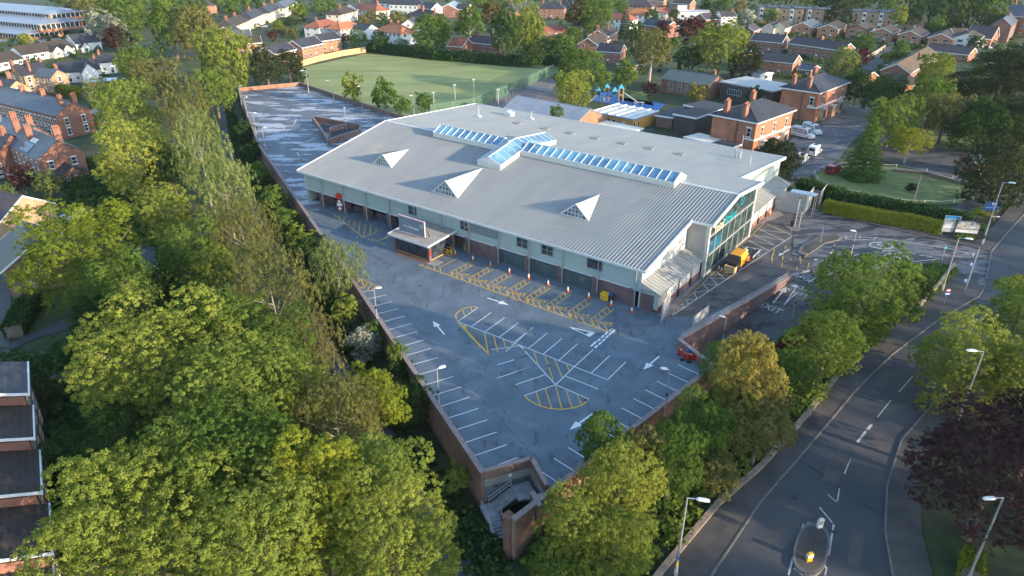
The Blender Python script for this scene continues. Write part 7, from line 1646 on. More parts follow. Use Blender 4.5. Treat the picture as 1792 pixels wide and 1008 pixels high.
# --- nursery / school group behind the leisure centre
nh = house('nursery_hall', 'brick hall with grey-green felt roof and three tall white windows', 'hall', (1174, 121), (1256.5, 133.5), 6.6, 10, 4.2, 'gable', 'brick', 'felt_green', False, [(.88, .3, 1.2, .8)], win=False)
for x in (-.28, -.1, .08): add_window(nh, nh['dims'][0] * x, -5, .9, 0, 1.5, 2.8, 2, 4)
def flat_block(name, label, cat, corners, zt, wall, roof, th=.3, oh=.3, wins=(), trim='upvc', rise=None):
    """flat-roofed block from three roof corners in photo pixels (near-left, near-right, far-right)"""
    a, b, c = [P(*p, zt).to_2d() for p in corners]; u = (b - a); lu = u.length; u.normalize(); v = Vector((-u.y, u.x)); lv = abs((c - b).dot(v)); lv = max(lv, 2)
    root = thing(name, label, cat, (a.x, a.y, 0), math.atan2(u.y, u.x))
    t = MB(); t.bb(oh, lu - oh, oh, lv - oh, -.3, zt - th); t.build('wall', M[wall], root)
    t = MB(); t.bb(0, lu, 0, lv, zt - th, zt); rf = t.build('roof', M[roof], root)
    t = MB(); t.bb(-.06, lu + .06, -.08, .0, zt - th - .05, zt + .06); t.bb(lu, lu + .08, 0, lv, zt - th - .05, zt + .06); t.build('fascia', M[trim], root)
    for (s, x, z, w_, h_, nx_, nz_) in wins:
        if s == 'f': add_window(root, lu * x, oh, z, 0, w_, h_, nx_, nz_)
        else: add_window(root, lu - oh, lv * x, z, math.pi / 2, w_, h_, nx_, nz_)
    return root, rf, lu, lv
flat_block('timber_hall', 'dark timber hall with pale grey flat roof beside the brick hall', 'hall', ((1259, 142), (1354, 160), (1373, 145)), 5.6, 'timber_dark', 'felt_light', wins=[('f', .3, 2.2, 5, 1.6, 6, 1), ('f', .85, 1.0, 1.2, 2.4, 1, 2)], trim='galv')
op, oprf, lu, lv = flat_block('portable_classroom', 'orange-walled portable classroom with ribbed off-white roof', 'classroom', ((1034, 194.5), (1108.5, 209), (1140.6, 191.7)), 3.3, 'orange_panel', 'felt_white', wins=[('f', .42, 1.0, .9, 1.2, 1, 1), ('f', .55, 1.0, .9, 1.2, 1, 1), ('s', .08, 1.0, .8, 1.2, 1, 1), ('s', .25, 1.0, .8, 1.2, 1, 1)], trim='steel_roof')
t = MB()
for i in range(6): x = lu * (.03 + .19 * i); t.bb(x - .12, x + .12, .1, lv, 3.3, 3.55)
t.build('roof_rib', M['upvc'], oprf)
add_door(op, lu * .76, .3, .1, 0, 'sky_blue')
flat_block('timber_annex', 'dark plank-clad block with purple-grey roof beside the first villa', 'annex', ((1178, 199), (1219, 206.5), (1238, 186)), 5.0, 'timber_dark', 'tile_purple', wins=[])
flat_block('timber_annex', 'dark roofed link behind the plank-clad block', 'annex', ((1196, 183), (1256, 196), (1266, 182)), 4.2, 'timber_dark', 'felt_dark', wins=[])
flat_block('brick_annex', 'low brick block with black flat roof left of the plank-clad block', 'annex', ((1146, 201), (1178, 206), (1182, 187)), 3.2, 'brick_brown', 'felt_dark', wins=[])
flat_block('canopy_shelter', 'white ribbed shelter roof behind the far edge of the leisure centre', 'shelter', ((1196, 239), (1244, 252), (1258, 241)), 2.6, 'brick_brown', 'felt_white', wins=[], trim='upvc')
flat_block('low_annex', 'low dark flat roof at the foot of the first villa', 'annex', ((1246, 250), (1282, 258), (1290, 250)), 2.8, 'brick', 'felt_dark', wins=[])
flat_block('canopy_shelter', 'long pale flat canopy in front of the orange classroom', 'shelter', ((1040, 217), (1106, 231), (1117, 222)), 2.6, 'timber_grey', 'felt_white', wins=[], trim='upvc')
sh2 = house('metal_roofed_hall', 'grey ribbed metal roofed brick hall behind the leisure centre', 'hall', (906, 168), (1033, 191.5), 6.6, 14, 3.6, 'gable', 'brick_orange', 'steel_roof', False, [], win=False)
rr_ = MB(); d_ = sh2['dims']; sl = (d_[3] - d_[2]) / (d_[1] / 2)
for x in np.arange(-d_[0] / 2, d_[0] / 2, .7):
    rr_.tube((x, 0, d_[3] + .2), (x, -d_[1] / 2 - .3, d_[3] + .2 - sl * (d_[1] / 2 + .3)), .06, n=4)
rr_.build('roof_ribs', M['steel_roof'], roof_of(sh2))
gh = house('gatehouse', 'small brick gatehouse with slate roof beside the junction yew', 'gatehouse', (1697, 268), (1716, 268), 4.4, 6, 2.9, 'gable', 'brick', 'slate', False, [(.9, 0, 1.2, .8)], ws=(.9, 1.2))
# conservatory at the field edge
cv_ = thing('conservatory', 'white conservatory attached behind the field-edge red roofed house', 'conservatory', at(803, 97))
t = MB(); t.prism([(-4.2, -2), (-1, -2.6), (2.6, -2), (2.6, 2), (-4.2, 2)], 0, .6); t.build('base', M['brick'], cv_)
t = MB(); t.prism([(-4.1, -1.9), (-1, -2.5), (2.5, -1.9), (2.5, 1.9), (-4.1, 1.9)], .6, 2.5); g_ = t.build('glazing', M['glass'], cv_)
t = MB()
for x in np.arange(-4.1, 2.7, .95): t.bb(x - .07, x + .07, -2.62, -1.85, .6, 2.5)
t.bb(-4.2, 2.6, -2.66, -1.9, 2.4, 2.55); t.build('frame', M['upvc'], g_)
t = MB(); t.prism([(-4.3, -2.1), (-1, -2.7), (2.7, -2.1), (2.7, 2.1), (-4.3, 2.1)], 2.55, [2.6, 2.6, 2.6, 3.6, 3.6]); t.build('roof', M['car_silver'], cv_)
# fences
def fence(name, label, cat, pl, ht, m_, post=2.4, pm=None, th=.06, group=None, gapf=None):
    pl = subdiv(pl, post); o = pl[0]; gz = H0(o.x, o.y); root = thing(name, label, cat, (o.x, o.y, gz), 0, group); mb = MB(); pp = MB()
    for a, b in zip(pl, pl[1:]):
        d = (b - a).normalized(); n = Vector((-d.y, d.x)) * th / 2; qa, qb = a - o, b - o; za, zb_ = H0(a.x, a.y) - gz, H0(b.x, b.y) - gz
        vs = [(qa.x - n.x, qa.y - n.y, za), (qa.x + n.x, qa.y + n.y, za), (qb.x + n.x, qb.y + n.y, zb_), (qb.x - n.x, qb.y - n.y, zb_)]
        mb.add(vs + [(v[0], v[1], v[2] + ht) for v in vs], [(3, 2, 1, 0), (4, 5, 6, 7), (0, 1, 5, 4), (1, 2, 6, 5), (2, 3, 7, 6), (3, 0, 4, 7)])
    for a in pl: q = a - o; z = H0(a.x, a.y) - gz; pp.bb(q.x - .07, q.x + .07, q.y - .07, q.y + .07, z, z + ht + .08)
    mb.build('panel', m_, root); pp.build('post', pm or m_, root); return root
fence('timber_fence', 'sunlit new timber fence along the left edge of the playing field', 'fence', W2([(522, 118), (560, 107), (600, 98), (640, 92)]), 2.3, M['timber_fence'], 3.0)
fence('timber_fence', 'grey timber fence beside the lane', 'fence', W2([(1516, 106), (1548, 86)]), 1.9, M['timber_grey'], 2.6)
fence('garden_fence', 'dark garden fence below the stepped houses', 'fence', W2([(80, 840), (130, 815), (165, 805)]), 1.8, M['timber_dark'], 1.9)
fence('stone_wall', 'low pale stone wall tapering at the road junction', 'wall', W2([(1602, 544), (1640, 505), (1668, 469)]), .9, M['stone'], 3, th=.4)
def meshmat(name, col, a):
    m = bpy.data.materials.new(name); m.use_nodes = True; t = m.node_tree; b = t.nodes['Principled BSDF']; b.inputs['Base Color'].default_value = (*col, 1); b.inputs['Roughness'].default_value = .6; b.inputs['Alpha'].default_value = a
    return m
M['mesh_green'] = meshmat('green_wire_mesh', (.10, .2, .13), .38); M['mesh_grey'] = meshmat('grey_wire_mesh', (.5, .51, .52), .5)
fence('mesh_fence', 'tall green wire mesh fence between the field and the tennis court', 'fence', W2([(755, 205), (830, 192), (905, 160), (968, 130)]), 3.6, M['mesh_green'], 6, M['galv'], .03)
fence('mesh_fence', 'dark green mesh fence at the far end of the tennis court', 'fence', W2([(968, 131), (1000, 150)]), 3.6, M['mesh_green'], 6, M['dark_trim'], .03)
fence('tennis_net', 'white-topped net across the tennis court', 'net', W2([(916, 153), (975, 162)]), 1.0, M['mesh_grey'], 12, M['dark_trim'], .03)
wall_run(subdiv(W2([(1095, 1085), (1160, 1000), (1257, 884), (1333, 818), (1413, 727), (1468, 656)])), lambda p: H0(p.x, p.y) - .3, lambda p: H0(p.x, p.y) + .55, .45, True, 'stone_wall', 'long low sandstone wall behind the pavement of the main road', 'wall', M['stone'], M['stone'])
wall_run(subdiv(W2([(1560, 300), (1620, 305), (1690, 325)]), 4), lambda p: -.1, lambda p: .7, .3, True, 'drive_wall', 'low wall between the oval lawn and the dark drive', 'wall', M['brick_brown'], M['conc'])
wall_run(subdiv(W2([(2, 648), (55, 640), (60, 668)]), 4), lambda p: H0(p.x, p.y) - .2, lambda p: H0(p.x, p.y) + .9, .3, True, 'garden_wall', 'low garden wall at the left beside the grey roof', 'wall', M['brick_brown'], M['stone'])
# ------------------------------------------------------------------ lamps, signs, vehicles and small things
def lamp(label, base, top, kind='street', head=None, group='street lamps', sign=None):
    """lamp standard: base pixel (on ground), height in metres (top), head = (dx,dy) direction of the head in the world"""
    b = base if isinstance(base, Vector) else at(*base)
    root = thing('street_lamp', label, 'street lamp', b, 0, group)
    h = top; mb = MB(); r0 = .11 if h > 7 else .08
    mb.tube((0, 0, -.2), (0, 0, 1.5), r0 * 1.35, n=8); mb.tube((0, 0, 1.5), (0, 0, h), r0, r0 * .62, n=8); mb.build('column', M['galv'], root)
    d = Vector((head[0], head[1], 0)).normalized(); n = Vector((-d.y, d.x, 0)); al = .9 if h > 7 else .25
    mb = MB(); mb.tube((0, 0, h - .02), Vector((0, 0, h + .06)) + d * al, .05, n=6); mb.build('arm', M['galv'], root)
    c = d * (al + .35) + Vector((0, 0, h + .08)); mb = MB(); hl, hw = (.55, .2) if h > 7 else (.42, .2)
    prof = [(-1, .55, .0), (-.7, .9, .1), (.3, 1, .12), (.85, .8, .08), (1, .4, .0)]
    vs = []
    for (s, w_, z) in prof:
        p = c + d * hl * s; vs += [p - n * hw * w_ + Vector((0, 0, -.05)), p + n * hw * w_ + Vector((0, 0, -.05)), p + n * hw * w_ * .6 + Vector((0, 0, z)), p - n * hw * w_ * .6 + Vector((0, 0, z))]
    fs = [(3, 2, 1, 0)]
    for i in range(4):
        a = 4 * i; e = a + 4; fs += [(a + k, a + (k + 1) % 4, e + (k + 1) % 4, e + k) for k in range(4)]
    fs.append((16, 17, 18, 19)); mb.add(vs, fs); mb.build('lamp_head', M['lamp_head'], root)
    mb = MB(); mb.bb(-.16, .16, -.12, .12, .5, 1.1) if h > 7 else mb.tube((0, 0, 2.6), (0, 0, 3.0), .11, n=8); mb.build('control_box', M['galv'] if h > 7 else M['dark_trim'], root)
    return root
GL = 'car park lamp posts'
for lb, base, h, hd in [('slim lamp post at the wall beside the first bay lines', P(661, 569), 5.6, (1, .3)), ('slim lamp post at the wall beside the lower bay lines', P(769, 721), 5.8, (1, .5)), ('slim lamp post inside the road-side wall of the car park', P(1162.5, 726), 6.0, (-1, .3)),
  ('lamp post on the ramp left edge behind the golden tree', at(1262, 612), 5.0, (-1, .6)), ('lamp post on the ramp beside the words EXIT', at(1386, 560), 5.2, (-1, .4)), ('lamp post at the traffic island of the access road', at(1487.5, 452), 4.8, (-1, .2)),
  ('pair of lamp posts at the far left wall, the farther one', P(424, 189), 6.5, (1, -.2)), ('pair of lamp posts at the far left wall, the nearer one', P(434.5, 211), 6.5, (1, -.1)), ('lamp post at the left wall of the worn deck, third from the far corner', P(449, 238), 6, (1, 0)), ('lamp post at the left wall of the worn deck, nearest the building', P(465, 263), 5.5, (1, 0)),
  ('lamp post against the field wall near the far corner', P(540.5, 163), 7.2, (-1, -.5)), ('lamp post against the field wall, second from the far corner', P(585, 182.5), 7.2, (-1, -.5)), ('lamp post against the field wall beside the slim sapling', P(635, 193), 7, (-1, -.5)), ('lamp post at the field wall end by the big roof', P(725, 203), 5.8, (-1, -.5)), ('lamp post beside the triangular stairwell', P(606.5, 227), 6, (.2, -1))]:
    lamp(lb, base, h, head=hd, group=GL)
GM = 'tall street lamps on the main road'
l1 = lamp('tall street lamp with small blue sign rising from the bottom pavement', at(1181, 1012), 9.6, head=(1, -.25), group=GM)
t = MB(); t.box(.02, -.02, 2.6, .06, .5, .35, R(20)); t.box(-.1, .06, 2.75, .5, .05, .4, R(60)); t.build('sign_plate', M['blue_paint'], l1); t = MB(); t.tube((0, 0, 1.7), (0, 0, 2.1), .12, n=8); t.build('yellow_band', M['yellow_plastic'], l1)
lamp('tall street lamp in front of the purple beech at the bottom right', at(1690, 1022), 10.2, head=(-1, -.1), group=GM)
lamp('tall street lamp between the green roadside tree and the purple beech', at(1672, 748), 10.2, head=(-1, .1), group=GM)
lj = lamp('tallest street lamp at the junction by the signboards', at(1718, 429), 11.2, head=(1, -.3), group=GM)
t = MB(); t.tube((0, 0, 5.2), (.9, -.2, 5.3), .045, n=6); t.box(1.0, -.22, 5.3, .5, .16, .14); t.build('side_lamp', M['lamp_head'], lj); t = MB(); t.tube((0, 0, 1.2), (0, 0, 1.9), .16, n=8); t.build('black_band', M['dark_trim'], lj)
lamp('street lamp at the tip of the grassy bank on the junction corner', at(1648, 510), 8.8, head=(1, -.4), group=GM)
# junction post with two blue discs
jp = thing('signpost', 'leaning-looking grey post with two round blue signs at the junction', 'signpost', at(1688, 510))
t = MB(); t.tube((0, 0, -.2), (0, 0, 7.2), .09, .07, n=8); t.build('pole', M['galv'], jp)
for z in (1.9, 4.6):
    t = MB(); t.tube((-.5, -.12, z), (-.5, -.2, z), .36, n=18); d_ = t.build('sign_disc', M['blue_paint'], jp); t = MB(); t.tube((-.5, -.21, z - .18), (-.5, -.21, z + .16), .05, n=6); t.add([(-.66, -.215, z + .06), (-.34, -.215, z + .06), (-.5, -.215, z + .26)], [(0, 1, 2)]); t.build('arrow', M['upvc'], d_)
def road_sign(label, base, h, plates, cat='sign', name='road_sign', rz=0.0):
    r_ = thing(name, label, cat, base, rz); t = MB(); t.tube((0, 0, -.2), (0, 0, h), .045, n=7); t.build('pole', M['galv'], r_)
    for (shape, z, s, m_, m2) in plates:
        t = MB()
        if shape == 'disc': t.tube((0, -.05, z), (0, -.09, z), s, n=20)
        elif shape == 'tri': t.prism([(-s, 0), (s, 0), (0, 0)], 0, 0) if False else t.add([(-s, -.05, z - s * .6), (s, -.05, z - s * .6), (0, -.05, z + s), (-s, -.09, z - s * .6), (s, -.09, z - s * .6), (0, -.09, z + s)], [(0, 1, 2)[::-1], (3, 4, 5), (0, 3, 5, 2), (1, 2, 5, 4), (0, 1, 4, 3)])
        else: t.bb(-s, s, -.09, -.05, z - s * .6, z + s * .6)
        p_ = t.build('sign_face', M[m_], r_); t = MB()
        if shape == 'disc' and m2: t.tube((0, -.092, z), (0, -.1, z), s * .7, n=20)
        elif m2: t.bb(-s * .7, s * .7, -.1, -.092, z - s * .25, z + s * .25)
        if t.v: t.build('sign_symbol', M[m2], p_)
    return r_
cf = -.35
road_sign('post of red and white traffic signs under the left eave', P(596, 372.5), 3.6, [('disc', 3.4, .62, 'red', None), ('disc', 2.3, .36, 'red', 'upvc'), ('box', 1.7, .5, 'upvc', None), ('disc', .9, .4, 'red', 'upvc')])
t = MB()
road_sign('red triangle and blue plate on a post on the dark pavement', at(1651, 534), 2.6, [('tri', 2.5, .4, 'red', 'upvc'), ('box', 1.9, .45, 'blue_paint', 'upvc')])
road_sign('dark blue sign post on the long traffic island', at(1435, 426), 3.0, [('box', 2.6, .2, 'blue_paint', None)])
road_sign('blue sign on twin posts on the triangular traffic island', at(1451, 466), 4.0, [('box', 3.3, .3, 'car_dark', None)])
road_sign('second bare post on the triangular traffic island', at(1449, 464), 2.4, [('box', 2.2, .2, 'galv', None)])
road_sign('small light blue sign at the access road edge before the grassy bank', at(1648, 455), 2.5, [('box', 2.2, .24, 'sky_blue', None)])
# blue boards by the junction
bb_ = thing('sign_board', 'blue board with white lettering below the junction yew', 'sign board', at(1733, 372), R(8))
t = MB(); t.bb(-1.6, 1.6, -.05, .05, .5, 2.2); p_ = t.build('board', mat('navy_board', (.008, .03, .12), (.012, .045, .16), rough=.9, spec=.1), bb_); t = MB(); t.bb(-1.5, 1.5, -.075, -.052, 1.05, 1.2); t.build('light_stripe', M['blue_paint'], p_)
o = inst(text_mesh('5 80', .62, M['upvc'], .012), 'lettering', p_, (0.3, -.066, 1.75)); o.rotation_euler = (R(90), 0, 0)
t = MB(); t.tube((-1.6, .08, 0), (-1.6, .08, 2.4), .05, n=6); t.tube((1.6, .08, 0), (1.6, .08, 2.4), .05, n=6); t.build('post', M['galv'], bb_)
b1_ = thing('sign_board', 'tall signboard with turquoise heading and pale bands by the clipped hedge', 'sign board', at(1658, 414), R(-14))
t = MB(); t.bb(-1.25, 1.25, -.06, .06, .9, 3.9); p_ = t.build('board', M['render_grey'], b1_)
for z0, z1, mt in [(3.35, 3.85, 'sky_blue'), (2.85, 3.15, 'galv'), (2.5, 2.75, 'felt_white'), (2.1, 2.4, 'felt_white'), (1.7, 2.0, 'upvc')]:
    t = MB(); t.bb(-1.15, 1.15, -.075, -.062, z0, z1); t.build('panel_band', M[mt], p_)
t = MB(); t.bb(.5, 1.0, -.09, -.076, 3.4, 3.75); t.build('emblem', M['blue_paint'], p_); t = MB(); t.tube((-1, .08, 0), (-1, .08, 3.5), .06, n=6); t.tube((1, .08, 0), (1, .08, 3.5), .06, n=6); t.build('post', M['galv'], b1_)
b2_ = thing('sign_board', 'black-framed advertising board with a photograph above a white strip', 'sign board', at(1687, 417), R(-14))
t = MB(); t.bb(-2.0, 2.0, -.08, .08, .9, 3.3); p_ = t.build('frame', M['dark_trim'], b2_); t = MB(); t.bb(-1.75, 1.75, -.1, -.082, 1.75, 3.0); t.build('poster', M['poster_photo'], p_); t = MB(); t.bb(-1.75, 1.75, -.1, -.082, 1.08, 1.62); t.build('white_strip', M['upvc'], p_); t = MB(); t.bb(-1.6, 1.0, -.1, -.083, 3.03, 3.18); t.bb(.2, 1.6, -.112, -.101, 1.3, 1.42); t.build('heading', M['galv'], p_)
t = MB(); t.tube((-1.5, .1, 0), (-1.5, .1, 3), .06, n=6); t.tube((1.5, .1, 0), (1.5, .1, 3), .06, n=6); t.build('post', M['dark_trim'], b2_)
# traffic islands (kerbed)
def island(label, pl, zt=.17):
    c = sum((Vector(p) for p in pl), Vector((0, 0))) / len(pl); g_ = H0(c.x, c.y) + .07
    o = struct('traffic_island', MB().prism([p[:] for p in pl], g_ - .2, g_ + zt), M['kerb'])
    o2 = struct('traffic_island_top', MB().prism([(c + (Vector(p) - c) * .86)[:] for p in pl], g_ + zt - .02, g_ + zt + .012), M['pave'])
island('a', [at(*p).to_2d() for p in [(1396, 444), (1400, 434), (1440, 412), (1466, 411), (1474, 415), (1470, 421), (1444, 427), (1410, 450)]])
island('b', [at(*p).to_2d() for p in [(1421, 472), (1450, 459), (1466, 463), (1450, 476), (1431, 487), (1424, 485)]])
isl = []
for k in range(28):
    t_ = 2 * math.pi * k / 28; x = math.cos(t_); y = math.sin(t_); y = math.copysign(abs(y) ** .75, y)
    c0 = at(1420, 961); u = (at(1432, 915) - at(1407, 1005)).to_2d(); u2 = u.normalized(); v2 = Vector((u2.y, -u2.x)); isl.append(c0.to_2d() + u2 * y * u.length * .5 + v2 * math.copysign(abs(x) ** .8, x) * 1.45)
island('c', isl, .16)
for lb, px, py, m_ in [('white keep-left bollard at the far end of the road island', 1433, 925, 'upvc'), ('white and yellow keep-left bollard at the near end of the road island', 1414, 985, 'yellow_plastic')]:
    b = at(px, py); b.z += .2; r_ = thing('bollard', lb, 'bollard', b, R(10)); t = MB(); t.prism([(-.25, -.15), (.25, -.15), (.25, .15), (-.25, .15)], 0, .9); t.prism([(-.25, -.15), (.25, -.15), (.18, .1), (-.18, .1)], .9, 1.1); t.build('shell', M[m_], r_); t = MB(); t.bb(-.2, .2, -.17, -.155, .45, .95) if m_ == 'upvc' else t.bb(-.26, .26, -.165, .16, .6, .92); t.build('panel', M['car_silver'] if m_ == 'upvc' else M['upvc'], r_)
# rusty short posts in the yellow box
for i, (px, py) in enumerate([(1350, 461), (1367, 470), (1380, 477), (1400, 463), (1393, 476), (1410, 452), (1413, 470)]):
    nmx = ['first', 'second', 'third', 'fourth', 'fifth', 'sixth', 'seventh'][i]
    b = at(px, py); r_ = thing('bollard', f'rusty short post at the worn yellow box, {nmx} of the seven', 'bollard', b, 0, 'rusty posts at the yellow box'); t = MB(); t.tube((0, 0, 0), (0, 0, .95), .07, n=8); t.tube((0, 0, .95), (0, 0, 1.0), .07, .03, n=8); t.build('post', M['worn_yellow'], r_)
# cones
cone_parts = None
def cone(label, p, group, body='red'):
    global cone_parts
    if cone_parts is None:
        a = MB(); a.bb(-.24, .24, -.24, .24, 0, .06); b_ = MB(); b_.tube((0, 0, .06), (0, 0, .9), .19, .035, n=12); c_ = MB(); c_.tube((0, 0, .34), (0, 0, .78), .155, .072, n=12)
        cone_parts = (a.mesh('base', M['red']), b_.mesh('cone_body', M['orange']), c_.mesh('white_band', M['upvc']))
    r_ = thing('traffic_cone', label, 'traffic cone', p, random.uniform(0, 1), group); inst(cone_parts[0], 'base', r_); inst(cone_parts[1], 'cone_body', r_); inst(cone_parts[2], 'white_band', r_)
    if body == 'plain': bpy.data.objects.remove(r_.children[-1])
cl = [(75, 292), (214, 338), (350, 382), (499, 434), (650, 480), (802, 532), (957, 582), (1120, 632), (1296, 690), (1457, 745)]
for i, (x, y) in enumerate(cl):
    o_ = ['first', 'second', 'third', 'fourth', 'fifth', 'sixth', 'seventh', 'eighth', 'ninth', 'tenth'][i]
    cone(('plain red cone without a white band, third from the entrance along the front' if i == 2 else f'red and white cone along the front wall, {o_} from the entrance'), c2a(x, y), 'cones along the front of the leisure centre', 'plain' if i == 2 else 'red')
def cM(x, y): return P(1240 + x * 100 / 1792, 430 + y * 100 / 1792)
for i, (x, y) in enumerate([(312, 765), (398, 815), (568, 810), (700, 815), (795, 780)]): cone('red and white cone beside the yellow machine, ' + ['leftmost', 'second from the left', 'middle one', 'fourth from the left', 'rightmost'][i], cM(x, y), 'cones round the yellow machine')
cone('lone cone near the corner of the rear wing', P(1347, 375.5), 'stray cones')
# yellow machine with a flat trailer and red barriers
mc = thing('works_machine', 'yellow and black boxy roadworks machine on wheels beside the glazed gable', 'machine', P(1287, 466), math.atan2(BV.y, BV.x))
mc.scale = (1.12, 1.12, 1.12)
t = MB(); t.extr([(-1.05, .5), (1.05, .5), (1.05, 1.7), (.7, 2.15), (-.7, 2.15), (-1.05, 1.7)], -1.1, 1.7); t.build('yellow_body', mat('amber_paint', (.72, .30, .015), (.8, .36, .02), rough=.45), mc)
t = MB(); t.slab([(-2.3, -.98, 1.35), (-1.05, -.98, 2.1), (-1.05, .98, 2.1), (-2.3, .98, 1.35)][::-1], .1); t.bb(-2.25, -1.1, -.95, .95, .5, 1.3); t.build('black_hood', M['black'], mc)
t = MB(); t.bb(-3.2, -2.35, -.9, .5, .35, 1.0); t.bb(-3.25, -3.1, -.95, .55, .35, 1.25); t.bb(-3.2, -2.3, .5, .62, .35, 1.15); t.bb(-3.2, -2.3, -.95, -.85, .35, 1.15); t.build('timber_hopper', M['timber_fence'], mc)
for x in (-1.6, 1.0):
    for y in (-1.0, 1.0): t = MB(); t.tube((x, y - .14, .42), (x, y + .14, .42), .42, n=14); t.build('wheel', M['black'], mc)
tl_ = thing('trailer', 'dark blue flat trailer with pale ramps behind the yellow machine', 'trailer', P(1311, 448), math.atan2(BV.y, BV.x))
t = MB(); t.bb(-1.6, 1.6, -1.0, 1.0, .5, .62)
for i in range(7): t.bb(-1.5 + i * .5, -1.35 + i * .5, -1.0, 1.0, .62, .68)
t.build('bed', M['car_dark'], tl_); t = MB(); t.bb(-1.6, 1.9, -1.12, -1.02, .45, .8); t.bb(-1.6, 1.9, 1.02, 1.12, .45, .8); t.bb(1.6, 2.6, -.06, .06, .45, .55); t.build('side_rail', M['galv'], tl_); t = MB(); t.bb(-.2, .5, .5, 1.0, .68, .95); t.build('toolbox', M['upvc'], tl_)
for y in (-1.1, 1.1): t = MB(); t.tube((0, y - .1, .34), (0, y + .1, .34), .34, n=12); t.build('wheel', M['black'], tl_)
def barrier(label, p, rz, body='red', slots=False, ln=2.0):
    r_ = thing('barrier', label, 'barrier', p, rz, 'plastic road barriers'); t = MB()
    t.bb(-ln / 2, ln / 2, -.03, .03, .12, .3); t.bb(-ln / 2, ln / 2, -.03, .03, .78, 1.0)
    if slots:
        for x in np.linspace(-ln / 2 + .05, ln / 2 - .05, 7): t.bb(x - .05, x + .05, -.025, .025, .3, .78)
    else: t.bb(-ln / 2, ln / 2, -.025, .025, .3, .78)
    t.build('panel', M[body], r_); t = MB(); t.bb(-ln * .35, -ln * .1, -.045, -.031, .82, .95); t.bb(ln * .1, ln * .35, -.045, -.031, .82, .95); t.build('reflective_strip', M['upvc'], r_)
    t = MB()
    for x in (-ln * .35, ln * .35): t.bb(x - .06, x + .06, -.3, .3, 0, .12)
    t.build('foot', M['black'], r_)
bz = math.atan2(BV.y, BV.x)
barrier('red barrier beside the yellow machine, nearer half', cM(985, 720), bz - .12); barrier('red barrier beside the yellow machine, farther half', cM(1180, 545), bz - .12)
def cR(x, y): return P(1180 + x * 80 / 1466, 590 + y * 80 / 1466)
barrier('red barrier standing end-on at the brick corner over the ramp', cR(270, 640), R(-62)); barrier('red barrier with white strips before the wall over the ramp', cR(620, 760), R(-22), ln=2.3); barrier('orange slotted barrier before the wall over the ramp', cR(980, 880), R(-20), 'orange', True)
dr_ = thing('barrel', 'round blue drum behind the red barriers over the ramp', 'barrel', cR(445, 600)); t = MB(); t.tube((0, 0, 0), (0, 0, .8), .33, .36, n=16); t.tube((0, 0, .8), (0, 0, 1.0), .36, .2, n=16); t.build('drum', M['blue_paint'], dr_, False)
for i, (x, y) in enumerate([(255, 740), (470, 820)]): r_ = thing('rubber_block', 'black rubber weight at the red barriers, ' + ('left one' if i == 0 else 'right one'), 'foot', cR(x, y)); t = MB(); t.bb(-.28, .28, -.14, .14, 0, .12); t.bb(-.1, .1, -.08, .08, .12, .3); t.build('block', M['black'], r_)
# grit bins, wheelie bin, posts
def grit(label, p, rz):
    r_ = thing('grit_bin', label, 'grit bin', p, rz); t = MB(); t.prism([(-.6, -.4), (.6, -.4), (.6, .4), (-.6, .4)], 0, [.75, .75, .9, .9]); t.build('tub', M['yellow_plastic'], r_); t = MB(); t.slab([(-.66, -.46, .78), (.66, -.46, .78), (.66, .46, 1.0), (-.66, .46, 1.0)], -.08); t.build('lid', M['yellow_plastic'], r_)
grit('yellow grit bin against the front wall at the right end', c2a(1247, 645), RZB); grit('yellow grit bin in the dark recess by the entrance', P(819, 437), RZB)
wb_ = thing('wheelie_bin', 'dark blue wheelie bin beside the yellow grit bin', 'wheelie bin', c2a(1292, 655), RZB); t = MB(); t.prism([(-.28, -.34), (.28, -.34), (.28, .34), (-.28, .34)], .1, 1.0); t.build('body', M['car_dark'], wb_); t = MB(); t.slab([(-.31, -.38, 1.0), (.31, -.38, 1.0), (.31, .38, 1.1), (-.31, .38, 1.1)], -.06); t.build('lid', M['blue_paint'], wb_); t = MB(); t.tube((-.3, .34, .12), (.3, .34, .12), .12, n=10); t.build('wheel', M['black'], wb_)
rb = thing('litter_bin', 'dark litter bin on the kerb end by two posts', 'litter bin', P(1385, 397)); t = MB(); t.tube((0, 0, 0), (0, 0, 1.1), .28, .3, n=12); t.build('body', M['dark_trim'], rb); t = MB(); t.tube((0, 0, 1.1), (0, 0, 1.25), .3, .2, n=12); t.build('lid', M['black'], rb)
for lb, p, h in [('tall camera post on the kerb end by the mesh compound', P(1390, 399), 5.6), ('shorter post beside the camera post on the kerb end', P(1397.5, 400), 3.4)]:
    r_ = thing('post', lb, 'post', p); t = MB(); t.tube((0, 0, 0), (0, 0, h), .08, n=8); t.build('pole', M['galv'], r_); t = MB(); t.bb(-.2, .2, -.12, .12, h, h + .25); t.build('camera', M['dark_trim'], r_)
struct('kerb_end', MB().prism([P(*p).to_2d()[:] for p in [(1372, 397), (1386, 393), (1400, 398), (1402, 402), (1396, 405), (1384, 404)]], .02, .15), M['kerb'])
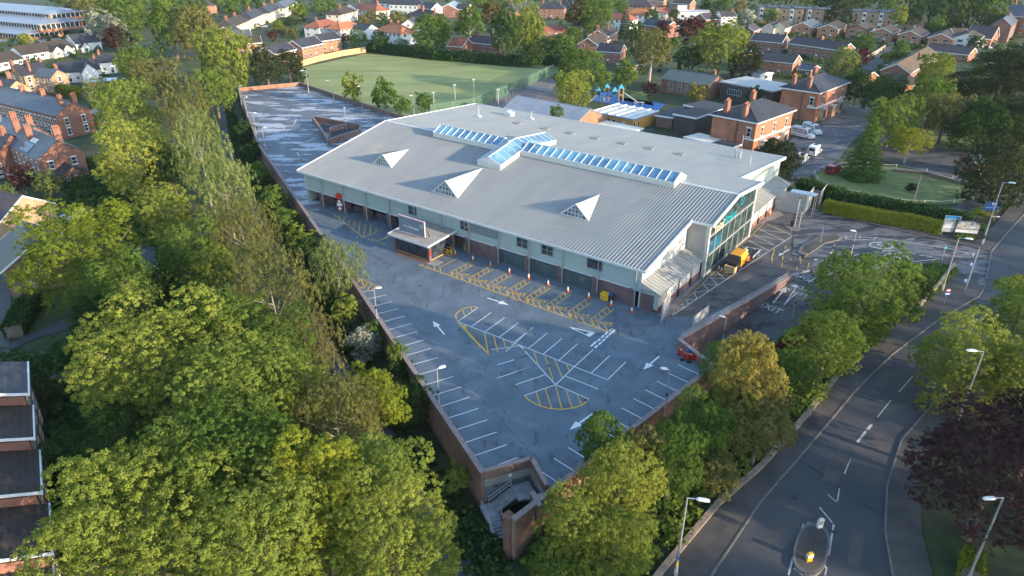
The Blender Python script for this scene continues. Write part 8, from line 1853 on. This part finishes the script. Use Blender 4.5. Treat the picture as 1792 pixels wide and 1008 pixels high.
# yellow handrail frames beside the entrance
for k, lb in enumerate(['yellow tubular handrail frame beside the entrance canopy, nearest the wall', 'yellow tubular handrail frame at the entrance step, middle one', 'yellow tubular handrail frame at the entrance, nearest the doors']):
    q = BWd(*L(783, 447)) + Vector((BV.x, BV.y, 0)) * (.9 * k) + Vector((BW.x, BW.y, 0)) * (-1.6 if k == 2 else 0)
    yr = thing('handrail', lb, 'handrail', q, RZB, 'yellow handrails at the entrance'); t = MB()
    for z in (1.05, .6, .15): t.tube((-1.0, 0, z), (.9, 0, z), .04, n=6)
    for s_ in (-1, -.05, .9): t.tube((s_, 0, 0), (s_, 0, 1.05), .04, n=6)
    t.build('rail', M['yellow_plastic'], yr)
mt_ = struct('door_mat', MB().prism([P(*p).to_2d()[:] for p in [(690, 443), (700, 440), (758, 457), (745, 462)]], .004, .02), M['brick_brown'])
mt_ = struct('paving_patch', MB().prism([P(*p).to_2d()[:] for p in [(744, 461), (757, 454), (777, 458), (764, 466)]], .004, .018), M['conc'])
# wall lights on the front
# mesh compound and gates
def panel(name, label, cat, a, b, h, m_, frame='galv', group=None):
    a, b = a.to_2d(), b.to_2d(); r_ = thing(name, label, cat, (a.x, a.y, 0), math.atan2((b - a).y, (b - a).x), group); ln = (b - a).length
    t = MB(); t.bb(0, ln, -.015, .015, .08, h); t.build('mesh_panel', M[m_], r_); t = MB()
    for x in np.linspace(0, ln, max(2, int(ln / 1.6) + 1)): t.bb(x - .04, x + .04, -.04, .04, 0, h + .05)
    for z in (.1, h / 2, h): t.bb(0, ln, -.035, .035, z - .03, z + .03)
    t.build('frame', M[frame], r_); return r_
panel('gate', 'tall open mesh gate leaf at the corner of the front wing', 'gate', P(1156, 566), P(1171, 541), 3.2, 'mesh_grey')
panel('fence_panel', 'mesh fence panel closing the yard beside the ramp wall', 'fence', P(1211, 579), P(1237, 559), 2.2, 'mesh_grey')
panel('compound_fence', 'grey mesh screen at the back of the bin compound', 'fence', P(1352, 367), P(1407, 377), 4.0, 'mesh_grey')
panel('compound_fence', 'pale end screen of the bin compound facing the road', 'fence', P(1405, 377), P(1418, 361), 4.0, 'felt_white')
panel('compound_fence', 'second pale screen of the bin compound by the clipped hedge', 'fence', P(1431, 361), P(1443, 346), 3.0, 'felt_white')
panel('compound_fence', 'red and grey boarded screen between the two pale screens', 'fence', P(1418, 358), P(1432, 361), 3.0, 'brick')
cr_ = thing('cage_roof', 'pale metal lid of the mesh bin compound', 'compound', (P(1352, 366).x, P(1352, 366).y, 0), math.atan2((P(1407, 377) - P(1352, 366)).y, (P(1407, 377) - P(1352, 366)).x)); t = MB(); t.bb(2.5, 7.2, .2, 2.2, 3.9, 4.0); t.build('sheet', M['car_silver'], cr_); t = MB(); [t.tube((x, y, 0), (x, y, 3.9), .05, n=6) for x in (2.6, 7.1) for y in (.3, 2.1)]; t.build('post', M['galv'], cr_)
# oval lawn: chain posts
cp_ = [ov[k] for k in range(0, 48, 3)]
for i, (x, y) in enumerate(cp_):
    r_ = thing('chain_post', 'short white chain post round the oval lawn', 'post', (x, y, 0), 0, 'chain posts round the oval lawn'); t = MB(); t.tube((0, 0, 0), (0, 0, .8), .06, n=7); t.tube((0, 0, .8), (0, 0, .88), .08, .03, n=7); t.build('post', M['upvc'], r_)
ch = thing('lawn_chain', 'thin white chain strung round the edge of the oval lawn', 'chain', (cp_[0][0], cp_[0][1], 0)); t = MB()
for a, b in zip(cp_, cp_[1:] + cp_[:1]):
    m_ = ((a[0] + b[0]) / 2 - cp_[0][0], (a[1] + b[1]) / 2 - cp_[0][1], .5); t.tube((a[0] - cp_[0][0], a[1] - cp_[0][1], .72), m_, .025, n=4); t.tube(m_, (b[0] - cp_[0][0], b[1] - cp_[0][1], .72), .025, n=4)
t.build('chain', M['upvc'], ch)
fp_ = thing('flagpole', 'leaning-looking bare pole at the near edge of the oval lawn', 'pole', at(1596, 364)); t = MB(); t.tube((0, 0, 0), (0, 0, 6.6), .08, .05, n=8); t.build('pole', M['stone'], fp_)
fp_ = thing('telegraph_pole', 'bare pole on the lawn beside the gatehouse', 'pole', at(1727, 268)); t = MB(); t.tube((0, 0, 0), (0, 0, 5), .09, .06, n=8); t.build('pole', M['stone'], fp_)
# mesh fence floodlight posts at the court
for lb, px, py, h in [('thin floodlight post behind the leisure centre roof, left one', 760, 192, 5), ('thin floodlight post behind the leisure centre roof, second', 797, 187, 6.5), ('thin floodlight post behind the leisure centre roof, third', 830, 180, 7), ('pale post at the court beside the big roof', 872, 196, 6.5), ('twin-headed floodlight on the tennis court', 886, 182, 5)]:
    r_ = thing('floodlight_post', lb, 'floodlight', at(px, py)); t = MB(); t.tube((0, 0, 0), (0, 0, h), .07, .05, n=7); t.build('pole', M['lamp_head'], r_); t = MB(); t.bb(-.4, -.1, -.2, .1, h - .1, h + .25); t.bb(.1, .4, -.2, .1, h - .1, h + .25); t.build('floodlight', M['lamp_head'], r_)
# playground frame
pg = thing('climbing_frame', 'blue and timber climbing frame with small blue roofs on the playground', 'climbing frame', at(1062, 178))
for i, (x, y, h) in enumerate([(-3, 0, 4.6), (0, 1.6, 5.2), (2.2, -.5, 4.4), (4.4, 1.0, 5.0)]):
    t = MB()
    for dx in (-.7, .7):
        for dy in (-.7, .7): t.tube((x + dx, y + dy, 0), (x + dx, y + dy, h - 1), .09, n=6)
    t.bb(x - .8, x + .8, y - .8, y + .8, 1.9, 2.05); t.build('tower', M['timber_fence'] if i % 2 else M['blue_paint'], pg)
    t = MB(); z = h - 1; t.add([(x - .9, y - .9, z), (x + .9, y - .9, z), (x + .9, y + .9, z), (x - .9, y + .9, z), (x, y, h + .3)], [(0, 1, 4), (1, 2, 4), (2, 3, 4), (3, 0, 4), (3, 2, 1, 0)]); t.build('tower_roof', M['sky_blue'], pg)
t = MB(); t.bb(-2.3, 1.6, -.3, .4, 2.0, 2.9); t.build('bridge', M['blue_paint'], pg); t = MB(); t.slab([(5.2, .5, 2.6), (9.2, -1.8, .3), (9.6, -1.1, .3), (5.6, 1.2, 2.6)], .1); t.build('slide', M['galv'], pg); t = MB(); t.slab([(-3.8, -.3, 2.2), (-6.0, -1.6, .2), (-5.6, -2.2, .2), (-3.4, -.9, 2.2)][::-1], .1); t.build('slide', M['galv'], pg)
tb = thing('picnic_table', 'pale blue play table on the nursery playground', 'table', at(1118, 183)); t = MB(); t.bb(-1.6, 1.6, -.6, .6, .65, .75); t.build('table_top', M['car_silver'], tb); t = MB(); t.bb(-1.2, -1.0, -.5, .5, 0, .65); t.bb(1.0, 1.2, -.5, .5, 0, .65); t.build('leg', M['galv'], tb)
# patio set in the garden at the left
pt = thing('garden_table', 'small garden table with two wooden chairs in the dark yard', 'garden table', at(100, 852)); t = MB(); t.tube((0, 0, .68), (0, 0, .74), .5, n=14); t.build('table_top', M['timber_fence'], pt); t = MB(); t.tube((0, 0, 0), (0, 0, .68), .06, n=8); t.build('leg', M['dark_trim'], pt)
pk = thing('garden_bench', 'pale slatted garden box beside the white flowering bush', 'box', at(63, 685)); t = MB(); t.bb(-1, 1, -.6, .6, 0, .9); t.build('box', M['timber_grey'], pk); t = MB(); t.bb(-1.05, 1.05, -.65, .65, .9, 1.0); t.build('lid', M['conc'], pk)
# ---- vehicles
def vehicle(name, label, cat, p, rz, paint, L_=4.3, W_=1.8, H_=1.45, van=False, group=None, roofm=None):
    r_ = thing(name, label, cat, p, rz, group); hw = W_ / 2
    def loft(secs):
        """secs: list of (x, half width bottom, half width top, z bottom, z top)"""
        t = MB(); vs = []
        for (x, wb, wt, zb, zt) in secs:
            zs = zb + (zt - zb) * .62
            vs += [(x, -wb, zb), (x, wb, zb), (x, wb, zs), (x, wt, zt), (x, -wt, zt), (x, -wb, zs)]
        n = 6; fs = [tuple(range(n))[::-1]]
        for i in range(len(secs) - 1): fs += [(i * n + k, i * n + (k + 1) % n, (i + 1) * n + (k + 1) % n, (i + 1) * n + k) for k in range(n)]
        fs.append(tuple((len(secs) - 1) * n + k for k in range(n))); t.add(vs, [f[::-1] for f in fs] if False else fs); return t
    if van:
        b = loft([(-L_ / 2, hw * .94, hw * .84, .4, H_ * .93), (-L_ / 2 + .15, hw, hw * .88, .35, H_), (L_ / 2 - 2.1, hw, hw * .88, .35, H_), (L_ / 2 - 1.7, hw, hw * .84, .35, H_ * .97), (L_ / 2 - .95, hw * .99, hw * .8, .35, H_ * .56), (L_ / 2 - .15, hw * .93, hw * .72, .38, H_ * .46), (L_ / 2, hw * .85, hw * .7, .42, H_ * .38)]); b.build('body', paint, r_)
        t = MB()
        for s in (-1, 1):
            y = s * hw; yy_ = s * (hw + .012); zt, zb = H_ * .84, H_ * .56; f = lambda z: s * (hw - (hw * .12) * max(0, (z - (.35 + (H_ - .35) * .62)) / ((H_ - .35) * .38)) + .015)
            pts = [(-L_ / 2 + .5, f(zb), zb), (L_ / 2 - 2.35, f(zb), zb), (L_ / 2 - 2.35, f(zt), zt), (-L_ / 2 + .5, f(zt), zt)]; t.add(pts, [(0, 1, 2, 3) if s < 0 else (3, 2, 1, 0)])
        t.build('side_window', M['glass'], r_)
        t = MB()
        for s in (-1, 1):
            f2 = lambda z: s * (hw - (hw * .13) * max(0, (z - (.35 + (H_ - .35) * .62)) / ((H_ - .35) * .38)) + .02); pts = [(L_ / 2 - 2.2, f2(H_ * .54), H_ * .54), (L_ / 2 - 1.25, f2(H_ * .54), H_ * .54), (L_ / 2 - 1.75, f2(H_ * .84), H_ * .84), (L_ / 2 - 2.2, f2(H_ * .84), H_ * .84)]; t.add(pts, [(0, 1, 2, 3) if s < 0 else (3, 2, 1, 0)])
        t.build('cab_window', M['glass'], r_)
        t = MB(); t.add([(L_ / 2 - 1.0, -hw * .82, H_ * .58), (L_ / 2 - 1.0, hw * .82, H_ * .58), (L_ / 2 - 1.62, hw * .74, H_ * .95), (L_ / 2 - 1.62, -hw * .74, H_ * .95)], [(0, 1, 2, 3)]); [t.v.__setitem__(i, (v[0] + .05, v[1], v[2] + .03)) for i, v in enumerate(t.v)]; t.build('windscreen', M['glass'], r_)
        t = MB(); t.bb(-L_ / 2 - .02, -L_ / 2 + .02, -hw * .7, hw * .7, H_ * .56, H_ * .86); t.build('rear_window', M['glass'], r_)
        t = MB(); t.bb(-.6, .3, -.4, .4, H_ - .02, H_ + .06); t.build('roof_hatch', M['dark_trim'], r_)
        wr = .35
    else:
        b = loft([(-L_ / 2, hw * .85, hw * .75, .35, .72), (-L_ / 2 + .15, hw * .97, hw * .86, .28, .92), (L_ / 2 - 1.2, hw, hw * .9, .25, .95), (L_ / 2 - .2, hw * .93, hw * .8, .28, .78), (L_ / 2, hw * .8, hw * .7, .35, .62)]); b.build('body', paint, r_)
        c_ = loft([(-L_ / 2 + .3, hw * .84, hw * .8, .9, .95), (-L_ / 2 + .95, hw * .86, hw * .7, .9, H_), (L_ / 2 - 2.1, hw * .86, hw * .7, .9, H_), (L_ / 2 - 1.25, hw * .84, hw * .8, .9, .96)]); g_ = c_.build('cabin_glass', M['glass'], r_)
        t = MB(); t.slab([(-L_ / 2 + .95, -hw * .68, H_ + .03), (L_ / 2 - 2.12, -hw * .68, H_ + .03), (L_ / 2 - 2.12, hw * .68, H_ + .03), (-L_ / 2 + .95, hw * .68, H_ + .03)], .05); t.build('roof', roofm or paint, r_)
        wr = .32
    for x in (-L_ / 2 + L_ * .2, L_ / 2 - L_ * .19):
        for y in (-1, 1): t = MB(); t.tube((x, y * (hw - .1) - .11, wr), (x, y * (hw - .1) + .11, wr), wr, n=14); w_ = t.build('wheel', M['black'], r_); t = MB(); yo = y * (hw + .015); t.tube((x, yo - .01 * y, wr), (x, yo + .01 * y, wr), wr * .6, n=10); t.build('hub', M['galv'], w_)
    t = MB()
    for y in (-1, 1): t.bb(L_ / 2 - .14, L_ / 2 + .01, y * hw * .68 - .17, y * hw * .68 + .17, .62 if not van else .75, .76 if not van else .95)
    t.build('headlight', M['lamp_head'], r_); t = MB()
    for y in (-1, 1): t.bb(-L_ / 2 - .015, -L_ / 2 + .1, y * hw * .74 - .12, y * hw * .74 + .12, .68, .86 if not van else 1.3)
    t.build('tail_light', M['red'], r_); t = MB(); t.bb(L_ / 2 - .05, L_ / 2 + .025, -.28, .28, .42, .54); t.build('number_plate', M['upvc'], r_)
    return r_
def dirang(a, b, z=0.0): p, q = P(*a, z), P(*b, z); return math.atan2((q - p).y, (q - p).x)
GV = 'minibuses on the school drive'
vehicle('minibus', 'white long minibus nearest the first red villa, nose to the right', 'minibus', P(1404, 240.5), dirang((1383, 232), (1426, 243)), M['white_paint'], 6.2, 2.0, 2.6, True, GV)
vehicle('minibus', 'silver-white minibus parked behind the long one', 'minibus', P(1420, 233), dirang((1398, 222), (1438, 236)), M['white_paint'], 5.8, 2.0, 2.5, True, GV)
vehicle('minibus', 'white minibus seen from behind on the school drive', 'minibus', P(1425, 270), dirang((1413, 277), (1440, 260)), M['white_paint'], 5.2, 2.0, 2.4, True, GV)
vehicle('minibus', 'white van half hidden by the dark yew', 'minibus', P(1402, 284), dirang((1396, 288), (1420, 272)), M['white_paint'], 5.0, 1.95, 2.1, True, GV)
vehicle('minibus', 'dark red minibus beside the oval lawn', 'minibus', P(1458, 302), dirang((1440, 308), (1474, 293)), M['red_paint'], 4.9, 1.9, 2.0, True, GV)
vehicle('parked_car', 'white car parked by the dark red-ridged roof at the top right', 'car', at(1726, 85), R(-25), M['white_paint']); vehicle('parked_car', 'bright blue car in the far right parking court', 'car', at(1756, 94), R(-8), M['car_blue']); vehicle('parked_car', 'second blue car below the bright blue one', 'car', at(1752, 102), R(-5), M['car_blue']); vehicle('parked_car', 'pale silver car at the near end of the far right parking court', 'car', at(1735, 117), R(10), M['car_silver']); vehicle('parked_car', 'dark car beside the white one at the top right', 'car', at(1747, 84), R(-20), M['car_dark'])
vehicle('parked_car', 'silver car on the lane below the mossy bungalow', 'car', at(1550, 120), R(50), M['car_silver']); vehicle('parked_car', 'dark car in a carport of the gabled row', 'car', at(1563, 79), R(20), M['car_dark'])
vehicle('parked_car', 'pale blue car at the left edge under the purple maple', 'car', at(6, 312), R(60), M['car_silver']); vehicle('parked_car', 'white car half under the terrace trees on the left street', 'car', at(190, 329), R(20), M['white_paint'])
vehicle('parked_car', 'silver car parked below the brown-roofed villas', 'car', at(462, 48), R(10), M['car_silver'])
# ------------------------------------------------------------------ haze over the distance
HAZE = 0.00006
mb = MB(); mb.bb(-900, 900, -320, 1500, -8, 62)
hz_ = mb.build('haze', None); hz_.data.materials.clear()
hm = bpy.data.materials.new('haze_air'); hm.use_nodes = True; t = hm.node_tree
for n in list(t.nodes): t.nodes.remove(n)
o_ = t.nodes.new('ShaderNodeOutputMaterial'); v_ = t.nodes.new('ShaderNodeVolumePrincipled'); v_.inputs['Color'].default_value = (.72, .86, 1.0, 1); v_.inputs['Density'].default_value = HAZE; v_.inputs['Anisotropy'].default_value = .2
t.links.new(v_.outputs[0], o_.inputs['Volume']); hz_.data.materials.append(hm)
tag(hz_, 'thin pale morning haze over the town', 'haze', kind='stuff')
S.cycles.volume_bounces = 0
